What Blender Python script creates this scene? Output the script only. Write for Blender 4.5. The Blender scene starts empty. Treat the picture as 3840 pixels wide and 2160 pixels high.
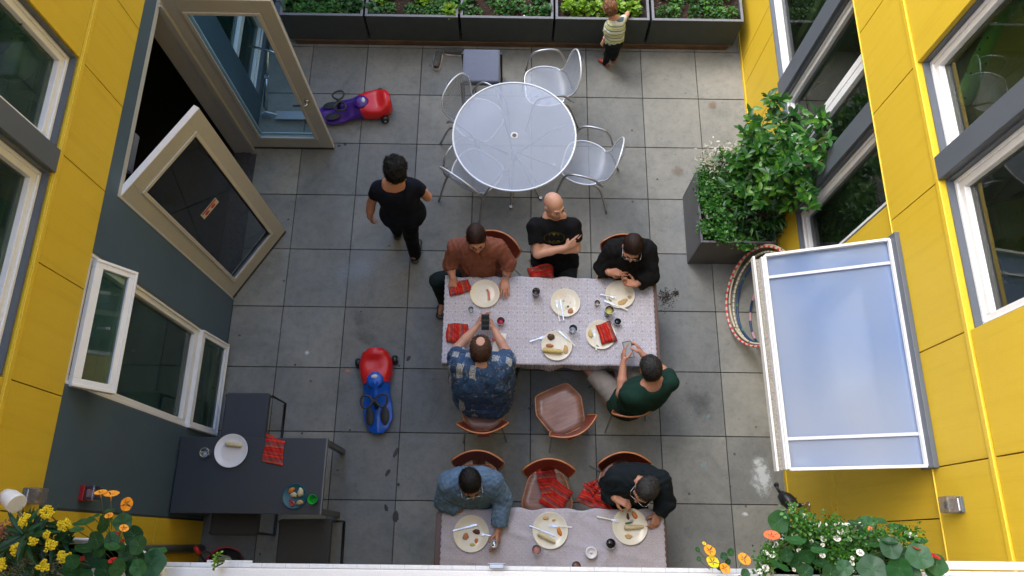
import bpy, bmesh, math, random
import numpy as np
from mathutils import Vector, Matrix
random.seed(7); RNG = np.random.default_rng(11)
S = bpy.context.scene
COL = S.collection
PI = math.pi

# ------------------------------------------------------------------ camera
F_PX = 2781.867
C0 = np.array([1.60938, -5.23376, 6.99553])
def rot3(a):
    x, y, z = a
    cx, sx, cy, sy, cz, sz = math.cos(x), math.sin(x), math.cos(y), math.sin(y), math.cos(z), math.sin(z)
    return (np.array([[cz, -sz, 0], [sz, cz, 0], [0, 0, 1]]) @ np.array([[1, 0, 0], [0, cx, -sx], [0, sx, cx]])
            @ np.array([[cy, 0, sy], [0, 1, 0], [-sy, 0, cy]]))
RC = rot3((0.331081792, -0.00900556907, 0.0138678668))
def P(u, v, z=None, x=None, y=None):
    """survey helper: the point of a real plane seen at photo coordinate (u, v)"""
    d = RC @ np.array([(u - 1920) / F_PX, -(v - 1080) / F_PX, -1.])
    t = (x - C0[0]) / d[0] if x is not None else (y - C0[1]) / d[1] if y is not None else (z - C0[2]) / d[2]
    return C0 + t * d
cam_d = bpy.data.cameras.new('camera'); cam = bpy.data.objects.new('camera', cam_d); COL.objects.link(cam)
M4 = Matrix([list(RC[i]) + [C0[i]] for i in range(3)] + [[0, 0, 0, 1]])
cam.matrix_world = M4
cam_d.sensor_width = 36; cam_d.lens = F_PX / 3840 * 36; cam_d.clip_start = .05; cam_d.clip_end = 500
S.camera = cam

# ------------------------------------------------------------------ tagging
def tag(o, label=None, cat=None, group=None, kind=None):
    if label: o['label'] = label
    if cat: o['category'] = cat
    if group: o['group'] = group
    if kind: o['kind'] = kind
    return o
def thing(name, label, cat, loc=(0, 0, 0), rz=0, group=None):
    o = bpy.data.objects.new(name, None); COL.objects.link(o)
    o.location = tuple(float(q) for q in loc); o.rotation_euler = (0, 0, rz); o.empty_display_size = .05
    return tag(o, label, cat, group)
def copy_tree(o, parent=None):
    c = o.copy(); COL.objects.link(c); c.parent = parent
    for ch in list(o.children): copy_tree(ch, c)
    return c

# ------------------------------------------------------------------ mesh builder
class MB:
    def __init__(s): s.v = []; s.f = []; s.sm = []
    def add(s, v, f, smooth=False):
        n = len(s.v); s.v.extend([tuple(map(float, q)) for q in v]); s.f.extend([tuple(i + n for i in q) for q in f])
        s.sm.extend([smooth] * len(f)); return s
    def box(s, x0, x1, y0, y1, z0, z1, M=None):
        x0, x1 = min(x0, x1), max(x0, x1); y0, y1 = min(y0, y1), max(y0, y1); z0, z1 = min(z0, z1), max(z0, z1)
        v = [(x0, y0, z0), (x1, y0, z0), (x1, y1, z0), (x0, y1, z0), (x0, y0, z1), (x1, y0, z1), (x1, y1, z1), (x0, y1, z1)]
        if M is not None: v = [M @ Vector(q) for q in v]
        return s.add(v, [(3, 2, 1, 0), (4, 5, 6, 7), (0, 1, 5, 4), (1, 2, 6, 5), (2, 3, 7, 6), (3, 0, 4, 7)])
    def prism(s, pts, z0, z1, M=None, smooth=False):
        n = len(pts)
        v = [(p[0], p[1], z0) for p in pts] + [(p[0], p[1], z1) for p in pts]
        if M is not None: v = [M @ Vector(q) for q in v]
        s.add(v, [tuple(reversed(range(n))), tuple(range(n, 2 * n))] + [(i, (i + 1) % n, n + (i + 1) % n, n + i) for i in range(n)], smooth)
        return s
    def tube(s, pts, r, n=8, closed=False, cap=True, smooth=True):
        P_ = [Vector([float(c) for c in p]) for p in pts]; m = len(P_); rr = r if hasattr(r, '__len__') else [r] * m
        v = []; up = None
        for i, p in enumerate(P_):
            if closed: t = P_[(i + 1) % m] - P_[i - 1]
            else: t = P_[min(i + 1, m - 1)] - P_[max(i - 1, 0)]
            if t.length < 1e-9: t = Vector((0, 0, 1))
            t.normalize()
            if up is None:
                up = Vector((0, 0, 1)) if abs(t.z) < .9 else Vector((1, 0, 0))
            a = t.cross(up)
            if a.length < 1e-6: a = t.orthogonal()
            a.normalize(); b = a.cross(t).normalized(); up = b
            for k in range(n):
                an = 2 * PI * k / n; v.append(p + (a * math.cos(an) + b * math.sin(an)) * rr[i])
        f = []
        for i in range(m if closed else m - 1):
            for k in range(n):
                j = (i + 1) % m; f.append((i * n + k, i * n + (k + 1) % n, j * n + (k + 1) % n, j * n + k))
        s.add(v, f, smooth)
        if cap and not closed:
            b0 = len(s.v) - m * n
            s.f.append(tuple(b0 + k for k in reversed(range(n)))); s.f.append(tuple(b0 + (m - 1) * n + k for k in range(n))); s.sm += [False, False]
        return s
    def lathe(s, prof, n=24, c=(0, 0, 0), M=None, smooth=True, sc=(1, 1), caps=True):
        v = []; m = len(prof)
        for r, z in prof:
            for k in range(n):
                a = 2 * PI * k / n; q = Vector((r * math.cos(a) * sc[0], r * math.sin(a) * sc[1], z))
                if M is not None: q = M @ q
                v.append((q[0] + c[0], q[1] + c[1], q[2] + c[2]))
        f = [(i * n + k, i * n + (k + 1) % n, (i + 1) * n + (k + 1) % n, (i + 1) * n + k) for i in range(m - 1) for k in range(n)]
        s.add(v, f, smooth)
        b0 = len(s.v) - m * n
        if not caps: return s
        if prof[0][0] > 1e-4: s.f.append(tuple(b0 + k for k in reversed(range(n)))); s.sm.append(False)
        if prof[-1][0] > 1e-4: s.f.append(tuple(b0 + (m - 1) * n + k for k in range(n))); s.sm.append(False)
        return s
    def grid(s, fn, nu, nv, smooth=True, thick=0):
        v = [fn(i / nu, j / nv) for i in range(nu + 1) for j in range(nv + 1)]
        f = [(i * (nv + 1) + j, (i + 1) * (nv + 1) + j, (i + 1) * (nv + 1) + j + 1, i * (nv + 1) + j + 1) for i in range(nu) for j in range(nv)]
        return s.add(v, f, smooth)
    def build(s, name, mt, parent=None, bevel=0, solid=0, subd=0, loc=None, seg=2):
        me = bpy.data.meshes.new(name); me.from_pydata(s.v, [], s.f); me.validate(); me.update()
        for p in me.polygons: p.use_smooth = True if (s.sm[p.index] if p.index < len(s.sm) else False) else False
        me.materials.append(mt)
        o = bpy.data.objects.new(name, me); COL.objects.link(o)
        if parent is not None: o.parent = parent
        if loc is not None: o.location = loc
        if solid:
            m = o.modifiers.new('solid', 'SOLIDIFY'); m.thickness = abs(solid); m.offset = -1 if solid > 0 else 1
        if subd:
            m = o.modifiers.new('sub', 'SUBSURF'); m.levels = subd; m.render_levels = subd
        if bevel:
            m = o.modifiers.new('bev', 'BEVEL'); m.width = bevel; m.segments = seg; m.limit_method = 'ANGLE'; m.angle_limit = .7
        return o
def npmesh(name, V, Fq, mt, parent=None, smooth=True):
    """V (n,3) array, Fq (m,k) index array"""
    me = bpy.data.meshes.new(name); V = np.asarray(V, dtype=np.float32); Fq = np.asarray(Fq, dtype=np.int32); m, k = Fq.shape
    me.vertices.add(len(V)); me.vertices.foreach_set('co', V.ravel())
    me.loops.add(m * k); me.loops.foreach_set('vertex_index', Fq.ravel())
    me.polygons.add(m); me.polygons.foreach_set('loop_start', np.arange(0, m * k, k, dtype=np.int32)); me.polygons.foreach_set('loop_total', np.full(m, k, dtype=np.int32))
    me.polygons.foreach_set('use_smooth', np.full(m, smooth))
    me.update(calc_edges=True); me.materials.append(mt)
    o = bpy.data.objects.new(name, me); COL.objects.link(o)
    if parent is not None: o.parent = parent
    return o
def Tm(loc, rz=0, rx=0, ry=0, sc=1):
    return Matrix.Translation(Vector([float(q) for q in loc])) @ Matrix.Rotation(rz, 4, 'Z') @ Matrix.Rotation(ry, 4, 'Y') @ Matrix.Rotation(rx, 4, 'X') @ Matrix.Scale(sc, 4)
def arc(pts, n=6):
    """Catmull-Rom through control points"""
    Q = [Vector([float(c) for c in p]) for p in pts]; Q = [Q[0] * 2 - Q[1]] + Q + [Q[-1] * 2 - Q[-2]]; out = []
    for i in range(1, len(Q) - 2):
        for k in range(n):
            t = k / n; a, b, c, d = Q[i - 1], Q[i], Q[i + 1], Q[i + 2]
            out.append(.5 * ((2 * b) + (-a + c) * t + (2 * a - 5 * b + 4 * c - d) * t * t + (-a + 3 * b - 3 * c + d) * t ** 3))
    out.append(Q[-2]); return out

# ------------------------------------------------------------------ materials
def sr(r, g, b):
    f = lambda c: (c / 255) / 12.92 if c / 255 <= .04045 else ((c / 255 + .055) / 1.055) ** 2.4
    return (f(r), f(g), f(b), 1)
class N:
    def __init__(s, name):
        s.m = bpy.data.materials.new(name); s.m.use_nodes = True; s.t = s.m.node_tree; s.n = s.t.nodes
        s.b = s.n['Principled BSDF']; s.out = s.n['Material Output']
    def new(s, typ, **k):
        nd = s.n.new(typ)
        for a, v in k.items():
            if a.startswith('_'): nd.inputs[a[1:].replace('_', ' ')].default_value = v
            else: setattr(nd, a, v)
        return nd
    def link(s, a, b): s.t.links.new(a, b)
    def coord(s, kind='Object', scale=(1, 1, 1)):
        tc = s.new('ShaderNodeTexCoord'); mp = s.new('ShaderNodeMapping'); mp.inputs['Scale'].default_value = scale
        s.link(tc.outputs[kind], mp.inputs[0]); return mp.outputs[0]
    def noise(s, co, scale, detail=3, rough=.6, dist=0):
        nd = s.new('ShaderNodeTexNoise'); nd.inputs['Scale'].default_value = scale; nd.inputs['Detail'].default_value = detail
        nd.inputs['Roughness'].default_value = rough; nd.inputs['Distortion'].default_value = dist
        if co is not None: s.link(co, nd.inputs['Vector'])
        return nd.outputs['Fac']
    def ramp(s, fac, stops, interp='LINEAR'):
        nd = s.new('ShaderNodeValToRGB'); e = nd.color_ramp.elements; nd.color_ramp.interpolation = interp
        while len(e) > 1: e.remove(e[-1])
        e[0].position, e[0].color = stops[0][0], stops[0][1]
        for p, c in stops[1:]:
            q = e.new(p); q.color = c
        s.link(fac, nd.inputs[0]); return nd.outputs[0]
    def math(s, op, a, b=None, c=None):
        nd = s.new('ShaderNodeMath', operation=op)
        for i, q in enumerate((a, b, c)):
            if q is None: continue
            if isinstance(q, (int, float)): nd.inputs[i].default_value = q
            else: s.link(q, nd.inputs[i])
        return nd.outputs[0]
    def mix(s, fac, a, b, typ='MIX'):
        nd = s.new('ShaderNodeMix', data_type='RGBA', blend_type=typ)
        for i, q in ((0, fac), (6, a), (7, b)):
            if isinstance(q, (int, float)): nd.inputs[i].default_value = q
            elif isinstance(q, tuple): nd.inputs[i].default_value = q
            else: s.link(q, nd.inputs[i])
        return nd.outputs[2]
    def bump(s, h, strength=.3, dist=.01):
        nd = s.new('ShaderNodeBump'); nd.inputs['Strength'].default_value = strength; nd.inputs['Distance'].default_value = dist
        s.link(h, nd.inputs['Height']); s.link(nd.outputs[0], s.b.inputs['Normal'])
    def base(s, c):
        if isinstance(c, tuple): s.b.inputs['Base Color'].default_value = c
        else: s.link(c, s.b.inputs['Base Color'])
def vc(c, k): return tuple(min(1, max(0, q * k)) for q in c[:3]) + (1,)
def mat(name, c, rough=.6, metal=0, var=.12, vs=6, bump=.15, bs=120, spec=.5, fine=.05):
    m = N(name); co = m.coord()
    n1 = m.noise(co, vs, 4); n2 = m.noise(co, bs, 2)
    col = m.ramp(n1, [(.25, vc(c, 1 - var)), (.75, vc(c, 1 + var))])
    col = m.mix(fine * 4, col, m.ramp(n2, [(.3, vc(c, .6)), (.7, vc(c, 1.35))]))
    m.base(col)
    m.b.inputs['Roughness'].default_value = rough; m.b.inputs['Metallic'].default_value = metal
    m.b.inputs['Specular IOR Level'].default_value = spec
    if bump: m.bump(n2, bump, .004)
    return m.m
def leafmat(name, stops, rough=.45, trans=.25):
    m = N(name); g = m.new('ShaderNodeNewGeometry'); co = m.coord()
    r = m.math('ADD', m.math('MULTIPLY', g.outputs['Random Per Island'], .65), m.math('MULTIPLY', m.noise(co, 9, 2), .35))
    col = m.ramp(r, stops); m.base(col); m.b.inputs['Roughness'].default_value = rough
    tr = m.new('ShaderNodeBsdfTranslucent'); m.link(m.mix(1.0, col, (1.0, 1.0, .45, 1), 'MULTIPLY'), tr.inputs[0])
    mx = m.new('ShaderNodeMixShader'); mx.inputs[0].default_value = trans
    m.link(m.b.outputs[0], mx.inputs[1]); m.link(tr.outputs[0], mx.inputs[2]); m.link(mx.outputs[0], m.out.inputs[0]); return m.m
def glassmat(name, tint=(.8, .9, .87, 1), refl=1.0, rough=.01, ior=1.5, base=.04, painted_refl=None):
    m = N(name); g = m.new('ShaderNodeBsdfGlossy'); g.inputs['Roughness'].default_value = rough
    t = m.new('ShaderNodeBsdfTransparent'); t.inputs[0].default_value = tint
    fr = m.new('ShaderNodeFresnel'); fr.inputs[0].default_value = ior
    f = m.math('ADD', m.math('MULTIPLY', fr.outputs[0], refl), base)
    mx = m.new('ShaderNodeMixShader'); m.link(f, mx.inputs[0]); m.link(t.outputs[0], mx.inputs[1]); m.link(g.outputs[0], mx.inputs[2])
    o_ = mx.outputs[0]
    if painted_refl:
        df = m.new('ShaderNodeBsdfDiffuse'); m.link(m.ramp(m.noise(m.coord(), 3, 4), [(.35, vc(painted_refl[0], .6)), (.65, vc(painted_refl[0], 1.4))]), df.inputs[0]); m2 = m.new('ShaderNodeMixShader'); m2.inputs[0].default_value = painted_refl[1]; m.link(o_, m2.inputs[1]); m.link(df.outputs[0], m2.inputs[2]); o_ = m2.outputs[0]  # diffuse colour painted into the pane in place of reflections
    m.link(o_, m.out.inputs[0]); m.n.remove(m.b); return m.m

def paver_mat():
    m = N('concrete_paver'); co = m.coord()
    tid = m.new('ShaderNodeVectorMath', operation='SCALE'); tid.inputs['Scale'].default_value = 1 / .61; m.link(co, tid.inputs[0])
    ad = m.new('ShaderNodeVectorMath', operation='ADD'); ad.inputs[1].default_value = (0, 0, .5); m.link(tid.outputs[0], ad.inputs[0])
    fl = m.new('ShaderNodeVectorMath', operation='FLOOR'); m.link(ad.outputs[0], fl.inputs[0])
    wn = m.new('ShaderNodeTexWhiteNoise'); m.link(fl.outputs[0], wn.inputs[0])
    big = m.noise(co, 1.6, 6, .72, .6); mid = m.noise(co, 14, 6, .75); fine = m.noise(co, 260, 2)
    c = m.ramp(big, [(.28, (.165, .172, .165, 1)), (.5, (.235, .240, .228, 1)), (.72, (.29, .288, .268, 1))])
    c = m.mix(1.0, c, m.ramp(wn.outputs[0], [(0, (.78, .80, .83, 1)), (1, (1.12, 1.10, 1.05, 1))]), 'MULTIPLY')
    c = m.mix(.5, c, m.ramp(mid, [(.25, (.5, .5, .5, 1)), (.5, (.94, .94, .94, 1)), (.8, (1.12, 1.12, 1.1, 1))]), 'MULTIPLY')
    c = m.mix(.5, c, m.ramp(fine, [(.3, (.62, .62, .62, 1)), (.7, (1.3, 1.3, 1.3, 1))]), 'MULTIPLY')
    # small dark specks and drip stains
    vo = m.new('ShaderNodeTexVoronoi', feature='F1'); vo.inputs['Scale'].default_value = 3.1; vo.inputs['Randomness'].default_value = 1; m.link(co, vo.inputs['Vector'])
    sp = m.math('LESS_THAN', m.math('ADD', vo.outputs['Distance'], m.math('MULTIPLY', mid, .04)), .058)
    c = m.mix(m.math('MULTIPLY', sp, .65), c, (.03, .03, .03, 1))
    rs = m.noise(co, 2.7, 3, .5); c = m.mix(m.ramp(rs, [(.74, (0, 0, 0, 1)), (.86, (.25, .25, .25, 1))]), c, (.26, .17, .1, 1))
    m.base(c); m.b.inputs['Roughness'].default_value = .8; m.b.inputs['Specular IOR Level'].default_value = .3
    m.bump(fine, .25, .003); return m.m
def yellow_mat():
    m = N('yellow_fibre_cement'); co = m.coord()
    a = m.noise(co, 1.3, 5, .65); st = m.noise(m.coord('Object', (1, 9, .5)), 2.2, 5, .6); f = m.noise(co, 330, 2)
    c = m.ramp(a, [(.25, (.61, .40, .022, 1)), (.75, (.72, .485, .034, 1))])
    c = m.mix(.4, c, m.ramp(st, [(.25, (.46, .30, .02, 1)), (.45, (.66, .45, .028, 1)), (.7, (.7, .5, .045, 1))]))
    sc_ = m.noise(co, 9, 6, .8, 1.0); c = m.mix(m.ramp(sc_, [(.62, (0, 0, 0, 1)), (.8, (.35, .35, .35, 1))]), c, (.42, .27, .03, 1))
    c = m.mix(.22, c, m.ramp(f, [(.3, (.4, .27, .01, 1)), (.7, (.85, .62, .06, 1))]))
    m.base(c); m.b.inputs['Roughness'].default_value = .55; m.b.inputs['Specular IOR Level'].default_value = .35; m.bump(f, .2, .002); return m.m
def wood_mat(name, c1, c2, sc=(3, 40, 3), rough=.35):
    m = N(name); co = m.coord('Object', sc); a = m.noise(co, 1.6, 6, .65, .8); b = m.noise(m.coord('Object', (1, 2, 1)), 7, 3)
    c = m.ramp(a, [(.3, c1), (.68, c2)]); c = m.mix(.35, c, m.ramp(b, [(.3, vc(c1, .8)), (.7, vc(c2, 1.15))]))
    m.base(c); m.b.inputs['Roughness'].default_value = rough; m.bump(a, .08, .002); return m.m
def cloth_pattern_mat(name, ground, ink, sc=1.0, strength=.85):
    """white tablecloth with a small scrolled blue-grey print"""
    m = N(name); tc = m.new('ShaderNodeTexCoord'); mp = m.new('ShaderNodeMapping'); mp.inputs['Scale'].default_value = (sc, sc, sc); m.link(tc.outputs['Object'], mp.inputs[0])
    sep = m.new('ShaderNodeSeparateXYZ'); m.link(mp.outputs[0], sep.inputs[0])
    X, Y = sep.outputs[0], sep.outputs[1]
    def wv(kx, ky, ph=0.0, kind='SINE'):
        k = 2 * PI / .078
        return m.math(kind, m.math('ADD', m.math('ADD', m.math('MULTIPLY', X, k * kx), m.math('MULTIPLY', Y, k * ky)), ph))
    f = m.math('ADD', m.math('ADD', wv(1, 1), wv(1, -1)), m.math('MULTIPLY', m.math('ADD', wv(3, 1, .6), wv(3, -1, .6)), .45))
    f = m.math('ADD', f, m.math('MULTIPLY', m.math('ADD', wv(2, 3, 1.1), wv(2, -3, 1.1)), .4))
    f = m.math('ADD', f, m.math('MULTIPLY', m.noise(mp.outputs[0], 60, 2), .25))
    fr_ = m.math('FRACT', m.math('MULTIPLY', f, 1.15))
    ln = m.ramp(m.math('ABSOLUTE', m.math('SUBTRACT', fr_, .5)), [(0, (1, 1, 1, 1)), (.15, (1, 1, 1, 1)), (.24, (0, 0, 0, 1))])
    big = m.noise(mp.outputs[0], 5, 3)
    c = m.mix(m.math('MULTIPLY', ln, strength), m.ramp(big, [(.3, vc(ground, .93)), (.7, vc(ground, 1.05))]), ink)
    m.base(c); m.b.inputs['Roughness'].default_value = .85; m.b.inputs['Specular IOR Level'].default_value = .2
    m.bump(m.math('ADD', m.noise(mp.outputs[0], 9, 4, .6, 1.5), m.math('MULTIPLY', m.noise(mp.outputs[0], 30, 3), .3)), .55, .012); return m.m
def stripe_mat(name, axis=0, sc=1, cols=None):
    m = N(name); tc = m.new('ShaderNodeTexCoord'); sep = m.new('ShaderNodeSeparateXYZ'); m.link(tc.outputs['Object'], sep.inputs[0])
    cols = cols or [sr(180, 36, 34), sr(196, 52, 38), sr(176, 34, 40), sr(190, 92, 60), sr(126, 84, 86), sr(168, 60, 52), sr(112, 72, 80), sr(186, 40, 38), sr(200, 70, 44), sr(172, 30, 34), sr(150, 74, 64), sr(190, 44, 36)]
    n = m.noise(m.coord(), 12, 2)
    w = m.math('FRACT', m.math('ADD', m.math('MULTIPLY', sep.outputs[axis], 8 * sc), m.math('MULTIPLY', n, .12)))
    k = len(cols); c = m.ramp(w, [(i / k, q) for i, q in enumerate(cols)], 'CONSTANT')
    fw = m.noise(m.coord('Object', (1, 1, 1)), 340, 2); c = m.mix(.45, c, m.ramp(fw, [(.3, (.55, .55, .55, 1)), (.7, (1.4, 1.3, 1.3, 1))]), 'MULTIPLY')
    m.base(c); m.b.inputs['Roughness'].default_value = .9; m.b.inputs['Specular IOR Level'].default_value = .15; m.bump(fw, .3, .003); return m.m
def mesh_metal(name, alpha=.5, pitch=.007):
    m = N(name); tc = m.new('ShaderNodeTexCoord'); mp = m.new('ShaderNodeMapping'); mp.inputs['Scale'].default_value = (1 / pitch,) * 3; m.link(tc.outputs['Object'], mp.inputs[0])
    fl = m.new('ShaderNodeVectorMath', operation='FRACTION'); m.link(mp.outputs[0], fl.inputs[0]); sep = m.new('ShaderNodeSeparateXYZ'); m.link(fl.outputs[0], sep.inputs[0])
    k = alpha
    hole = m.math('MULTIPLY', m.math('GREATER_THAN', sep.outputs[0], 1 - math.sqrt(1 - k)), m.math('GREATER_THAN', sep.outputs[1], 1 - math.sqrt(1 - k)))
    m.b.inputs['Metallic'].default_value = .1; m.b.inputs['Roughness'].default_value = .4; m.base((.30, .34, .42, 1) if 'seat' in name else (.36, .405, .50, 1))
    t = m.new('ShaderNodeBsdfTransparent'); mx = m.new('ShaderNodeMixShader'); m.link(hole, mx.inputs[0]); m.link(m.b.outputs[0], mx.inputs[1]); m.link(t.outputs[0], mx.inputs[2])
    m.link(mx.outputs[0], m.out.inputs[0]); return m.m
def chalk_shade_mat(name, c, thr=.5, sc=14, stretch=(1, 1, 1), amt=.6):
    m = N(name); co = m.coord('Object', stretch); n = m.noise(co, sc, 6, .75, .4)
    tc = m.new('ShaderNodeTexCoord'); ln = m.new('ShaderNodeVectorMath', operation='LENGTH')
    mp = m.new('ShaderNodeMapping'); mp.inputs['Location'].default_value = (-1, -1, 0); mp.inputs['Scale'].default_value = (2, 2, 0); m.link(tc.outputs['Generated'], mp.inputs[0]); m.link(mp.outputs[0], ln.inputs[0])
    a = m.math('SUBTRACT', m.math('SUBTRACT', n, thr - .5), m.math('MULTIPLY', ln.outputs['Value'], .45))
    f = m.math('MULTIPLY', m.ramp(a, [(.12, (0, 0, 0, 1)), (.35, (1, 1, 1, 1))]), amt)
    m.base(c); m.b.inputs['Roughness'].default_value = .95
    t = m.new('ShaderNodeBsdfTransparent'); mx = m.new('ShaderNodeMixShader'); m.link(f, mx.inputs[0]); m.link(t.outputs[0], mx.inputs[1]); m.link(m.b.outputs[0], mx.inputs[2])
    m.link(mx.outputs[0], m.out.inputs[0]); return m.m

M = {}
M['paver'] = paver_mat(); M['yellow'] = yellow_mat()
M['joint'] = mat('dark_joint', (.035, .035, .032, 1), .9)
M['greyblue'] = mat('slate_grey_panel', (.068, .108, .15, 1), .5, var=.16, vs=2, bs=300, bump=.12)
M['greypost'] = mat('grey_trim_metal', (.1, .115, .14, 1), .42, var=.08, vs=3, bs=300)
M['darkreveal'] = mat('dark_grey_reveal', (.035, .038, .04, 1), .6)
M['trimy'] = mat('yellow_flashing', (.72, .5, .03, 1), .4, var=.06)
M['white'] = mat('white_vinyl', (.78, .78, .8, 1), .35, var=.05, bs=200, bump=.05)
M['whitedirty'] = mat('weathered_white', (.62, .63, .66, 1), .5, var=.06, vs=10, bs=60)
M['beige'] = mat('beige_painted_door', (.45, .44, .42, 1), .5, var=.06, vs=4)
M['beigelight'] = mat('beige_door_bead', (.55, .53, .50, 1), .4, var=.06)
M['glass_left'] = glassmat('window_glass_green', (.62, .82, .76, 1), 1.1, base=.05, painted_refl=((.06, .14, .12, 1), .24))
M['glass_right'] = glassmat('window_glass_olive', (.72, .84, .7, 1), 1.0, base=.04, painted_refl=((.05, .09, .045, 1), .08))
M['glass_door'] = glassmat('door_glass_teal', (.5, .74, .84, 1), .9, base=.05)
M['glass_doord'] = glassmat('door_glass_grey', (.5, .56, .56, 1), 1.0, base=.07, painted_refl=((.05, .055, .055, 1), .15))
M['glassware'] = glassmat('clear_tumbler', (.9, .93, .93, 1), 1.2, base=.1)
M['chrome'] = mat('brushed_steel', (.6, .6, .6, 1), .25, 1, var=.05, bump=.02)
M['steel'] = mat('satin_grey_tube', (.42, .43, .46, 1), .35, .75, var=.05, bump=.02)
M['steellight'] = mat('light_silver_rim', (.72, .76, .84, 1), .3, .35, var=.04, bump=.02)
M['meshtop'] = mesh_metal('perforated_silver_top', .66, .008)
M['meshseat'] = mesh_metal('perforated_silver_seat', .58, .009)
M['black'] = mat('black_powder_coat', (.012, .012, .013, 1), .4)
M['blackplastic'] = mat('black_plastic', (.018, .018, .02, 1), .35)
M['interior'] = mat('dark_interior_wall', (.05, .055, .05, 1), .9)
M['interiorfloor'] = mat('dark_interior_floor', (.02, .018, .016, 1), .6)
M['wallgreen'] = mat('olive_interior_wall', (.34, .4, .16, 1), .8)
M['tabledark'] = mat('charcoal_table_top', (.03, .036, .045, 1), .42, var=.12, vs=3, bs=250)
M['tabledarkleg'] = mat('grey_aluminium_leg', (.16, .16, .16, 1), .4, .6)
M['cushion'] = mat('blue_grey_upholstery', (.145, .17, .24, 1), .95, var=.08, bs=260, bump=.5, fine=.12)
M['cushiondark'] = mat('slate_upholstery', (.05, .058, .075, 1), .95, var=.08, bs=260, bump=.5, fine=.12)
M['cushiondark2'] = mat('charcoal_upholstery', (.045, .045, .045, 1), .95, var=.08, bs=260, bump=.5, fine=.12)
M['walnut'] = wood_mat('walnut_veneer_seat', (.13, .058, .042, 1), (.31, .155, .11, 1))
M['redwood'] = wood_mat('red_stained_back', (.14, .022, .015, 1), (.27, .05, .025, 1))
M['plyedge'] = wood_mat('orange_ply_edge', (.36, .12, .04, 1), (.56, .25, .1, 1))
M['tablewood'] = mat('brown_table_laminate', (.1, .05, .038, 1), .4)
M['cloth1'] = cloth_pattern_mat('tablecloth_print', (.64, .61, .65, 1), (.17, .18, .28, 1))
M['cloth2'] = cloth_pattern_mat('tablecloth_print_fine', (.56, .52, .55, 1), (.22, .2, .28, 1), 1.7, .7)
M['planter'] = mat('slate_planter_box', (.046, .056, .058, 1), .7, var=.2, vs=7, bs=200)
M['planterrim'] = mat('grey_planter_rim', (.17, .18, .21, 1), .7, var=.2, vs=30)
M['planterR'] = mat('grey_zinc_planter', (.1, .1, .11, 1), .55, var=.18, vs=5)
M['timber'] = wood_mat('old_timber_sleeper', (.05, .03, .018, 1), (.16, .09, .05, 1), (2, 30, 30), .9)
M['soil'] = mat('potting_soil', (.03, .016, .01, 1), .95, var=.5, vs=50, bs=150, bump=1, fine=.2)
M['leaf'] = leafmat('green_leaf', [(0, (.005, .03, .006, 1)), (.5, (.014, .085, .01, 1)), (1, (.07, .21, .02, 1))])
M['leafdark'] = leafmat('dark_green_leaf', [(0, (.006, .028, .012, 1)), (.5, (.014, .07, .022, 1)), (1, (.03, .13, .03, 1))])
M['lettuce'] = leafmat('light_lettuce_leaf', [(0, (.04, .11, .006, 1)), (.5, (.14, .3, .012, 1)), (1, (.3, .46, .03, 1))])
M['herb'] = leafmat('herb_leaf', [(0, (.008, .05, .008, 1)), (.5, (.032, .15, .016, 1)), (1, (.11, .3, .035, 1))])
M['shrub'] = leafmat('glossy_shrub_leaf', [(0, (.01, .05, .012, 1)), (.5, (.03, .13, .018, 1)), (.8, (.09, .24, .02, 1)), (1, (.25, .42, .025, 1))], .35)
M['silverleaf'] = leafmat('cream_dry_flower', [(0, (.35, .34, .25, 1)), (1, (.75, .72, .6, 1))])
M['nast'] = leafmat('nasturtium_leaf', [(0, (.006, .045, .016, 1)), (.5, (.013, .085, .024, 1)), (1, (.03, .14, .03, 1))], .5, .2)
M['stem'] = mat('green_stem', (.08, .14, .03, 1), .6)
M['bark'] = mat('brown_stem', (.12, .07, .035, 1), .8)
M['flowery'] = mat('yellow_petal', (.85, .62, .01, 1), .6, var=.1)
M['flowero'] = mat('orange_petal', (.9, .33, .015, 1), .6, var=.15, vs=40)
M['flowerr'] = mat('red_petal', (.55, .01, .01, 1), .6)
M['flowerc'] = mat('coral_petal', (.9, .16, .05, 1), .6)
M['flowerw'] = mat('white_petal', (.8, .78, .7, 1), .6)
M['flowerp'] = mat('pink_petal', (.8, .12, .2, 1), .6)
M['potwhite'] = mat('white_pot', (.72, .7, .67, 1), .5, var=.1)
M['plate'] = mat('cream_ceramic', (.76, .72, .6, 1), .22, var=.03, bump=0, fine=0)
M['platewhite'] = mat('white_ceramic', (.76, .74, .75, 1), .22, var=.03, bump=0, fine=0)
M['bluehandle'] = mat('pale_steel', (.7, .74, .8, 1), .22, .6, bump=0)
M['ivory'] = mat('ivory_handle', (.82, .8, .7, 1), .35, bump=0)
M['corn'] = mat('pale_corn', (.6, .46, .16, 1), .5, var=.15, vs=80, bs=160, bump=.6, fine=.15)
M['corncob'] = mat('eaten_corncob', (.62, .52, .3, 1), .6, var=.25, vs=90, bs=170, bump=.8, fine=.2)
M['bread'] = mat('toasted_bread', (.5, .22, .1, 1), .7, var=.3, vs=60, bump=.4)
M['meat'] = mat('browned_meat', (.1, .025, .015, 1), .5, var=.4, vs=70, bump=.6, fine=.2)
M['orangefood'] = mat('roast_squash', (.62, .2, .02, 1), .5, var=.3, vs=80, bump=.4)
M['hummus'] = mat('chickpea_spread', (.56, .36, .16, 1), .7, var=.2, vs=90, bs=160, bump=.7)
M['veg'] = mat('green_beans', (.05, .12, .03, 1), .5, var=.4, vs=80)
M['melon'] = mat('watermelon_flesh', (.75, .16, .14, 1), .4, var=.15)
M['rind'] = mat('pale_rind', (.55, .62, .3, 1), .5)
M['skin'] = mat('skin', (.5, .235, .15, 1), .5, var=.1, vs=18, bs=200, bump=.05)
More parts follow.
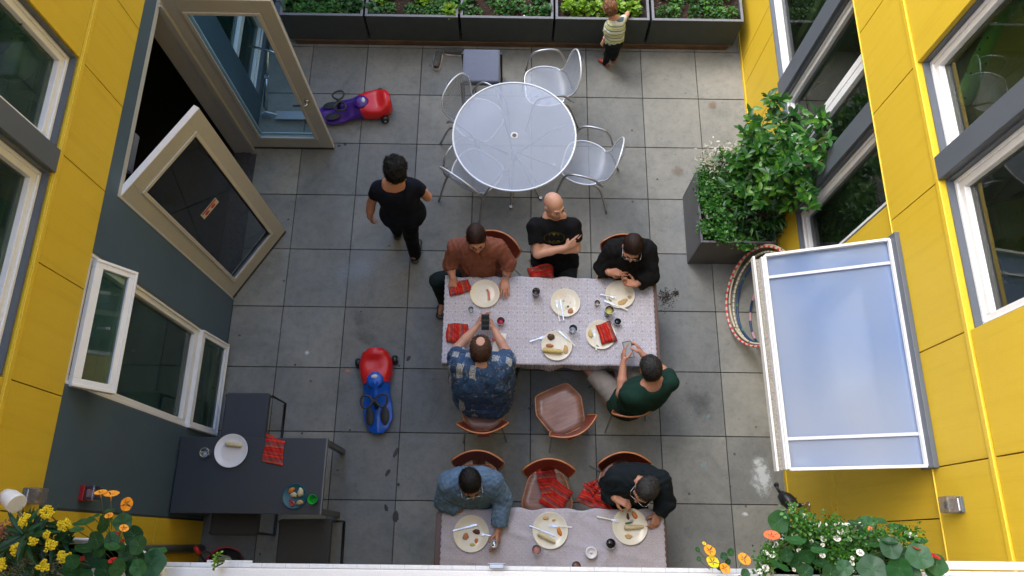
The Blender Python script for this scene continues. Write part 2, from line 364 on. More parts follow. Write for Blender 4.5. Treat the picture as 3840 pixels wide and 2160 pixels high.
M['skinpale'] = mat('pale_skin', (.56, .3, .21, 1), .5, var=.12, vs=14, bs=200, bump=.05)
M['skintan'] = mat('tanned_skin', (.42, .19, .115, 1), .5, var=.1, vs=18, bs=200, bump=.05)
M['lip'] = mat('lips', (.4, .12, .1, 1), .45)
M['eye'] = mat('dark_eye', (.03, .02, .02, 1), .2)
# ------------------------------------------------------------------ ground
XL, XR = -1.11, 4.17
g = MB().box(-14, 17, -14, 14, -.12, -.014); tag(g.build('ground', M['joint']), kind='structure')
pv = MB()
xs = [XL] + [k * .61 for k in range(-1, 7)] + [XR]
ys = [1.9] + [-k * .61 for k in range(-2, 12)] 
rj = random.Random(3)
for i in range(len(xs) - 1):
    for j in range(len(ys) - 1):
        gx = .0036; dz = rj.uniform(-.0012, .0012)
        pv.box(xs[i] + gx, xs[i + 1] - gx, ys[j + 1] + gx, ys[j] - gx, -.013, dz)
pav = pv.build('pavement', M['paver'], bevel=.003, seg=1); tag(pav, kind='structure')

def decal(name, u, v, w, h, rz, mt, n=14, jag=.18, seed=0, z=.0045, lab=None):
    r = random.Random(seed); c = P(u, v, z)
    pts = [(math.cos(a) * w / 2 * (1 + r.uniform(-jag, jag)), math.sin(a) * h / 2 * (1 + r.uniform(-jag, jag)), 0) for a in [2 * PI * k / n for k in range(n)]]
    m = MB(); m.add([tuple(Tm(c, rz) @ Vector(p)) for p in pts], [tuple(range(n))])
    return m.build(name, mt, pav)
stain = mat('dark_foot_stain', (.035, .035, .035, 1), .6, var=.3)
for i, (u, v, w, h, a) in enumerate([(1485, 1697, .035, .095, -.35), (1454, 1773, .035, .075, -.5), (1448, 1905, .03, .07, .35), (1484, 1938, .055, .1, 0), (1494, 1817, .03, .03, 0), (1531, 1345, .035, .06, -.5), (1107, 1368, .02, .02, 0),
                                     (1271, 547, .038, .03, 0), (1294, 541, .035, .03, 0), (1312, 1613, .02, .02, 0), (1133, 1625, .02, .02, 0), (1460, 922, .02, .015, 0), (1497, 1372, .018, .018, 0), (2150, 383, .02, .018, 0), (2130, 214, .02, .016, 0), (2465, 672, .022, .018, 0), (1612, 246, .015, .015, 0)]):
    decal('footprint', u, v, w, h, a, stain, seed=i)
ch_w = chalk_shade_mat('white_chalk', (.62, .66, .68, 1), .56, 9, amt=.85); ch_l = chalk_shade_mat('faint_chalk', (.42, .48, .52, 1), .5, 26, (1, 6, 1), .3)
ch_b = chalk_shade_mat('blue_chalk', (.3, .45, .5, 1), .5, 20, amt=.35); ch_o = chalk_shade_mat('orange_chalk', (.5, .3, .24, 1), .5, 22, amt=.6)
ch_d = chalk_shade_mat('scuff', (.09, .09, .09, 1), .5, 22, (1, 7, 1), .2); dk = chalk_shade_mat('painted_shadow_patch', (.07, .075, .08, 1), .56, 4, amt=.3)  # dk paints the soft shadow beside table and seated man onto the paving
for i, (u, v, w, h, a, mt) in enumerate([(2858, 1790, .3, .5, .1, ch_w), (2795, 1925, .13, .08, .3, ch_w), (1345, 1010, .42, .3, .6, ch_l), (1280, 1035, .2, .3, .3, ch_l), (1150, 1322, .1, .07, 0, ch_w),
                                         (2637, 1745, .1, .1, 0, ch_b), (2655, 1563, .08, .06, 0, ch_b), (1305, 1390, .14, .07, .2, ch_o), (1375, 1265, .32, .14, -.5, ch_d), (1345, 1200, .1, .22, .4, ch_d),
                                         (2610, 1490, .5, .42, 0, dk), (2545, 640, .22, .16, 0, chalk_shade_mat('rust_stain', (.22, .14, .08, 1), .5, 9, amt=.3)), (2670, 395, .12, .12, 0, chalk_shade_mat('rust_spot', (.24, .13, .07, 1), .5, 9, amt=.35))]):
    decal('chalk_and_shade_mark', u, v, w, h, a, mt, 20, .1, i + 50, .0055)
r = random.Random(5); sp = MB()
for k in range(420):
    cu, cv, sg = (2495, 1112, 14) if r.random() < .55 else ((2535, 1100, 6) if r.random() < .7 else (2510, 1140, 20))
    p = P(r.gauss(cu, sg), r.gauss(cv, sg), 0.002); q = r.uniform(.001, .0045)
    sp.box(p[0] - q, p[0] + q, p[1] - q, p[1] + q, .001, .001 + q * 1.2, None)
tag(sp.build('spilled_soil', M['soil']), 'dark potting soil spilled on the paving right of the long table', 'spilled soil', kind='stuff')
r = random.Random(15); sp = MB()
for k in range(260):
    x, y = r.uniform(XL, XR), r.uniform(-5.6, 0); q = r.uniform(.002, .006); a = r.uniform(0, 6)
    sp.lathe([(q, .001), (q * .7, .003)], 5, (x, y, .001))
tag(sp.build('ground_litter', mat('tiny_debris', (.07, .06, .05, 1), .9, var=.6, vs=2)), 'tiny crumbs and grit scattered over the grey pavers', 'litter', kind='stuff')

# ------------------------------------------------------------------ building shells
left = thing('apartment_building', 'yellow and slate clad building on the left with open double doors', 'building', (XL, -3, 0))
right = thing('apartment_building', 'yellow clad building on the right with white framed windows and awning wall', 'building', (XR, -3, 0))
def loc0(o, root): o.location = tuple(-q for q in root.location); return o
def bb(root, name, m, mt, **k): return loc0(m.build(name, mt, root, **k), root)
def panels(root, side, x, rects, mt, name, proud=0):
    """rects: (y0,y1,z0,z1). side=+1 faces +X (left wall)"""
    f = MB(); b = MB(); gpx = .0035
    for y0, y1, z0, z1 in rects:
        f.box(x - side * .02, x + side * proud, y0 + gpx, y1 - gpx, z0 + gpx, z1 - gpx)
    o = bb(root, name, f, mt, bevel=.0015, seg=1); return o
def backing(root, side, x, rects):
    b = MB()
    for y0, y1, z0, z1 in rects: b.box(x - side * .021, x - side * .20, y0, y1, z0, z1)
    bb(root, 'wall', b, M['joint'])
TOP = 9.6; YF = 1.9; YN = -7.0
# left, ground floor slate accent panel
gl = [(-1.33, -.70, 0, 2.485), (-.70, .19, 0, .09), (.19, YF, 0, 2.485), (-2.98, -1.33, 2.32, 2.485), (-3.455, -2.98, 0, 2.485), (-4.345, -3.455, 0, .09), (-5.065, -4.345, 0, 2.485)]
o = MB()
for y0, y1, z0, z1 in gl: o.box(XL - .02, XL, y0, y1, z0, z1)
bb(left, 'accent_panel', o, M['greyblue'])
backing(left, 1, XL, gl + [(YN, -5.065, 0, 2.485), (YN, YF, 2.485, 3.04), (-2.39, YF, 3.04, TOP), (-4.42, -2.39, 4.75, TOP), (YN, -4.42, 3.04, TOP)])
JY = [YF, .95, .3, -.42, -1.06, -1.74, -2.39, -3.04, -3.735, -4.42, -5.1, -5.8, -6.4, YN]
lr = [(YN, -5.075, 0, .95), (YN, -5.075, .95, 2.485)]
for a, b in zip(JY[1:], JY[:-1]):
    lr.append((a, b, 2.487, 2.99))
    if b > -2.3 or a < -4.43: lr += [(a, b, 3.04, 4.75)]
    lr += [(a, b, 4.75, 6.2), (a, b, 6.2, 7.9), (a, b, 7.9, TOP)]
panels(left, 1, XL, lr, M['yellow'], 'cladding_panels', .012)
bb(left, 'flashing', MB().box(XL - .02, XL + .022, YN, YF, 2.995, 3.03).box(XL - .02, XL + .014, YN, YF, 3.03, 3.036), M['trimy'], bevel=.004)
# right
rl = [(-.0 + .25, YF, .96, 2.5), (YN, -3.035, .96, 2.5), (YN, YF, 0, .96)]
backing(right, -1, XR, rl + [(YN, YF, 2.5, 3.07), (-2.37, YF, 3.07, TOP), (-4.10, -2.37, 4.75, TOP), (YN, -4.10, 3.07, TOP)])
rr = []
JR = [YF, 1.2, .52, -.14, -.46, -1.08, -1.66, -2.35, -3.035, -3.7, -4.4, -5.07, -5.8, -6.4, YN]
for a, b in zip(JR[1:], JR[:-1]): rr += [(a, b, 0, .955)]
rr += [(.25, 1.2, .96, 2.49), (1.2, YF, .96, 2.49), (-4.0, -3.035, 1.06, 2.49), (-5.07, -4.0, 1.06, 2.49), (YN, -5.07, 1.06, 2.49), (YN, -3.035, .96, 1.055)]
panels(right, -1, XR, rr, M['yellow'], 'cladding_panels', 0)
JU = [YF, 1.2, .5, -.3, -1.0, -1.70, -2.375, -3.185, -4.10, -4.785, -5.45, -6.2, YN]; ru = []
for a, b in zip(JU[1:], JU[:-1]):
    ru.append((a, b, 2.505, 3.055))
    if b > -2.3 or a < -4.11: ru += [(a, b, 3.10, 4.75)]
    ru += [(a, b, 4.75, 6.2), (a, b, 6.2, 7.9), (a, b, 7.9, TOP)]
panels(right, -1, XR, ru, M['yellow'], 'upper_cladding_panels', .03)
bb(right, 'flashing', MB().box(XR + .02, XR - .042, YN, YF, 3.06, 3.095).box(XR + .02, XR - .036, YN, YF, 2.496, 2.506), M['trimy'], bevel=.004)
bb(right, 'base_trim', MB().box(XR + .01, XR - .008, YN, YF, 0, .05), M['trimy'])
bb(left, 'corner_trim', MB().box(XL - .02, XL + .006, -5.078, -5.062, 0, 2.485), M['joint'])

def window(root, side, x, y0, y1, z0, z1, glass, bars=(), reveal='greypost', rec=.05, fw=.062, sashes=(), zb=None):
    """x: wall face; frame recessed by rec. bars: z heights of horizontal mullions or ('y', y, w)"""
    X0 = x - side * rec; X1 = x - side * (rec + .06)
    rv = MB(); e = .012
    rv.box(x - side * .002, x - side * .2, y0, y0 + e, z0, z1).box(x - side * .002, x - side * .2, y1 - e, y1, z0, z1)
    rv.box(x + side * .004, x - side * .2, y0 + e, y1 - e, z0, z0 + e).box(x - side * .002, x - side * .2, y0 + e, y1 - e, z1 - e, z1)
    bb(root, 'window_reveal', rv, M[reveal])
    a0, a1, b0, b1 = y0 + e, y1 - e, z0 + e, z1 - e
    f = MB().box(X0, X1, a0, a0 + fw, b0, b1).box(X0, X1, a1 - fw, a1, b0, b1).box(X0, X1, a0 + fw, a1 - fw, b0, b0 + fw).box(X0, X1, a0 + fw, a1 - fw, b1 - fw, b1)
    # stepped outer bead
    q = fw * .36
    f.box(X0, X0 + side * .014, a0, a0 + q, b0, b1).box(X0, X0 + side * .014, a1 - q, a1, b0, b1).box(X0, X0 + side * .014, a0 + q, a1 - q, b0, b0 + q)
    for bz in bars:
        if isinstance(bz, tuple): f.box(X0 + side * .004, X1, bz[1] - bz[2] / 2, bz[1] - .004, b0 + fw, b1 - fw).box(X0 + side * .004, X1, bz[1] + .004, bz[1] + bz[2] / 2, b0 + fw, b1 - fw)
        else: f.box(X0 + side * .004, X1, a0 + fw, a1 - fw, bz - .04, bz + .04)
    w = bb(root, 'window', f, M['white'], bevel=.004)
    gx = x - side * (rec + .035)
    gl_ = MB().add([(gx, a0 + fw, b0 + fw), (gx, a1 - fw, b0 + fw), (gx, a1 - fw, b1 - fw), (gx, a0 + fw, b1 - fw)], [(0, 1, 2, 3) if side > 0 else (3, 2, 1, 0)])
    gl_.build('pane', glass, w)
    return w
wl0 = window(left, 1, XL, -.70, .19, .09, 2.485, M['glass_left'], (.66,))
wl1 = window(left, 1, XL, -4.345, -3.455, .09, 2.485, M['glass_left'], (.66, 1.86), rec=.02)
window(left, 1, XL, -3.04, -2.39, 3.05, 4.7, M['glass_left'])
window(left, 1, XL, -4.42, -3.19, 3.05, 4.7, M['glass_left'])
bb(left, 'post', MB().box(XL + .03, XL - .2, -3.19, -3.04, 3.04, 4.75), M['greypost'], bevel=.003)
window(right, -1, XR, -1.06, .25, .96, 2.52, M['glass_right'])
window(right, -1, XR, -2.24, -1.24, .96, 2.52, M['glass_right'], (('y', -1.815, .13),))
window(right, -1, XR, -3.035, -2.41, .96, 2.52, M['glass_right'])
for q0, q1 in ((-1.24, -1.06), (-2.41, -2.24)): bb(right, 'post', MB().box(XR - .025, XR + .2, q0, q1, .96, 2.5), M['greypost'], bevel=.003)
window(right, -1, XR, -3.04, -2.37, 3.1, 4.7, M['glass_right'])
window(right, -1, XR, -4.10, -3.19, 3.1, 4.7, M['glass_right'])
bb(right, 'post', MB().box(XR - .045, XR + .2, -3.19, -3.04, 3.1, 4.75), M['greypost'], bevel=.003)
# open sashes of the slate wall window: bottom flap nearly shut, top awning pushed out
def sash(parent, pts_top, pts_bot, name='open_sash'):
    """pts: two corners top (y0,y1) and bottom of a tilted rectangle"""
    (xt, zt, y0, y1), (xb, zb) = pts_top, pts_bot
    L = math.hypot(xb - xt, zb - zt); W = y1 - y0; a = math.atan2(xb - xt, zt - zb)
    Mx = Matrix.Translation(Vector((xt, y0, zt))) @ Matrix.Rotation(-a, 4, 'Y')
    f = MB(); t = .045; w = .055
    f.box(-t, 0, 0, w, -L, 0, Mx).box(-t, 0, W - w, W, -L, 0, Mx).box(-t, 0, w, W - w, -w, 0, Mx).box(-t, 0, w, W - w, -L, -L + w, Mx)
    f.box(0, .008, 0, .02, -L, 0, Mx).box(0, .008, W - .02, W, -L, 0, Mx).box(0, .008, .02, W - .02, -L, -L + .02, Mx)
    o = f.build(name, M['white'], parent, bevel=.003)
    gm = MB().add([tuple(Mx @ Vector(q)) for q in ((-.02, w, -w), (-.02, W - w, -w), (-.02, W - w, -L + w), (-.02, w, -L + w))], [(3, 2, 1, 0)])
    gm.build('sash_pane', M['glass_left'], parent)
    MB().box(xt + .0, xb - .06, y0 + W * .48, y0 + W * .5, zb + .1, zb + .115).build('sash_stay', M['steel'], parent)
    return o
sash(wl1, (-1.085, 2.44, -4.345, -3.50), (-.945, 2.175))
sash(wl1, (-1.09, .63, -4.335, -3.475), (-1.05, .10))

# rooms behind the glass
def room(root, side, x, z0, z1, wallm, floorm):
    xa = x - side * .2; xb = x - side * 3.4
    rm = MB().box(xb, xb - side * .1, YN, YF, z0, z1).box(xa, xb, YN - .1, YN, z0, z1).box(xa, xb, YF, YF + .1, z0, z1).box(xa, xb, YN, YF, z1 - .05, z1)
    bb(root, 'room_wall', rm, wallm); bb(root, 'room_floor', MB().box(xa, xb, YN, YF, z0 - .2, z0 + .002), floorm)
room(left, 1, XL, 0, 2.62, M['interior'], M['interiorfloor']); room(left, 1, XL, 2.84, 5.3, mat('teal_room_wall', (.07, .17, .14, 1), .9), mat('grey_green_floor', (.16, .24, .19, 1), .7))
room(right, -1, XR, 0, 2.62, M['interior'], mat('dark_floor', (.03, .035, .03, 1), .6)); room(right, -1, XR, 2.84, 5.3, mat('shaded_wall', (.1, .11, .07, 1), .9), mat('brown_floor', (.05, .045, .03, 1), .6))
0 and bb(left, 'curtain', MB().grid(lambda a, b: (XL - .28 + .02 * math.sin(a * 40), -3.72 - a * .22, .2 + b * 2.25), 40, 2), mat('pale_green_curtain', (.3, .42, .34, 1), .9))
bb(right, 'room_partition', MB().box(XR + .25, XR + .6, -3.03, -3.0, 2.85, 5.2).box(XR + .21, XR + .24, -3.05, -2.3, 2.85, 3.7), M['wallgreen'])
bb(right, 'room_partition', MB().box(XR + .22, XR + .5, -.6, -.5, 0, 2.6), mat('pale_olive_partition', (.16, .2, .1, 1), .8))
# far side end walls, light-blocking roofs and camera-side facade
bb(left, 'light_block_roof', MB().box(XL - .2, XL - 4, YN, YF, TOP - .3, TOP), M['darkreveal']); bb(right, 'light_block_roof', MB().box(XR + .2, XR + 4, YN, YF, TOP - .3, TOP), M['darkreveal'])  # unseen roofs added to keep light out behind the walls

# ------------------------------------------------------------------ double doors (leaves are parts of the left building)
def door_leaf(hinge, ang, W, H, zb, glass, flip, name='door'):
    """leaf in local x (width) / z, thickness along y; ang: direction of the leaf from the hinge"""
    Mx = Tm((hinge[0], hinge[1], zb), ang); t = .045; st = .125
    f = MB()
    f.box(0, st, -t / 2, t / 2, 0, H, Mx).box(W - st, W, -t / 2, t / 2, 0, H, Mx).box(st, W - st, -t / 2, t / 2, 0, .2, Mx).box(st, W - st, -t / 2, t / 2, H - .14, H, Mx)
    d = bb(left, name, f, M['beige'], bevel=.003)
    bd = MB(); w = .028
    for s in (-1, 1):
        ya, yb = s * t / 2, s * (t / 2 + .012)
        bd.box(st - .004, st + w, ya, yb, .2 - .004, H - .136, Mx).box(W - st - w, W - st + .004, ya, yb, .2 - .004, H - .136, Mx)
        bd.box(st + w, W - st - w, ya, yb, .196, .2 + w, Mx).box(st + w, W - st - w, ya, yb, H - .14 - w, H - .136, Mx)
    bd.build('glazing_bead', M['beigelight'], d, bevel=.004)
    MB().add([tuple(Mx @ Vector(q)) for q in ((st, 0, .2), (W - st, 0, .2), (W - st, 0, H - .14), (st, 0, H - .14))], [(0, 1, 2, 3)]).build('glass_pane', glass, d)
    MB().box(.0, W, -t / 2 - .002, t / 2 + .002, H, H + .008, Mx).build('top_edge', M['white'], d)
    MB().box(0.002, W - .002, -t / 2 - .006, t / 2 + .006, -.004, .02, Mx).build('bottom_sweep', M['darkreveal'], d)
    for s in (-1, 1):
        if not flip: break
        y = s * (t / 2)
        h = MB().lathe([(.028, 0), (.028, .012), (.024, .014)], 20, M=Mx @ Tm((W - .062, y, .9), 0, -s * PI / 2))
        h.tube([tuple(Mx @ Vector(q)) for q in ((W - .062, y, .9), (W - .062, y + s * .05, .9), (W - .075, y + s * .058, .9), (W - .19, y + s * .055, .9))], [.011, .011, .01, .008])
        h.build('handle', M['chrome'], d)
    return d, Mx
leafA, MA = door_leaf((XL - .01, -1.275), 0.0, .86, 2.27, .015, M['glass_door'], 1)
hb = P(860, 1122, .01); ht = P(1060, 870, .01); angB = math.atan2(ht[1] - hb[1], ht[0] - hb[0])
leafB, MBx = door_leaf((hb[0] + .015, hb[1] + .02), angB, .85, 2.26, .015, M['glass_doord'], 0)
# warning sticker on the lower leaf glass
st_ = MB().box(.33, .52, -.006, -.003, 1.25, 1.33, MBx); st_.build('sticker', mat('sticker_cream', (.6, .55, .42, 1), .4), leafB)
st2 = MB().box(.34, .512, -.0085, -.0062, 1.31, 1.325, MBx)
for q in (.385, .46): st2.lathe([(.026, 0), (.026, .002)], 14, M=MBx @ Tm((q, -.0062, 1.282), 0, PI / 2), sc=(1, .7))
st2.build('sticker_print', mat('sticker_red', (.4, .03, .03, 1), .4), leafB)
bb(left, 'door_frame', MB().box(XL - .2, XL + .004, -1.36, -1.30, 0, 2.32).box(XL - .02, XL + .03, -1.375, -1.365, 0, 2.3).box(XL - .2, XL + .004, -2.99, -2.955, 0, 2.32).box(XL - .2, XL + .002, -2.955, -1.36, 2.27, 2.318), M['beige'])
bb(left, 'threshold', MB().box(XL - .19, XL + .03, -2.955, -1.36, -.002, .016).box(XL - .12, XL - .08, -2.955, -1.36, .016, .024).box(XL - .04, XL - .02, -2.955, -1.36, .016, .022), mat('worn_aluminium_threshold', (.12, .12, .13, 1), .4, .6, var=.4, vs=30))
bb(left, 'door_closer', MB().box(XL - .05, XL + .0, -2.75, -2.45, 2.19, 2.25), M['steel'])

# end of the yard beyond the planters, and the camera-side block
fe = thing('back_fence', 'grey boarded fence closing the far end of the yard behind the planters', 'fence', (1.5, 1.75, 0))
fb = MB()
for k in range(12): fb.box(XL - 1.5 + 0, XR - 1.5, 0, .03, .02 + k * .15, .155 + k * .15)
fb.build('boards', M['greypost'], fe)
nb = thing('apartment_building', 'building under the photographer with the white railed balcony', 'building', (1.5, -7, 0))
loc0(MB().box(-6, 9, YN - .3, YN - .01, 0, TOP).build('wall', M['yellow'], nb), nb)
loc0(MB().box(XL, XR, YN, -5.48, 2.62, 2.8).box(XL, XR, YN, -5.75, 5.4, 5.6).build('balcony_slab', M['greypost'], nb), nb)
rl_ = MB().box(XL, XR, -5.44, -5.338, 3.845, 3.88)
loc0(rl_.build('top_rail', M['white'], nb, bevel=.004), nb)
ba = MB()
k = XL + .05
while k < XR: ba.box(k, k + .04, -5.405, -5.388, 2.82, 3.845); k += .0945
ba.box(XL, XR, -5.405, -5.388, 2.8, 2.86)
loc0(ba.build('balusters', M['white'], nb), nb)
loc0(MB().box(XL, XR, -5.338, -5.321, 3.80, 3.838).box(.42, .60, -5.321, -5.311, 3.82, 3.835).box(3.28, XR, -5.315, -5.283, 3.79, 3.82).build('rail_flange', M['whitedirty'], nb, bevel=.002), nb)
# fine shadow gaps along the flange at every baluster
gq = MB(); k = XL + .05
while k < XR: gq.box(k, k + .002, -5.337, -5.320, 3.832, 3.8385); k += .0945
loc0(gq.build('flange_seam', M['steel'], nb), nb)
bk = P(1862, 2128, 3.86)
loc0(MB().box(bk[0] - .028, bk[0] + .028, bk[1] - .004, bk[1] + .012, 3.882, 3.892).box(bk[0] - .036, bk[0] + .036, bk[1] + .012, bk[1] + .017, 3.86, 3.888).build('rail_bracket', M['steel'], nb, bevel=.005), nb)

# ------------------------------------------------------------------ awning
aw = thing('awning', 'translucent polycarbonate awning with white frame over the right wall', 'awning', (3.7, -4.1, 2.45))
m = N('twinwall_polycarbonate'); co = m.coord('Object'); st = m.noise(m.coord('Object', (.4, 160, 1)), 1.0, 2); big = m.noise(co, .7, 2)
m.base(m.ramp(big, [(.3, (.20, .33, .64, 1)), (.7, (.40, .48, .66, 1))])); m.b.inputs['Roughness'].default_value = .16; m.b.inputs['Specular IOR Level'].default_value = .9  # blue of the reflected sky painted into the sheet's base colour
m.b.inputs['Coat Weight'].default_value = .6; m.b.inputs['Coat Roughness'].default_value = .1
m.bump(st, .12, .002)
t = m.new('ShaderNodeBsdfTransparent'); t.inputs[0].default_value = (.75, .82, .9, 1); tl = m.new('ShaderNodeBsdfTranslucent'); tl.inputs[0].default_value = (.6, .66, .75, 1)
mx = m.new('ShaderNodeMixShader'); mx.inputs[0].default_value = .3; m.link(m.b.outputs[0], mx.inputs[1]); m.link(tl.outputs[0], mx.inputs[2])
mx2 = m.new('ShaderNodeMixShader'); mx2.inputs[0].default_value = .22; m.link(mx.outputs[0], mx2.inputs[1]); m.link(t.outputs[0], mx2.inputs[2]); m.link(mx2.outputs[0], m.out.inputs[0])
c4 = [np.array(P(2862, 965, 2.44)), np.array(P(3345, 905, 2.48)), np.array(P(3492, 1750, 2.48)), np.array(P(2955, 1762, 2.44))]
c4[1][0] = c4[2][0] = 4.105
ctr = np.array([3.7, -4.1, 2.45])
def bil(a, b, dz=0): # a across x, b along y
    q = c4[0] * (1 - a) * (1 - b) + c4[1] * a * (1 - b) + c4[2] * a * b + c4[3] * (1 - a) * b
    return tuple(q - ctr + np.array([0, 0, dz]))
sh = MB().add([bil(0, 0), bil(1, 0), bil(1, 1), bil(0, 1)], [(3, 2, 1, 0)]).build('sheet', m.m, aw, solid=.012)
def bar(a0, b0, a1, b1, w, h, mt, name, dz=.012):
    p, q = Vector(bil(a0, b0, dz)), Vector(bil(a1, b1, dz)); d = (q - p).normalized(); s = d.cross(Vector((0, 0, 1))).normalized()
    v = [p + s * w / 2, p - s * w / 2, q - s * w / 2, q + s * w / 2]; v += [x + Vector((0, 0, h)) for x in v]
    return MB().add(v, [(3, 2, 1, 0), (4, 5, 6, 7), (0, 1, 5, 4), (1, 2, 6, 5), (2, 3, 7, 6), (3, 0, 4, 7)]).build(name, mt, aw, bevel=.002)
barm = mat('frosted_white_bar', (.6, .63, .72, 1), .4)
bar(0, 0, 1, 0, .018, .03, M['white'], 'end_trim'); bar(0, 1, 1, 1, .018, .03, M['white'], 'end_trim')
bar(1, 0, 1, 1, .02, .03, M['white'], 'wall_trim', .014); bar(0, 0, 0, 1, .018, .02, M['white'], 'front_trim', .014)
bar(.01, .108, .985, .108, .02, .006, barm, 'glazing_bar', .014); bar(.01, .868, .985, .868, .02, .006, barm, 'glazing_bar', .014)
gd = mat('dirty_gutter', (.3, .27, .22, 1), .7, var=.8, vs=40, bs=90, fine=.25)
bar(-.045, 0.0, -.045, 1, .045, .01, gd, 'gutter', -.03); bar(-.078, -.01, -.078, 1.005, .014, .05, M['white'], 'gutter_lip', -.04); bar(-.018, 0, -.018, 1, .012, .04, M['whitedirty'], 'gutter_edge', -.02)
MB().box(4.108 - ctr[0], 4.139 - ctr[0], -3.295 - ctr[1], -4.79 - ctr[1], -.02, .13).build('wall_plate', M['greypost'], aw, bevel=.003)
MB().box(3.35 - ctr[0], 4.1 - ctr[0], -3.47 - ctr[1], -3.43 - ctr[1], -.05, -.015).box(3.35 - ctr[0], 4.1 - ctr[0], -4.77 - ctr[1], -4.73 - ctr[1], -.05, -.015).build('bracket', M['whitedirty'], aw)

# ------------------------------------------------------------------ wall fittings
mc0 = N('frosted_smoked_cover'); mc0.base((.2, .18, .175, 1)); mc0.b.inputs['Roughness'].default_value = .35; _t = mc0.new('ShaderNodeBsdfTransparent'); _m = mc0.new('ShaderNodeMixShader'); _m.inputs[0].default_value = .45; mc0.link(mc0.b.outputs[0], _m.inputs[1]); mc0.link(_t.outputs[0], _m.inputs[2]); mc0.link(_m.outputs[0], mc0.out.inputs[0]); mat_cover = mc0.m
def lamp(name, lab, x, side, y, z):
    t = thing(name, lab, 'wall lamp', (x, y, z), 0, 'cube wall lamps'); t.scale = (.55, .72, .72)
    MB().box(0, side * .035, -.06, .06, -.06, .06).build('back_plate', M['greypost'], t, bevel=.006)
    MB().box(side * .035, side * .06, -.05, .05, -.055, .055).build('housing', M['steel'], t, bevel=.008)
    gm = MB().box(side * .06, side * .17, -.062, .062, -.068, .062)
    gm.build('ribbed_cover', mat_cover, t, bevel=.01)
    MB().lathe([(.0, -.04), (.028, -.035), (.032, .02), (.0, .045)], 14, M=Tm((side * .11, 0, 0), 0, 0, PI / 2)).build('bulb', mat('dim_bulb', (.05, .07, .05, 1), .3), t)
yl = P(98, 1860, x=XL + .012); lamp('wall_lamp', 'ribbed cube lamp on the left wall above the small patio table', XL + .012, 1, yl[1], yl[2])
yr = P(3600, 1893, x=XR - .03); lamp('wall_lamp', 'ribbed cube lamp on the right yellow wall near the white rail', XR - .03, -1, yr[1], yr[2])
ya = P(315, 1850, x=XL)
al = thing('fire_alarm', 'red fire alarm strobe on the slate wall behind orange flowers', 'fire alarm', (XL, ya[1], ya[2]))
MB().box(0, .03, -.05, .05, -.06, .06).build('base', mat('alarm_red', (.3, .01, .012, 1), .35), al, bevel=.004)
MB().box(.03, .09, -.045, .045, -.055, .055).build('strobe_cover', glassmat('clear_cover', (.75, .6, .65, 1), 1.2, .05, base=.15), al, bevel=.006)
MB().box(.03, .05, -.025, .025, -.04, .03).build('flash_lens', mat('lens_white', (.7, .65, .7, 1), .2), al, bevel=.004)
yh = P(3035, 1895, x=XR)
hs = thing('hose_tap', 'silver wall tap with black timer hanging on the right yellow wall', 'tap', (XR, yh[1], yh[2]))
MB().tube([(0, 0, 0), (-.07, 0, 0)], .014).lathe([(.03, -.004), (.03, .004)], 16, M=Tm((-.008, 0, 0), 0, 0, PI / 2)).lathe([(.026, -.006), (.026, .006)], 10, M=Tm((-.045, -.01, .03), 0, .4)).build('spout', M['chrome'], hs)
MB().lathe([(.0, -.1), (.04, -.085), (.062, -.03), (.06, .03), (.035, .075), (0, .085)], 18, M=Tm((-.15, .035, -.06), .3, .9, .5)).tube([(-.07, 0, 0), (-.1, .0, -.02), (-.13, .02, -.04)], .02).build('timer_body', M['blackplastic'], hs)
MB().tube([(-.18, .09, -.12), (-.205, .14, -.14), (-.21, .165, -.14)], [.018, .012, .018]).lathe([(0, -.02), (.02, -.01), (.02, .01), (0, .02)], 10, c=(-.212, .175, -.14)).build('valve_knob', M['blackplastic'], hs)
# ------------------------------------------------------------------ long tables + cloths
def folding_table(lab, x0, x1, y0, y1, rz=0):
    cx, cy = (x0 + x1) / 2, (y0 + y1) / 2; W, D = x1 - x0, y1 - y0
    t = thing('folding_table', lab, 'table', (cx, cy, 0), rz, 'long tables with white cloths')
    pts = []; r = .04
    for sx, sy, a0 in ((1, 1, 0), (-1, 1, PI / 2), (-1, -1, PI), (1, -1, 1.5 * PI)):
        for k in range(6): a = a0 + k / 5 * PI / 2; pts.append((sx * (W / 2 - r) + r * math.cos(a), sy * (D / 2 - r) + r * math.sin(a)))
    MB().prism(pts, .715, .745).build('tabletop', M['tablewood'], t, bevel=.004)
    for sx in (-1, 1):
        for sy in (-1, 1):
            x, y = sx * (W / 2 - .15), sy * (D / 2 - .08)
            MB().tube([(x, y, .715), (x, y, .0)], .014).build('leg', M['black'], t)
        MB().tube([(sx * (W / 2 - .15), -D / 2 + .08, .3), (sx * (W / 2 - .15), D / 2 - .08, .3)], .01).build('stretcher', M['black'], t)
    return t
folding_table('brown long table under the white cloth with six place settings', 1.075, 2.93, -3.765, -2.995)
folding_table('brown long table under the wrinkled white cloth nearest the white rail', 1.05, 2.9, -5.74, -4.985)
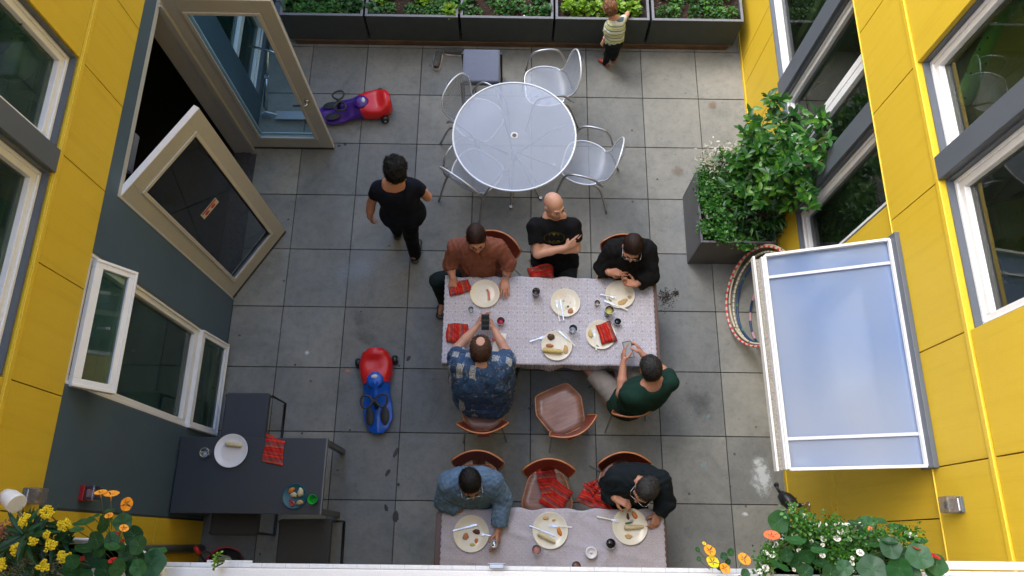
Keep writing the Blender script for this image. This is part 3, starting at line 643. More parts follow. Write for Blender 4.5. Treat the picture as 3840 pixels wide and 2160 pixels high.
def tablecloth(name, lab, x0, x1, y0, y1, drop, mt, wr, scal, seed):
    rr_ = np.random.default_rng(seed); nx, ny = 220, 110
    ex = .012
    X = np.linspace(x0 - 0, x1 + 0, nx); s = np.linspace(-drop[1], (y1 - y0) + drop[0], ny)   # s along depth from near edge
    V = np.zeros((nx, ny, 3))
    ph = rr_.uniform(0, 6, 12)
    for i, x in enumerate(X):
        for j, q in enumerate(s):
            z = .7475; y = y0 + q
            wv = .012 * math.sin(x * 17 + ph[0]) + .008 * math.sin(x * 31 + ph[1])
            if q < 0: y = y0 - .008 + wv * min(1, -q / .06) - (-q) * .03; z = .7475 + q
            elif q > y1 - y0: y = y1 + .008 + wv * .6; z = .7475 - (q - (y1 - y0))
            else:
                z += wr * (max(0, math.sin(x * 9 + q * 14 + ph[2])) ** 6 + max(0, math.sin(-x * 12 + q * 9 + ph[3])) ** 8 + .7 * max(0, math.sin(x * 4 + q * 23 + ph[4])) ** 9 + .35 * math.sin(x * 26 + ph[5]) * math.sin(q * 31 + ph[6]) * .5 + .4)
            V[i, j] = (x, y, z)
    sc_ = .007 * np.abs(np.sin(s / .024 * PI / 1.0 * .5)); V[0, :, 0] -= sc_; V[-1, :, 0] += sc_
    if scal: V[0, :, 0] += .055 * np.clip((y1 - V[0, :, 1]) / .5, 0, 1) * 0 + np.where(V[0, :, 1] > y1 - .03, .03, 0)
    I = np.arange(nx * ny).reshape(nx, ny); Fq = np.stack([I[:-1, :-1], I[1:, :-1], I[1:, 1:], I[:-1, 1:]], -1).reshape(-1, 4)
    o = npmesh(name, V.reshape(-1, 3), Fq, mt); m = o.modifiers.new('s', 'SOLIDIFY'); m.thickness = .0015; m.offset = 1
    tag(o, lab, 'tablecloth', 'white printed tablecloths')
    # lace border parts
    return o
tablecloth('tablecloth', 'white printed cloth with six plates and a straight lace end', 1.045, 2.893, -3.772, -2.99, (.14, .15), M['cloth1'], .004, False, 1)
tablecloth('tablecloth', 'creased white printed cloth nearest the white rail, its left end short of the table', 1.10, 2.878, -5.745, -4.978, (.1, .12), M['cloth2'], .006, True, 5)

# ------------------------------------------------------------------ dark patio table
dt = thing('patio_table', 'charcoal patio table against the slate wall with grey square legs', 'table', (-.486, -4.731, 0))
MB().box(-.606, .60, -.303, .303, .728, .75).build('tabletop', M['tabledark'], dt, bevel=.003)
MB().box(.60, .612, -.303, .303, .72, .751).box(-.606, .60, .294, .302, .69, .728).box(-.606, .6, -.302, -.294, .69, .728).build('apron', M['tabledarkleg'], dt)
for sx in (-1, 1):
    for sy in (-1, 1): MB().box(sx * .606 - sx * .0, sx * .606 - sx * .045, sy * .3, sy * .3 - sy * .045, 0, .727).build('leg', M['tabledarkleg'], dt, bevel=.003)

# ------------------------------------------------------------------ walnut ply chairs (local front = +Y)
def ply_chair():
    t = thing('wooden_chair', 'x', 'chair')
    half = [(.0, .215), (.115, .213), (.15, .203), (.165, .185), (.208, .07), (.212, .045), (.207, .02), (.165, -.13), (.135, -.185), (.11, -.2), (0, -.205)]
    out = half + [(-x, y) for x, y in reversed(half[1:-1])]
    m = MB(); n = len(out); rings = [0, .35, .7, 1]
    vs = [(0, -.01, .445)]; fs = []
    for q in rings[1:]:
        for x, y in out: vs.append((x * q, y * q, .445 + .014 * (x * q / .2) ** 2 - (.02 * max(0, (y * q - .14) / .07) ** 2) + .012 * max(0, (-y * q - .12) / .08)))
    for k in range(n): fs.append((0, 1 + (k + 1) % n, 1 + k))
    for r_ in range(len(rings) - 2):
        for k in range(n): a = 1 + r_ * n + k; b = 1 + r_ * n + (k + 1) % n; fs.append((a, b, b + n, a + n))
    m.add(vs, fs, True); m.build('seat', M['walnut'], t, solid=.011)
    e = MB(); e.tube([(x * 1.002, y * 1.002, .4395 + .014 * (x / .2) ** 2 - (.02 * max(0, (y - .14) / .07) ** 2) + .012 * max(0, (-y - .12) / .08)) for x, y in out], .0065, 6, closed=True); e.build('seat_edge', M['plyedge'], t)
    def bk(a, b):
        u = (a - .5) * 2; w = .215 * (1 - .22 * (1 - b) ** 2)
        x = u * w; top = .815 - .03 * abs(u) ** 4; z = .60 + (top - .60) * b + .02 * (1 - b) * abs(u) ** 3
        return (x, -.255 + .085 * u * u - .05 * (b - .5), z)
    MB().grid(bk, 18, 6).build('backrest', M['redwood'], t, solid=-.011)
    MB().tube([bk(i / 18, 1) for i in range(19)], .0075, 6).tube([bk(0, i / 6) for i in range(7)], .006, 6).tube([bk(1, i / 6) for i in range(7)], .006, 6).build('back_edge', M['plyedge'], t)
    MB().box(-.05, .05, -.262, -.2, .44, .452).grid(lambda a, b: ((a - .5) * .11, -.215 - .04 * b, .45 + .2 * b), 2, 6).build('back_brace', M['redwood'], t, solid=.01)
    for sx in (-1, 1):
        MB().tube([(sx * .1, .12, .43), (sx * .15, .15, .41), (sx * .21, .2, 0)], .0085).build('leg', M['chrome'], t)
        MB().tube([(sx * .1, -.1, .43), (sx * .15, -.15, .41), (sx * .2, -.25, 0)], .0085).build('leg', M['chrome'], t)
    return t
proto = ply_chair()
chairs = [('empty walnut chair turned away from the long table', 2.085, -4.125, .42),
          ('wooden chair holding a red striped cloth, seen from the front', 1.96, -4.86, PI),
          ('wooden chair under the man in the dark jacket', 2.585, -4.80, PI + .02),
          ('wooden chair under the man in the blue patterned shirt', 1.40, -4.10, .03),
          ('wooden chair under the man in the green tee', 2.645, -3.95, .3),
          ('wooden chair behind the person in the rust brown shirt', 1.44, -2.84, PI - .4),
          ('wooden chair under the bald man with crossed arms', 2.04, -2.76, PI + .1),
          ('wooden chair behind the person in the black sweater', 2.645, -2.86, PI - .05),
          ('wooden chair behind the man in the denim jacket', 1.37, -4.80, PI - .02)]
for i, (lab, x, y, a) in enumerate(chairs):
    o = proto if i == 0 else copy_tree(proto)
    o.location = (x, y, 0); o.rotation_euler = (0, 0, a); o['label'] = lab; o['group'] = 'wooden chairs at the two long tables'

# ------------------------------------------------------------------ round mesh table
rt = thing('round_table', 'round silver perforated table with white hub ring', 'table', (1.645, -1.52, 0))
R_ = .592
MB().lathe([(.03, .7165), (.3, .7165), (R_, .7165)], 64, caps=False).build('tabletop', M['meshtop'], rt)
MB().tube([(R_ * math.cos(a), R_ * math.sin(a), .715) for a in [2 * PI * k / 72 for k in range(72)]], .011, 8, closed=True).build('rim', M['steellight'], rt)
MB().lathe([(.022, .719), (.035, .7195), (.036, .712), (.022, .708), (.022, .719)], 28, caps=False).build('hub_ring', M['white'], rt)
for k, a in enumerate([PI / 2 + .35, .25, -1.15, PI + .02]):
    ca, sa = math.cos(a), math.sin(a)
    MB().tube([(.54 * ca, .54 * sa, .70), (.40 * ca, .40 * sa, .675), (.06 * ca, .06 * sa, .36)], .009).build('leg', M['steel'], rt)
for k, a in enumerate([-1.63, -.85, .15]):
    ca, sa = math.cos(a), math.sin(a)
    pts = arc([(.04 * ca, .04 * sa, .38), (.12 * ca, .12 * sa, .30), (.3 * ca, .3 * sa, .12), (.43 * ca, .43 * sa, .0)], 5)
    MB().tube(pts, .012).lathe([(.017, 0), (.017, .03)], 10, c=(.43 * ca, .43 * sa, 0)).build('foot', M['steel'], rt)
MB().lathe([(.0, .25), (.035, .26), (.03, .40), (0, .41)], 12).build('hub', M['steel'], rt)

# ------------------------------------------------------------------ mesh armchairs (front = +Y)
def mesh_chair():
    t = thing('mesh_armchair', 'x', 'armchair')
    # profile along s: seat front -> back top
    prof = [(.235, .405), (.20, .425), (.1, .43), (-.02, .425), (-.12, .42), (-.19, .44), (-.235, .50), (-.27, .60), (-.30, .70), (-.325, .79), (-.335, .83)]
    wid = [.10, .185, .232, .235, .205, .172, .178, .215, .215, .16, .06]
    def pt(i, u): y, z = prof[i]; w = wid[i]; return (u * w, y + (.04 * u * u if i >= 5 else 0), z + (.012 * u * u if i < 5 else 0))
    MB().grid(lambda a, b: pt(round(a * 10), b * 2 - 1), 10, 8).build('seat_shell', M['meshseat'], t, subd=1)
    edge = [pt(i, -1) for i in range(11)] + [pt(10 - i, 1) for i in range(11)]
    MB().tube(arc(edge + [edge[0]], 3)[:-1], .0085, 6, closed=True).build('shell_rim', M['steellight'], t)
    for s in (-1, 1):
        pts = arc([(s * .25, .24, 0), (s * .265, .20, .36), (s * .272, .15, .60), (s * .275, .02, .665), (s * .27, -.12, .64), (s * .235, -.20, .50), (s * .20, -.21, .45)], 5)
        MB().tube(pts, .0115).build('arm_leg', M['steel'], t)
        MB().tube(arc([(s * .19, -.1, .42), (s * .22, -.2, .36), (s * .26, -.32, .0)], 5), .0115).build('rear_leg', M['steel'], t)
        MB().tube([(s * .18, .16, .42), (s * .262, .21, .33)], .009).build('seat_bracket', M['steel'], t)
    return t
mc = mesh_chair()
for i, (lab, x, y, a) in enumerate([('silver mesh armchair upper right of the round table, nearest the toddler', 1.99, -.77, PI / 2 + .1),
                                    ('silver mesh armchair right of the round table, above the bald man', 2.37, -1.66, PI / 2 - .27),
                                    ('silver mesh armchair beside the grey cushioned chair, upper left of the round table', 1.27, -1.17, -2.15),
                                    ('silver mesh armchair tucked under the lower left of the round table', 1.27, -1.78, -.62)]):
    o = mc if i == 0 else copy_tree(mc)
    o.location = (x, y, 0); o.rotation_euler = (0, 0, a); o['label'] = lab; o['group'] = 'silver mesh armchairs round the round table'

# ------------------------------------------------------------------ upholstered sled chairs
def uphol(lab, cx, cy, rz, cush, w=.385, d=.40, flip=1):
    t = thing('upholstered_chair', lab, 'chair', (cx, cy, 0), rz, 'upholstered chairs with black sled frames')
    MB().box(-w / 2, w / 2, -d / 2, d / 2, .40, .475).build('seat', cush, t, bevel=.022, seg=4)
    for s in (-1, 1):
        x = s * (w / 2 + .012)
        pts = [(x, -d / 2 + .02, .42), (x, -d / 2 + .01, .012), (x, d / 2 - .01, .012), (x, d / 2 - .02, .42)]
        MB().tube(pts, .012, 4).build('sled_frame', M['black'], t)
    MB().tube([(-w / 2, -d / 2 + .02, .39), (w / 2, -d / 2 + .02, .39)], .011, 4).tube([(-w / 2, d / 2 - .02, .39), (w / 2, d / 2 - .02, .39)], .011, 4).build('cross_bar', M['black'], t)
    return t
uphol('blue grey cushioned chair between the planters and the round table', 1.295, -.552, 0, M['cushion'])
uphol('slate cushioned chair half under the far side of the charcoal patio table', -.685, -4.21, 0, M['cushiondark'], .385, .42)
uphol('dark grey cushioned chair on the near side of the patio table', -.065, -5.27, .02, M['cushiondark2'], .44, .42)
uphol('dark chair frame almost hidden under the near left of the patio table', -.66, -5.0, 0, M['cushiondark2'], .4, .4)

# ------------------------------------------------------------------ ride-on wiggle cars (front = -Y local)
def wiggle(lab, x, y, rz, colr, name):
    t = thing('ride_on_car', lab, 'ride-on toy', (x, y, 0), rz, 'ride-on swing cars')
    bm_ = mat(name, colr, .28, var=.05, bump=.02); rd = mat(name + '_seat', (.62, .014, .018, 1), .3, var=.05, bump=.02)
    def sec(s): # s 0 seat end .. 1 nose ; half width, height
        K = [(0, .08, .19), (.05, .13, .21), (.17, .158, .195), (.3, .15, .2), (.42, .125, .2), (.54, .12, .155), (.68, .136, .115), (.82, .134, .1), (.93, .1, .11), (1, .045, .11)]
        for (a, w0, h0), (b, w1, h1) in zip(K[:-1], K[1:]):
            if a <= s <= b: q = (s - a) / (b - a); q = q * q * (3 - 2 * q); return w0 + (w1 - w0) * q, h0 + (h1 - h0) * q
    L = .79
    def srf(s0, s1, k):
        def fn(a, b):
            s = s0 + (s1 - s0) * a; w, h = sec(s); an = PI * b
            x_ = -w * math.cos(an) * (1 + .0 * s); z = .055 + (h - .055) * max(0, math.sin(an)) ** .45
            if k == 'seat': z -= .03 * math.sin(an) ** 4 * math.sin(min(1, max(0, (s - .08) / .25)) * PI)
            if k == 'body' and s > .42: z += .03 * max(0, math.sin(an)) ** 12 * (1 if s < .62 else max(0, 1 - (s - .62) * 3)) - .02 * abs(math.sin(2 * an))
            return (x_, .30 - L * s + (.0), z)
        return fn
    MB().grid(srf(0, .42, 'seat'), 20, 24).build('seat', rd, t)
    MB().grid(lambda a, b: (lambda p: (p[0] * 1.0, p[1], p[2] + .002))(srf(.4, 1, 'body')(a, b)), 28, 24).build('body', bm_, t)
    MB().grid(lambda a, b: ((a - .5) * 2 * (sec(b)[0] * .98), .30 - L * b, .055), 2, 20).build('floor_pan', bm_, t)
    # seat hump in the body colour reaching into the seat
    MB().lathe([(.085, .18), (.07, .203), (.03, .211), (0, .212)], 24, c=(0, -.01, 0), sc=(1, 1.0)).build('collar', bm_, t)
    MB().lathe([(.032, .212), (.03, .2165), (0, .217)], 18, c=(0, .02, 0), sc=(1, .55)).build('badge', mat('silver_badge', (.7, .72, .72, 1), .3), t)
    for s in (-1, 1):
        MB().lathe([(0, 0), (.052, .001), (.05, .003), (0, .004)], 18, c=(s * .07, -.335, .113), sc=(.8, 1.6)).build('foot_pad', mat('foot_pad_black', (.02, .02, .02, 1), .6), t)
        MB().lathe([(0, -.028), (.038, -.024), (.045, 0), (.038, .024), (0, .028)], 20, M=Tm((s * .175, .2, .045), 0, 0, PI / 2)).tube([(s * .1, .19, .06), (s * .175, .2, .045)], .018).build('wheel', M['blackplastic'], t)
        MB().lathe([(.012, .0), (.012, .002)], 10, M=Tm((s * .203, .2, .05), 0, 0, PI / 2)).build('axle_cap', mat('axle_cap', (.6, .6, .6, 1), .4), t)
        MB().lathe([(0, -.014), (.024, -.012), (.024, .012), (0, .014)], 12, M=Tm((s * .035, -.33, .028), 0, 0, PI / 2)).build('front_wheel', M['blackplastic'], t)
        lp = [(s * (.012), 0, 0), (s * .04, .045, 0), (s * .085, .06, .0), (s * .118, .035, 0), (s * .115, -.02, 0), (s * .085, -.058, 0), (s * .045, -.045, 0)]
        c = (0, -.225, .27)
        MB().tube([(p[0] + c[0], p[1] + c[1], p[2] + c[2]) for p in arc(lp + [lp[0]], 4)[:-1]], .0105, 8, closed=True).build('steering_loop', M['blackplastic'], t)
    MB().lathe([(0, .26), (.026, .262), (.026, .276), (0, .28)], 14, c=(0, -.225, 0)).tube([(0, -.225, .26), (0, -.26, .12)], .02).build('steering_column', M['blackplastic'], t)
    MB().lathe([(0, .28), (.008, .28), (0, .286)], 8, c=(0, -.225, 0)).build('bolt', M['chrome'], t)
    return t
c2 = P(1408, 1460, .12); wiggle('red and blue ride-on car in the middle of the paving', c2[0] + .0, c2[1] + .085, .1, (.01, .1, .5, 1), 'car_blue')
c1 = P(1350, 400, .12); wiggle('red and purple ride-on car beside the open glass door', c1[0] + .03, c1[1] + .02, -PI / 2 + .22, (.06, .018, .23, 1), 'car_purple')

# ------------------------------------------------------------------ kick scooter behind the glass
sc0 = P(998, 432, .05); st0 = P(1000, 192, .78)
ks = thing('kick_scooter', 'silver kick scooter standing behind the open glass door', 'scooter', (sc0[0], sc0[1], 0))
base = Vector((0, 0, 0)); top = Vector((.21, .28, .78)); d = (top - Vector((0, 0, .1)))
MB().tube([(0, 0, .06), tuple(top)], .014).tube([tuple(Vector((0, 0, .1)) + d * .1), tuple(Vector((0, 0, .1)) + d * .6)], .02).lathe([(.024, -.01), (.024, .01)], 10, c=tuple(Vector((0, 0, .1)) + d * .6)).build('steering_tube', M['chrome'], ks)
MB().tube([tuple(top + Vector((-.2, .06, .0))), tuple(top + Vector((.2, -.06, 0)))], .012).build('handlebar', M['chrome'], ks)
MB().box(.1, .46, -.05, .05, .045, .06).tube([(0, 0, .12), (.12, 0, .06)], .016).build('deck', M['steel'], ks, bevel=.004)
for x in (0, .5): MB().lathe([(.03, -.012), (.05, -.012), (.05, .012), (.03, .012)], 20, M=Tm((x, 0, .05), 0, PI / 2)).build('wheel', mat('scooter_wheel', (.5, .52, .55, 1), .4), ks)

# ------------------------------------------------------------------ shoes by the planters
def shoe(lab, u, v, rz, lean, red):
    p = P(u, v, .0); t = thing('sneaker', lab, 'shoe', (p[0], p[1], 0), rz, 'pair of dark sneakers'); t.scale = (1.05, .82, .86)
    out = [(.0, .145), (.032, .133), (.048, .09), (.048, .03), (.040, -.03), (.042, -.09), (.03, -.135), (0, -.148)]; o2 = out + [(-x, y) for x, y in reversed(out[1:-1])]
    MB().prism(o2, 0, .022).build('sole', mat('cream_sole', (.6, .52, .44, 1), .7), t, bevel=.005)
    def up(a, b):
        y = .13 - a * .265; w = .037 * (1 - abs((a - .45) * 1.6) ** 4 * .55); an = PI * b; h = .045 + .04 * a if a < .9 else .08
        cut = 1 if a < .42 else max(.0, 1 - (a - .42) * 9)
        z = .02 + h * math.sin(an) ** .6 * (1 if (b < .22 or b > .78 or cut > 0) else 1)
        return (-w * math.cos(an), y, z)
    MB().grid(up, 16, 12).build('upper', mat('dark_knit', (.09, .092, .095, 1), .85, var=.3, vs=60), t)
    MB().lathe([(0, .0), (.026, .0), (.024, .004)], 18, c=(0, -.055, .082), sc=(.8, 2.1)).build('shoe_opening', M['black'], t)
    MB().box(-.022, .022, -.125, -.09, .03, .088).build('heel_patch', mat('shoe_red', (.32, .02, .03, 1) if red else (.09, .02, .035, 1), .7), t, bevel=.01)
shoe('dark sneaker pointing at the planters', 1641, 232, -.12, 0, 0)
shoe('dark sneaker with red lining lying sideways by the planter base', 1702, 198, PI / 2 - .1, 0, 1)

# ------------------------------------------------------------------ hula hoops leaning on the wall
def hoop(lab, r, bx, by, tz, mt, rt_=.012):
    """rests on paving at x=bx, leans to wall"""
    t_ = math.acos(min(1, (XR - .03 - bx) / (2 * r))); cx = bx + r * math.cos(t_); cz = r * math.sin(t_) + rt_
    e1 = Vector((math.cos(t_), 0, math.sin(t_))); e2 = Vector((0, 1, 0))
    m_ = MB(); n_ = 84; pts = [tuple(e1 * r * math.cos(a) + e2 * r * math.sin(a)) for a in [2 * PI * k / n_ for k in range(n_)]]
    m_.tube(pts, rt_, 8, closed=True); o = m_.build('hula_hoop', mt, None, loc=(cx, by, cz + .0))
    tag(o, lab, 'hula hoop', 'hula hoops leaning on the right wall'); return o
def bandmat(name, cols, n=14, tw=0.0):
    m = N(name); tc = m.new('ShaderNodeTexCoord'); sep = m.new('ShaderNodeSeparateXYZ'); m.link(tc.outputs['Object'], sep.inputs[0])
    rad = m.math('SQRT', m.math('ADD', m.math('MULTIPLY', sep.outputs[0], sep.outputs[0]), m.math('MULTIPLY', sep.outputs[2], sep.outputs[2])))
    sg = m.math('MULTIPLY', m.math('SIGN', sep.outputs[2]), rad)
    an = m.math('ARCTAN2', sep.outputs[1], sg); w = m.math('FRACT', m.math('MULTIPLY', m.math('ADD', an, 3.2), n / 6.2832))
    m.base(m.ramp(w, cols, 'CONSTANT')); m.b.inputs['Roughness'].default_value = .4; return m.m
whc = (.62, .52, .42, 1)
hoop('red and cream striped hula hoop, outermost against the wall', .47, 3.765, -3.03, 0, bandmat('hoop_red_stripe', [(0, whc), (.55, (.7, .03, .05, 1))], 46), .011)
hoop('cream hula hoop behind the striped one', .465, 3.80, -3.01, 0, bandmat('hoop_cream', [(0, (.62, .52, .38, 1)), (.93, (.15, .12, .1, 1))], 11), .010)
hoop('white hula hoop flecked with black', .44, 3.835, -3.045, 0, bandmat('hoop_fleck', [(0, (.6, .58, .46, 1)), (.6, (.07, .08, .05, 1)), (.75, (.6, .58, .46, 1)), (.92, (.12, .14, .1, 1))], 60), .011)
hoop('dark blue hula hoop with green bands', .40, 3.87, -3.06, 0, bandmat('hoop_blue', [(0, (.015, .06, .17, 1)), (.75, (.06, .2, .05, 1)), (.85, (.015, .06, .17, 1))], 9), .012)
hoop('small navy and pink hula hoop', .33, 3.99, -3.16, 0, bandmat('hoop_navy', [(0, (.01, .04, .13, 1)), (.6, (.55, .3, .36, 1))], 10), .011)
# red things near the rail on the lower left
p = P(745, 2068, .5); h = thing('garden_tool', 'red handled tool with black looped cord beside the yellow wall', 'tool', tuple(p))
MB().tube([(-.03, .04, .02), (.01, -.02, 0)], [.02, .022]).build('grip', mat('red_grip', (.4, .02, .02, 1), .4), h)
MB().tube(arc([(.01, -.02, 0), (.06, .0, -.02), (.09, -.03, -.05), (.06, -.1, -.2)], 4), .006).tube(arc([(.01, -.02, 0), (.03, -.08, -.1), (.05, -.12, -.3)], 4), .008).build('cord', M['black'], h)
p = P(860, 2100, .25); h = thing('toy_helmet', 'black and pink helmet shell with a grey ball edge near the white rail', 'helmet', tuple(p))
MB().lathe([(.16, -.12), (.155, -.02), (.12, .07), (.06, .11), (0, .12)], 24, M=Tm((-.02, -.06, 0), 0, 0, .5)).build('shell', M['black'], h)
MB().lathe([(.165, -.125), (.17, -.1), (.163, -.09)], 24, M=Tm((-.02, -.06, 0), 0, 0, .5)).build('rim', mat('pink_rim', (.6, .03, .09, 1), .4), h)
MB().lathe([(0, .06), (.04, .045), (.06, 0), (.04, -.045), (0, -.06)], 18, c=(.0, -.02, .1)).build('ball', mat('pale_grey_ball', (.4, .46, .46, 1), .4), h)
p0, p1 = P(560, 2092, 1.0), P(745, 2095, 1.0)
gp = thing('drain_pipe', 'grey drain pipe running along the bottom of the left yellow wall', 'pipe', (XL + .05, -5.35, 0))
MB().tube([(0, .04, 3.3), (0, .04, .05)], .035).build('pipe', M['greypost'], gp)
# white clip lamp at the far left
p = P(38, 1868, 4.0); wl = thing('white_spotlight', 'small white cup shaped lamp at the far left edge above the yellow flowers', 'lamp', tuple(p))
MB().lathe([(.036, .05), (.037, .04), (.034, 0), (.022, -.035), (0, -.045)], 24, M=Tm((0, 0, 0), -.5, 0, 1.25)).build('shade', M['white'], wl)
MB().lathe([(.033, .045), (0, .044)], 24, M=Tm((0, 0, 0), -.5, 0, 1.25)).build('lens', M['black'], wl)
MB().tube([(0, -.02, -.02), (-.03, -.12, -.25), (-.03, -.2, -.3)], .006).tube([(-.04, -.0, 0), (-.12, -.02, -.02)], .02).build('stem', M['steel'], wl)
# ------------------------------------------------------------------ leaves
def leaf_cloud(name, mt, C, D, U, L, W, parent=None, fold=.25, droop=.25):
    """C base points, D directions, U normals, arrays (n,3); L, W arrays. Each leaf: 8 verts / 6 quads-tris, pointed oval"""
    C = np.asarray(C, float); n = len(C); D = np.asarray(D, float); D /= np.linalg.norm(D, axis=1)[:, None] + 1e-9
    U = np.asarray(U, float); Sd = np.cross(D, U); Sd /= np.linalg.norm(Sd, axis=1)[:, None] + 1e-9; U = np.cross(Sd, D)
    L = np.broadcast_to(L, (n,)); W = np.broadcast_to(W, (n,))
    prof = [(0, 0, 0), (.28, .8, .06), (.6, 1.0, .05), (1, 0, -.15 * droop * 4)]
    V = []
    rows = [(0, [0]), (.25, [-.78, 0, .78]), (.58, [-.95, 0, .95]), (.85, [-.5, 0, .5]), (1.0, [0])]
    for s, us in rows:
        for u in us:
            z = abs(u) * fold * W * .5 - droop * L * s * s
            V.append(C + D * (L * s)[:, None] + Sd * (u * W * .5)[:, None] + U * z[:, None])
    V = np.stack(V, 1); k = V.shape[1]
    q = [(0, 1, 2, 2), (0, 2, 3, 3), (1, 4, 5, 2), (2, 5, 6, 3), (4, 7, 8, 5), (5, 8, 9, 6), (7, 10, 10, 8), (8, 10, 10, 9)]
    tri = []
    for a in q:
        if a[2] == a[3]: tri.append((a[0], a[1], a[2]))
        elif a[1] == a[2]: tri.append((a[0], a[1], a[3]))
        else: tri += [(a[0], a[1], a[2]), (a[0], a[2], a[3])]
    tri = np.array(tri); Fq = (np.arange(n)[:, None, None] * k + tri[None]).reshape(-1, 3)
    return npmesh(name, V.reshape(-1, 3), Fq, mt, parent, smooth=True)
def rdir(r, n, up=.4):
    d = r.normal(size=(n, 3)); d /= np.linalg.norm(d, axis=1)[:, None]; d[:, 2] = np.abs(d[:, 2]) * .6 + up; return d
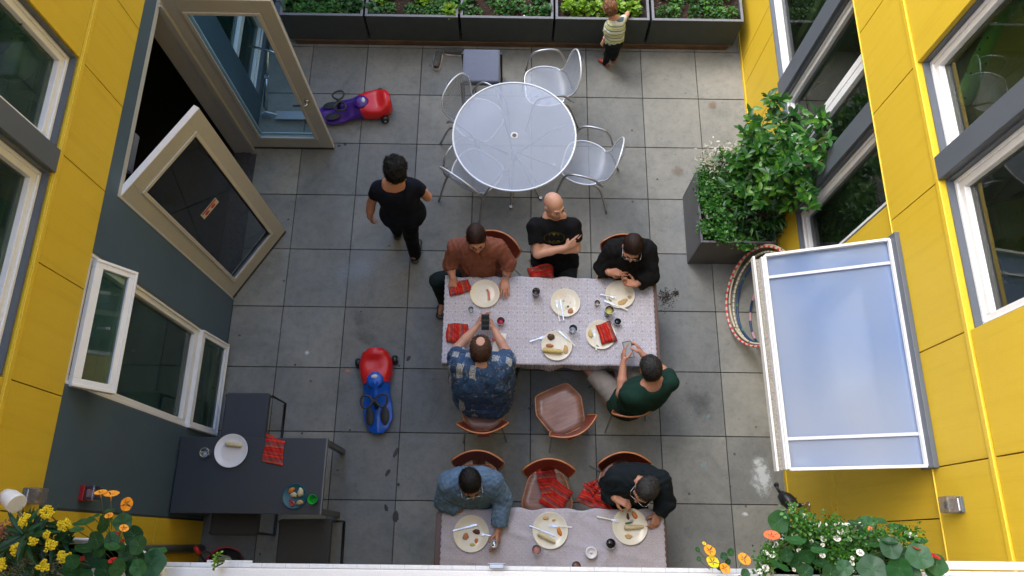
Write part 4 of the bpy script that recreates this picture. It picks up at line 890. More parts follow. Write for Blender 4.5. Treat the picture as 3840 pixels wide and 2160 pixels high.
# ------------------------------------------------------------------ five planters along the far end
PX = [(-.86, P(1358, 75, .47)[0]), (P(1367, 75, .47)[0], P(1716, 75, .47)[0]), (P(1726, 75, .47)[0], P(2075, 75, .47)[0]), (P(2084, 75, .47)[0], P(2436, 75, .47)[0]), (P(2446, 75, .47)[0], P(2790, 80, .48)[0])]
sl = thing('timber_sleeper', 'long brown timber sleeper under the row of planters', 'timber', (1.6, .05, 0))
MB().box(-2.4, 2.42, -.02, .1, 0, .075).build('beam', M['timber'], sl, bevel=.006)
desc = ['first slate planter from the left, half behind the open door', 'second slate planter from the left with sparse seedlings', 'middle slate planter with bare reddish soil and a white ball', 'slate planter full of light lettuce behind the toddler', 'slate planter of dense green herbs by the right yellow wall']
for i, (x0, x1) in enumerate(PX):
    cx = (x0 + x1) / 2; w = (x1 - x0) / 2; d = .62
    t = thing('planter_box', desc[i], 'planter', (cx, .04, .075), 0, 'slate planters along the far end')
    f = MB(); th = .026; H = .395
    f.box(-w, w, 0, th, 0, H).box(-w, w, d - th, d, 0, H).box(-w, -w + th, th, d - th, 0, H).box(w - th, w, th, d - th, 0, H)
    f.build('box', M['planter'], t, bevel=.006)
    f = MB(); e = .0015; f.box(-w - e, w + e, -e, th + e, H, H + .007).box(-w - e, w + e, d - th, d + e, H, H + .007).box(-w - e, -w + th, th + e, d - th, H, H + .007).box(w - th, w + e, th + e, d - th, H, H + .007)
    f.build('rim', M['planterrim'], t, bevel=.002)
    rs = np.random.default_rng(i); ph = rs.uniform(0, 6, 4)
    MB().grid(lambda a, b: (-w + th + a * 2 * (w - th), th + b * (d - 2 * th), H - .055 + .015 * math.sin(a * 13 + ph[0]) * math.sin(b * 9 + ph[1]) + .006 * math.sin(a * 47 + ph[2]) * math.sin(b * 33)), 40, 26).build('soil', M['soil'], t)
    # perlite and grit
    sp = MB(); r = random.Random(i)
    for k in range(260):
        a, b = r.uniform(-w + .04, w - .04), r.uniform(.04, d - .04); q = r.uniform(.0012, .0035); z = H - .05 + r.uniform(0, .012)
        sp.box(a - q, a + q, b - q, b + q, z, z + 2 * q)
    o = sp.build('soil_grit', mat('grit%d' % i, (.3, .22, .14, 1), .9, var=.5, vs=50), t); o['kind'] = 'stuff'
    zb = .075 + H - .045
    def plant(name, lab, cat, x, y, R, nl, L, W, mt, up, zz=0.0, grp=None, seed=0, droop=.3):
        rr_ = np.random.default_rng(seed); y = y + .045; o = thing(name, lab, cat, (x, y, zb), 0, grp)
        rad = np.sqrt(rr_.uniform(0, 1, nl)); an = rr_.uniform(0, 2 * PI, nl)
        C = np.stack([rad * R * np.cos(an), rad * R * np.sin(an), zz * (1 - rad ** 2) + rr_.uniform(0, .02, nl)], 1)
        D = np.stack([np.cos(an), np.sin(an), up * rr_.uniform(.5, 1.4, nl)], 1) + rr_.normal(size=(nl, 3)) * .35
        leaf_cloud('leaves', mt, C, D, np.tile([0, 0, 1.], (nl, 1)) + rr_.normal(size=(nl, 3)) * .3, L * rr_.uniform(.6, 1.15, nl), W * rr_.uniform(.7, 1.15, nl), o, droop=droop)
        sm = MB()
        for q in range(5): a = rr_.uniform(0, 6.28); sm.tube([(0, 0, -.02), (R * .5 * math.cos(a), R * .5 * math.sin(a), zz * .5 + .01)], .003, 5)
        sm.build('stems', M['stem'], o); return o
    nm = ['first', 'second', 'middle', 'fourth', 'fifth'][i]
    rr_ = random.Random(40 + i)
    if i == 3:
        k = 0
        for yy in (.13, .3, .47):
            for q in range(6):
                x = x0 + .1 + (x1 - x0 - .2) * (q + .5) / 6 + rr_.uniform(-.02, .02)
                plant('lettuce', 'light green frilly lettuce in the planter behind the toddler', 'lettuce', x, yy + rr_.uniform(-.02, .02), .06, 80, .055, .05, M['lettuce'] if (q not in (2,) or yy < .2) else M['leaf'], .8, .09, 'lettuces in the fourth planter', 300 + k); k += 1
    elif i == 4:
        k = 0
        for yy in (.11, .23, .36, .5):
            for q in range(7):
                x = x0 + .08 + (x1 - x0 - .16) * (q + .5) / 7 + rr_.uniform(-.03, .03)
                if rr_.random() < .1: continue
                plant('herb_plant', 'dense green leafy herb in the planter beside the right yellow wall', 'herb', x, yy, .06, 95, .038, .022, M['herb'] if rr_.random() < .8 else M['leaf'], .7, .08, 'herbs in the fifth planter', 400 + k); k += 1
    else:
        spots = {0: [(-.28, .1, 1), (-.2, .09, 1), (-.06, .1, 1), (.0, .12, 1), (.06, .1, 1), (.3, .1, 2), (.36, .13, 2), (-.3, .25, 3), (.1, .3, 1), (.34, .28, 1), (.15, .45, 2), (-.36, .12, 2), (-.13, .13, 1), (.12, .14, 1), (.2, .12, 1), (-.2, .24, 1), (.02, .26, 3), (.26, .2, 2), (-.36, .38, 1), (-.08, .4, 2), (.36, .45, 3)],
                 1: [(-.36, .1, 2), (-.3, .23, 3), (-.02, .11, 1), (.07, .11, 1), (.15, .1, 1), (.1, .24, 3), (.18, .2, 1), (.36, .1, 3), (.3, .3, 1), (-.1, .42, 3), (-.22, .13, 1), (.24, .12, 1), (-.36, .3, 1), (-.2, .34, 2), (.02, .34, 2), (.28, .18, 1), (.38, .22, 2), (.2, .46, 1)],
                 2: [(-.38, .11, 2), (-.3, .09, 1), (-.06, .14, 1), (.04, .12, 2), (.1, .2, 1), (.02, .25, 1), (.36, .12, 2), (.2, .4, 1), (-.2, .35, 2), (-.36, .22, 2), (.28, .12, 1), (.2, .12, 1), (.3, .24, 2), (-.12, .24, 1), (-.02, .38, 2), (.36, .36, 3), (-.34, .46, 3)]}[i]
        for k, (dx, yy, kind) in enumerate(spots):
            x = cx + dx * (x1 - x0) / .86
            if kind == 1: plant('seedling', 'small bright seedling clump in the %s planter' % nm, 'seedling', x, yy, .06, 70, .034, .024, M['herb'], .6, .03, 'seedlings in the %s planter' % nm, i * 50 + k)
            elif kind == 2: plant('leafy_plant', 'broad leaved green plant in the %s planter' % nm, 'plant', x, yy, .045, 34, .06, .052, M['leaf'], .7, .05, 'broad leaved plants in the %s planter' % nm, i * 50 + k)
            else: plant('young_lettuce', 'young pale lettuce head in the %s planter' % nm, 'lettuce', x, yy, .055, 60, .065, .055, M['lettuce'] if i else M['leaf'], .9, .05, 'young lettuces in the %s planter' % nm, i * 50 + k)
p = P(1966, 62, .46); tag(MB().lathe([(0, -.016), (.011, -.011), (.016, 0), (.011, .011), (0, .016)], 14).build('ball', M['flowerw'], None, loc=tuple(p)), 'small white ball lying on the soil of the middle planter', 'ball')

# ------------------------------------------------------------------ big planter with shrub
bx0, bx1, by0, by1, bh = 3.41, 4.12, -2.545, -1.80, .565
t = thing('square_planter', 'large square grey planter holding the shrub by the right wall', 'planter', ((bx0 + bx1) / 2, (by0 + by1) / 2, 0))
w, d = (bx1 - bx0) / 2, (by1 - by0) / 2; f = MB(); th = .022
f.box(-w, w, -d, -d + th, 0, bh).box(-w, w, d - th, d, 0, bh).box(-w, -w + th, -d + th, d - th, 0, bh).box(w - th, w, -d + th, d - th, 0, bh); f.build('box', M['planterR'], t, bevel=.004)
MB().grid(lambda a, b: (-w + th + a * 2 * (w - th), -d + th + b * 2 * (d - th), bh - .05 + .01 * math.sin(a * 11) * math.sin(b * 13)), 20, 20).build('soil', M['soil'], t)
p = P(2657, 813, bh - .03); tag(MB().lathe([(.03, 0), (.036, .012), (.026, .02), (0, .022)], 18).build('plant_tag', M['potwhite'], None, loc=tuple(p)), 'small white round disc in the left of the square planter', 'disc')
# shrub
r = np.random.default_rng(5); s0 = np.array([3.86, -2.08, bh - .06])
sh = thing('shrub', 'tall glossy green shrub growing in the square grey planter', 'shrub', tuple(s0))
tips = []; tr = MB()
targets = [(2868, 440, 1.35), (2905, 395, 1.5), (2950, 450, 1.45), (3010, 440, 1.4), (3075, 455, 1.35), (3110, 500, 1.3), (2835, 470, 1.2), (2815, 520, 1.1), (2870, 540, 1.25), (2930, 520, 1.5), (3000, 520, 1.45), (3060, 540, 1.35), (3085, 600, 1.2), (3040, 620, 1.25), (2980, 600, 1.4), (2920, 600, 1.3), (2860, 600, 1.1), (2810, 590, 1.0), (2950, 670, 1.2), (3010, 690, 1.1), (2890, 660, 1.1), (3030, 730, 1.0), (2975, 740, 1.0), (2830, 650, .95), (2905, 720, .95), (2800, 480, 1.15), (2960, 780, .9)]
for (u, v, z) in targets:
    q = P(u, v, z); q[0] = min(q[0], 4.12 + .0) if z < .99 else q[0]
    if q[0] > 4.07: q = P(u, v, x=4.07)
    tips.append(q - s0)
C, D, L = [], [], []
for q in tips:
    mid = q * .5 + r.normal(size=3) * .04; mid[2] = q[2] * .55
    pts = arc([(0, 0, 0), tuple(mid * .5 + [0, 0, .05]), tuple(mid), tuple(q)], 5); tr.tube(pts, list(np.linspace(.009, .003, len(pts))), 5)
    for k in range(10):   # twigs with leaf whorls
        b = np.array(pts[int(len(pts) * r.uniform(.5, .99))]); tw = r.normal(size=3) * .09; tw[2] = abs(tw[2]) * .8
        e = b + tw; e[0] = min(e[0], 4.13 - s0[0]); tr.tube([tuple(b), tuple(e)], .0022, 4)
        for h in range(3):
            c = b + (e - b) * (.45 + .27 * h); n_ = 4
            for j in range(n_): 
                an = r.uniform(0, 6.28); C.append(c); D.append([math.cos(an), math.sin(an), r.uniform(-.1, .9)]); L.append(r.uniform(.055, .115))
C, D, L = np.array(C), np.array(D), np.array(L)
leaf_cloud('foliage', M['shrub'], C, D, np.tile([0, 0, 1.], (len(C), 1)) + r.normal(size=C.shape) * .35, L, L * .42, sh, droop=.2)
tr.build('branches', M['bark'], sh)
def bush(name, lab, cat, pts, nl, L, W, mt, spread, up=.4, seed=0, stems=True, zb=bh - .05, droop=.25, sm=M['stem']):
    rr_ = np.random.default_rng(seed); P0 = [P(*q) for q in pts]; c0 = np.mean(P0, 0); c0[2] = zb; o = thing(name, lab, cat, tuple(c0))
    C = []; D = []; s = MB()
    for k in range(nl):
        q = P0[rr_.integers(len(P0))] - c0; off = rr_.normal(size=3) * spread; off[2] *= .8; c = q + off
        if c[2] < .01: c[2] = .01 + rr_.uniform(0, .03)
        C.append(c); dd = c * [1, 1, .2] + rr_.normal(size=3) * .5; dd[2] += up * .5; D.append(dd)
    leaf_cloud('leaves', mt, C, D, np.tile([0, 0, 1.], (nl, 1)) + rr_.normal(size=(nl, 3)) * .35, L * rr_.uniform(.6, 1.2, nl), W * rr_.uniform(.7, 1.2, nl), o, droop=droop)
    if stems:
        for q in P0: 
            qq = q - c0; s.tube(arc([(qq[0] * .5, qq[1] * .5, 0), tuple(qq * [.8, .8, .6]), tuple(qq)], 4), .0035, 5)
        s.build('stems', sm, o)
    return o
bush('flowering_herb', 'feathery herb with cream dried blooms at the back left of the square planter', 'herb', [(2690, 620, .66), (2720, 600, .7), (2650, 630, .62), (2740, 640, .72), (2700, 660, .66), (2640, 660, .6), (2680, 700, .62), (2720, 700, .66), (2650, 690, .6)], 1500, .034, .010, M['herb'], .045, seed=1)
bush('dried_flowers', 'cream white dried flower sprigs above the back left of the square planter', 'flowers', [(2650, 570, .8), (2690, 560, .85), (2720, 555, .85), (2745, 590, .8), (2760, 550, .9), (2665, 600, .75), (2710, 590, .8), (2735, 620, .76), (2790, 640, .72), (2640, 600, .7), (2690, 640, .72)], 240, .035, .016, M['silverleaf'], .035, seed=2)
bush('trailing_oregano', 'bright round leaved herb trailing over the front left corner of the square planter', 'herb', [(2640, 740, .6), (2650, 780, .61), (2690, 800, .63), (2700, 840, .62), (2670, 870, .58), (2720, 880, .6), (2760, 900, .52), (2790, 925, .45), (2735, 860, .62), (2650, 850, .6), (2700, 760, .62), (2640, 700, .6), (2660, 720, .62), (2700, 880, .6), (2740, 820, .62), (2680, 760, .62)], 1300, .034, .030, M['herb'], .035, seed=3, zb=bh - .05)
bush('rosette_plant', 'plant of long pointed leaves in whorls at the front of the square planter', 'plant', [(2788, 790, .75), (2830, 700, .82), (2905, 810, .72), (2860, 760, .72), (2760, 700, .75), (2930, 770, .75), (2800, 730, .78), (2880, 720, .8), (2900, 840, .66), (2840, 840, .68), (2770, 760, .7), (2820, 770, .76), (2940, 830, .66)], 420, .11, .027, M['leaf'], .03, seed=4, droop=.35)
bush('rosette_plant', 'small fern like plant low in the right of the square planter', 'plant', [(2860, 690, .7), (2880, 880, .56), (2920, 860, .58), (2820, 840, .58), (2790, 850, .58), (2840, 870, .58)], 420, .05, .012, M['leafdark'], .04, seed=6)

# ------------------------------------------------------------------ flower pots on the near rail
def disc_leaf(mb, c, n_, R, r):
    z = np.array(n_, float); z /= np.linalg.norm(z); a = np.cross(z, [0.3, .9, .1]); a /= np.linalg.norm(a); b = np.cross(z, a); ph = r.uniform(0, 6)
    V = [tuple(c)]; k = 20
    for ring, f in ((.5, .05), (1.0, .0)):
        for i in range(k):
            an = 2 * PI * i / k; w = 1 + (.05 * math.sin(an * 5 + ph) + .03 * math.sin(3 * an + ph)) * ring; q = np.array(c) + (a * math.cos(an) + b * math.sin(an)) * R * ring * w + z * R * (.10 * ring + .05 * math.sin(an * 5 + ph) * ring); V.append(tuple(q))
    F_ = [(0, 1 + (i) , 1 + (i + 1) % k) for i in range(k)] + [(1 + i, 1 + k + i, 1 + k + (i + 1) % k, 1 + (i + 1) % k) for i in range(k)]
    mb.add(V, F_, True); return z, a, b
veinm = mat('pale_leaf_vein', (.05, .15, .05, 1), .5)
def nasturtium(name, lab, root_c, leaves, seed, R=.04, zr=(3.95, 4.12), rootz=3.86):
    r = np.random.default_rng(seed); o = thing(name, lab, 'flowering plant', tuple(root_c)); rc = np.array(root_c, float)
    lm, vm, sm = MB(), MB(), MB()
    for (u, v, s, tl) in leaves:
        z = r.uniform(*zr); c = P(u, v, z) - rc; nrm = [r.normal() * .22 + tl, r.normal() * .22 + (.15 if tl else 0) , 1.0]
        if tl: nrm = [r.normal() * .2, 1.2, .55]
        zz, a, b = disc_leaf(lm, c, nrm, R * s, r)
        for i in range(8):
            an = i * PI / 4 + r.uniform(0, .3); e = c + (a * math.cos(an) + b * math.sin(an)) * R * s * .62 + zz * R * s * .075
            vm.tube([tuple(c + zz * .0015), tuple(e + zz * .0015)], [.0009, .0004], 4, cap=False)
        vm.lathe([(.0022, 0), (0, .001)], 6, c=tuple(c + zz * .0015))
        sx = np.array([c[0] * .5, c[1] * .6 - .02, -.03]); sm.tube(arc([tuple(sx), tuple((sx + c) / 2 + [0, 0, -.01]), tuple(c - zz * .002)], 4), .0016, 5)
    nf = len(lm.f); lm.add(vm.v, vm.f, True); lo_ = lm.build('leaves', M['nast'], o); lo_.data.materials.append(veinm)
    for p_ in lo_.data.polygons:
        if p_.index >= nf: p_.material_index = 1
    sm.build('stems', M['stem'], o)
    return o
def flower(root, u, v, z, R, mt, tilt, seed=0, spur=True, petals=5, name='flower'):
    r = np.random.default_rng(seed); rc = np.array(root.location); c = P(u, v, z) - rc; zz = Vector(tilt).normalized(); Mx = Matrix.Translation(Vector(c)) @ zz.to_track_quat('Z', 'Y').to_matrix().to_4x4()
    m = MB()
    for k in range(petals):
        a = 2 * PI * k / petals + r.uniform(-.1, .1)
        def fn(s, b, a=a):
            w = (b - .5) * 2 * .74 * (s ** .7) * (1 if s < .9 else .85); rr_ = R * s * (1 - .1 * abs(b - .5)); 
            return tuple(Mx @ Vector((rr_ * math.cos(a + w), rr_ * math.sin(a + w), R * (.45 * s - .25 * s * s) + .0015 * math.sin(b * 18 + k))))
        m.grid(fn, 5, 6)
    if spur: m.lathe([(R * .16, .0), (R * .1, -R * .4), (0, -R * .95)], 8, M=Mx)
    o = m.build(name, mt, root)
    MB().tube([tuple(Mx @ Vector((0, 0, -R * .3))), tuple(Vector(c) * .6 + Vector((0, -.01, -.02)))], .0014, 5).build('flower_stem', M['stem'], root)
    return o
def pot(name, lab, c, rx, ry, h):
    t = thing(name, lab, 'flower pot', tuple(c)); MB().lathe([(.7, -h), (.86, -.02), (1.0, -.015), (1.0, 0), (.93, 0), (.9, -.05)], 48, sc=(rx, ry), caps=False).build('pot', M['potwhite'], t)
    MB().lathe([(0, -.035), (.9, -.035)], 32, sc=(rx, ry)).build('soil', M['soil'], t); return t
lc = P(330, 2150, 3.9); pot('flower_pot', 'white oval pot of yellow and orange flowers on the left of the rail', (lc[0] - .06, lc[1] - .02, 3.9), .36, .15, .2)
rcp = P(3165, 2160, 3.9); pot('flower_pot', 'white oval pot of white and red flowers on the right of the rail', (rcp[0], rcp[1] + .01, 3.9), .31, .19, .2)
Lf = [(278, 2060, 1, 0), (350, 2060, .5, 0)]
src = lambda x, y: (x * .2622, 1780 + y * .2622)
nl = [(1500, 690, 1.25, 0), (1200, 690, 1.2, 1), (1755, 680, 1.1, 0), (1340, 610, .8, 1), (1915, 870, 1.25, 0), (1980, 1010, 1.15, 0), (2240, 1110, 1.2, 1), (1380, 930, 1.05, 0), (1610, 930, 1.0, 0), (1210, 1060, 1.15, 1), (1600, 1035, .9, 1), (1350, 1170, 1.35, 0), (1820, 1120, 1.0, 0), (1960, 1190, 1.1, 0), (2170, 1280, 1.7, 0), (1980, 1330, 1.0, 0), (1510, 1370, 1.4, 0), (1690, 1340, 1.2, 0), (1790, 1240, 1.0, 0), (1030, 1360, 1.2, 0), (1150, 1440, 1.4, 1), (1230, 1280, .9, 0), (1100, 790, .8, 1), (1560, 520, .7, 1), (1040, 1240, .9, 0), (1420, 1060, 1.0, 0), (1740, 1040, .6, 0), (1900, 1420, 1.0, 0)]
no = nasturtium('nasturtium', 'orange flowered nasturtium with round leaves in the left pot', (P(400, 2150, 3.87)[0], P(400, 2150, 3.87)[1], 3.87), [src(x, y) + (s, t) for x, y, s, t in nl], 3, .031)
for k, (x, y, R, tl) in enumerate([(1440, 265, .026, (.0, .9, .5)), (1590, 290, .033, (.1, 1, .5)), (1800, 420, .03, (.9, -.1, .5)), (1560, 590, .018, (0, .6, .6)), (1770, 770, .02, (.5, .6, .6))]):
    u, v = src(x, y); flower(no, u, v, 4.16 - k * .01, R * .85, M['flowero'], tl, k)
u, v = src(1620, 1235); flower(no, u, v, 4.02, .018, M['flowerr'], (0, .8, .6), 9)
for k, (x, y) in enumerate([(1700, 830), (1750, 950), (2140, 1430), (1180, 1200)]): u, v = src(x, y); flower(no, u, v, 4.0, .009, M['flowerr'], (0, .3, 1), k + 20, False)
# wallflower
wr = P(120, 2130, 3.87); wf = thing('wallflower', 'yellow flowered plant with long dark leaves at the left end of the rail', 'flowering plant', (wr[0], wr[1], 3.87))
r = np.random.default_rng(9); C, D, L = [], [], []
for (x, y, z, R, n_) in [(370, 860, 4.03, .11, 44), (600, 760, 4.0, .07, 26), (700, 950, 3.96, .08, 30), (150, 1050, 3.97, .09, 36), (480, 1050, 3.95, .09, 36), (850, 900, 3.96, .07, 24), (950, 1080, 3.93, .07, 24), (330, 1250, 3.95, .09, 34), (700, 1250, 3.93, .08, 30), (60, 1300, 3.95, .09, 30), (560, 1400, 3.95, .08, 30), (1000, 1330, 3.93, .06, 20)]:
    u, v = src(x, y); c = P(u, v, z) - np.array(wf.location)
    for k in range(n_):
        an = r.uniform(0, 6.28); C.append(c + r.normal(size=3) * .012); D.append([math.cos(an), math.sin(an), r.uniform(.0, .7)]); L.append(R * r.uniform(.55, 1.05))
C = np.array(C); leaf_cloud('leaves', M['leafdark'], C, D, np.tile([0, 0, 1.], (len(C), 1)) + r.normal(size=C.shape) * .2, np.array(L), .016, wf, droop=.25)
for k, (x, y) in enumerate([(680, 540), (360, 640), (915, 720), (240, 1065), (720, 1010), (480, 945), (925, 1165), (630, 1300), (10, 1290), (670, 860)]):
    u, v = src(x, y); z = 4.12 - .08 * (y / 1300); c = Vector(P(u, v, z) - np.array(wf.location)); m = MB(); rr_ = random.Random(k)
    for q in range(17 if k not in (5, 9) else 8):
        a = rr_.uniform(0, 6.28); R = .022 * math.sqrt(rr_.random()) * (1 if k not in (5, 9) else .6); fc = c + Vector((R * math.cos(a), R * math.sin(a) * .9, rr_.uniform(-.006, .008)))
        for pt in range(4):
            an = pt * PI / 2 + rr_.random(); e = fc + Vector((math.cos(an), math.sin(an), .3)) * .0055
            m.lathe([(0, 0), (.0046, .0005), (.0046, .0012), (0, .0016)], 7, M=Tm(e, 0, rr_.uniform(-.5, .5), rr_.uniform(-.5, .5)), sc=(1, .9))
    m.build('flower_head', M['flowery'], wf); MB().tube([tuple(c), tuple(c * .85 + Vector((0, -.01, -.1)))], .0022, 5).build('flower_stem', M['bark'], wf)
wd = np.random.default_rng(4)
gb = bush('curly_grass', 'wiry grey green tuft at the bottom of the left flower pot', 'plant', [(90, 2110, 3.98), (120, 2090, 3.98), (60, 2140, 3.97), (200, 2120, 3.96), (30, 2150, 3.98)], 500, .03, .0022, leafmat('wiry_leaf', [(0, (.1, .13, .08, 1)), (1, (.3, .32, .2, 1))]), .018, seed=14, stems=False, zb=3.87)
rb = bush('red_sedum', 'reddish small leaved plant at the far left end of the pot', 'plant', [(10, 1985, 4.0), (35, 1980, 4.0), (25, 2000, 3.98), (5, 2010, 3.98)], 160, .012, .01, leafmat('reddish_leaf', [(0, (.25, .05, .04, 1)), (.6, (.45, .2, .12, 1)), (1, (.3, .35, .08, 1))]), .014, seed=15, zb=3.87)
# right pot
src2 = lambda x, y: (2840 + x * .31056, 1780 + y * .31056)
nr = [(255, 565, 1.25, 0), (1310, 615, 1.1, 0), (1460, 565, .95, 1), (1690, 645, 1.15, 1), (1180, 590, .8, 1), (660, 850, 1.15, 1), (460, 800, 1.1, 1), (350, 970, .8, 0), (270, 1110, 1.1, 1), (500, 1050, 1.2, 0), (1420, 830, 1.1, 1), (1610, 890, 1.15, 0), (1590, 800, 1.0, 1), (1760, 1020, 1.35, 0), (1950, 990, 1.4, 0), (1930, 800, 1.0, 1), (1380, 1140, 1.5, 0), (1710, 1130, 1.3, 0), (2160, 1090, 1.2, 0), (770, 1080, 1.0, 1), (590, 980, .9, 0), (1440, 1010, 1.0, 0), (1280, 1030, .8, 0), (580, 1180, .9, 0), (1560, 1200, 1.0, 0), (1860, 1180, 1.0, 0), (740, 920, .9, 1), (1500, 700, .5, 0), (1790, 725, .4, 0), (2100, 1160, .8, 0), (880, 1200, 1.0, 0), (1050, 1130, .9, 0)]
rno = nasturtium('nasturtium', 'round leaved nasturtium with coral and red blooms in the right pot', (P(3165, 2150, 3.87)[0], P(3165, 2150, 3.87)[1], 3.87), [src2(x, y) + (s, t) for x, y, s, t in nr], 7, .034)
u, v = src2(175, 745); flower(rno, u, v, 4.1, .03, M['flowerc'], (-.1, .9, .6), 1)
for k, (x, y, R) in enumerate([(1920, 890, .016), (2130, 990, .022), (2040, 930, .016)]): u, v = src2(x, y); flower(rno, u, v, 4.08, R, M['flowerr'], (.3, .9, .5), k)
u, v = src2(900, 1205); flower(rno, u, v, 4.02, .03, M['flowerp'], (0, .4, 1), 5, False)
bc = bush('bacopa', 'small leaved trailing plant with white blossoms filling the right pot', 'flowering plant', [src2(x, y) + (z,) for x, y, z in [(420, 480, 4.06), (470, 570, 4.04), (560, 620, 4.02), (520, 680, 4.0), (700, 620, 4.04), (620, 560, 4.04), (820, 690, 4.0), (920, 600, 4.04), (1040, 700, 4.0), (900, 800, 3.96), (1000, 900, 3.95), (1100, 850, 3.95), (1200, 760, 3.98), (1000, 1000, 3.93), (900, 1050, 3.92), (1150, 950, 3.93), (700, 900, 3.93), (850, 950, 3.93), (1500, 760, 3.98), (1700, 750, 4.0), (1850, 740, 4.0), (1900, 760, 3.99), (400, 640, 4.0), (350, 720, 3.98), (150, 920, 3.97), (200, 1000, 3.94), (100, 1050, 3.95), (450, 780, 3.95), (800, 1100, 3.92), (1100, 1100, 3.92), (600, 720, 3.97), (1350, 700, 4.0), (1250, 900, 3.93), (300, 880, 3.94), (60, 1150, 3.95), (1000, 1180, 3.93)]], 2600, .014, .011, M['herb'], .02, seed=21, zb=3.87, sm=M['stem'])
for k, (x, y) in enumerate([(420, 375), (405, 430), (565, 510), (380, 590), (325, 640), (730, 600), (1245, 600), (1365, 660), (790, 780), (790, 850), (1110, 775), (1820, 720), (1905, 740), (785, 975), (1240, 945), (1145, 1010), (1140, 1070), (1120, 1150), (1030, 1200), (95, 940), (180, 965), (500, 915), (1770, 910), (1870, 1070), (320, 720), (450, 735), (960, 770), (1480, 780), (30, 1170), (100, 1130), (440, 1150), (560, 1040), (1010, 690), (650, 800)]):
    u, v = src2(x, y); flower(bc, u, v, 4.06 - .1 * y / 1200, .0085 + .003 * (k % 3), M['flowerw'] if k % 7 else M['flowerc'] if k == 7 else M['flowerw'], (RNG.normal() * .4, .5, 1), k, False)
# stray nasturtium stems rising from below the rail between table and right pot, and the small sprig on the left
src3 = lambda x, y: (1920 + x / 2.0125, 1440 + y / 2.0125)
ns = nasturtium('nasturtium', 'loose yellow orange nasturtium stems poking over the rail right of the long table', (P(2760, 2150, 3.87)[0], P(2760, 2150, 3.87)[1], 3.87), [src3(x, y) + (s, 0) for x, y, s in [(1400, 1250, .35), (1410, 1320, .3), (1600, 1300, .5), (1650, 1270, .5), (1570, 1380, .5), (1630, 1340, .4), (1760, 1430, .6)]], 11, .03)
for k, (x, y, R, mt) in enumerate([(1490, 1260, .024, 'flowero'), (1512, 1345, .026, 'flowery'), (1750, 1325, .026, 'flowero'), (1605, 1395, .022, 'flowero'), (1450, 1205, .008, 'flowery')]): u, v = src3(x, y); flower(ns, u, v, 4.0, R, M[mt], (.2, .5, .8), k, k != 1)
sg = bush('green_sprig', 'thin green sprig standing up from the rail below the patio table', 'plant', [(806, 2090, 3.98), (812, 2110, 3.95), (800, 2105, 3.96), (808, 2125, 3.93), (822, 2080, 4.0)], 36, .014, .009, M['lettuce'], .006, seed=31, zb=3.87)

# ------------------------------------------------------------------ things seen through the windows, plus plants added in place of reflections
c = P(120, 300, x=-1.42); pt = thing('potted_plant', 'dark plant in a teal bucket behind the upper left window', 'potted plant', (c[0], c[1], 3.1))
MB().lathe([(0, 0), (.11, 0), (.15, .28), (.14, .28), (.12, .24), (0, .24)], 28).build('pot', mat('teal_enamel', (.1, .22, .2, 1), .3), pt)
rq = np.random.default_rng(2); Cq = rq.normal(size=(160, 3)) * [.07, .07, .08] + [0, 0, .38]; leaf_cloud('foliage', M['leafdark'], Cq, Cq - [0, 0, .25], np.tile([0, 0, 1.], (160, 1)) + rq.normal(size=(160, 3)) * .4, .08, .03, pt)
a_, b_ = P(3610, 385, x=4.36), P(3800, -10, x=4.40)
gt = N('mint_spotted_fabric'); vo = gt.new('ShaderNodeTexVoronoi'); vo.inputs['Scale'].default_value = 22; gt.link(gt.coord(), vo.inputs['Vector'])
gt.base(gt.mix(gt.math('LESS_THAN', vo.outputs['Distance'], .16), (.3, .9, .52, 1), (.02, .08, .05, 1))); gt.b.inputs['Roughness'].default_value = .8
o = MB().tube([tuple(a_), tuple((a_ + b_) / 2 + [0, 0, -.02]), tuple(b_)], [.055, .058, .058], 20).build('play_tunnel', gt.m, None, bevel=.01); tag(o, 'long mint green spotted fabric roll leaning behind the upper right window', 'fabric roll')
c = P(3745, 900, x=4.42); mc_ = thing('garden_chair', 'pale mint chair behind the lower part of the right upper window', 'chair', (c[0] + .1, c[1], 2.85), .3)
mg = mat('mint_paint', (.4, .66, .46, 1), .6)
hz = c[2] - 2.85; MB().box(-.16, .3, -.24, .24, hz - .03, hz).build('seat', mg, mc_, bevel=.02); MB().box(.3, .33, -.24, .24, hz, hz + .42).build('backrest', mg, mc_, bevel=.01)
for sx in (-.13, .27):
    for sy in (-.2, .2): MB().tube([(sx, sy, 0), (sx, sy, hz - .03)], .012).build('leg', M['steel'], mc_)
for lab, u, v, xx, n_ in [('added plant standing in for greenery reflected in the nearest ground floor window on the right', 3180, 820, 4.75, 500), ('added plant standing in for greenery reflected in the far ground floor window on the right', 3040, 60, 4.7, 400)]:  # added plants imitate greenery reflected in the right-hand panes
    c = P(u, v, x=xx); pt = thing('reflected_green_plant', lab, 'potted plant', (c[0], c[1], 0)); Cq = rq.normal(size=(n_, 3)) * [.16, .3, .3] + [0, 0, max(.7, c[2])]; Cq[:, 0] = np.maximum(Cq[:, 0], 4.42 - c[0])
    leaf_cloud('foliage', M['leaf'], Cq, rq.normal(size=(n_, 3)), np.tile([0, 0, 1.], (n_, 1)) + rq.normal(size=(n_, 3)) * .4, .14, .035, pt)
    MB().lathe([(0, 0), (.14, 0), (.17, .3), (0, .3)], 20).tube([(0, 0, .3), (.02, 0, max(.7, c[2]))], .015).build('pot', M['planterR'], pt)
TZ = .7575
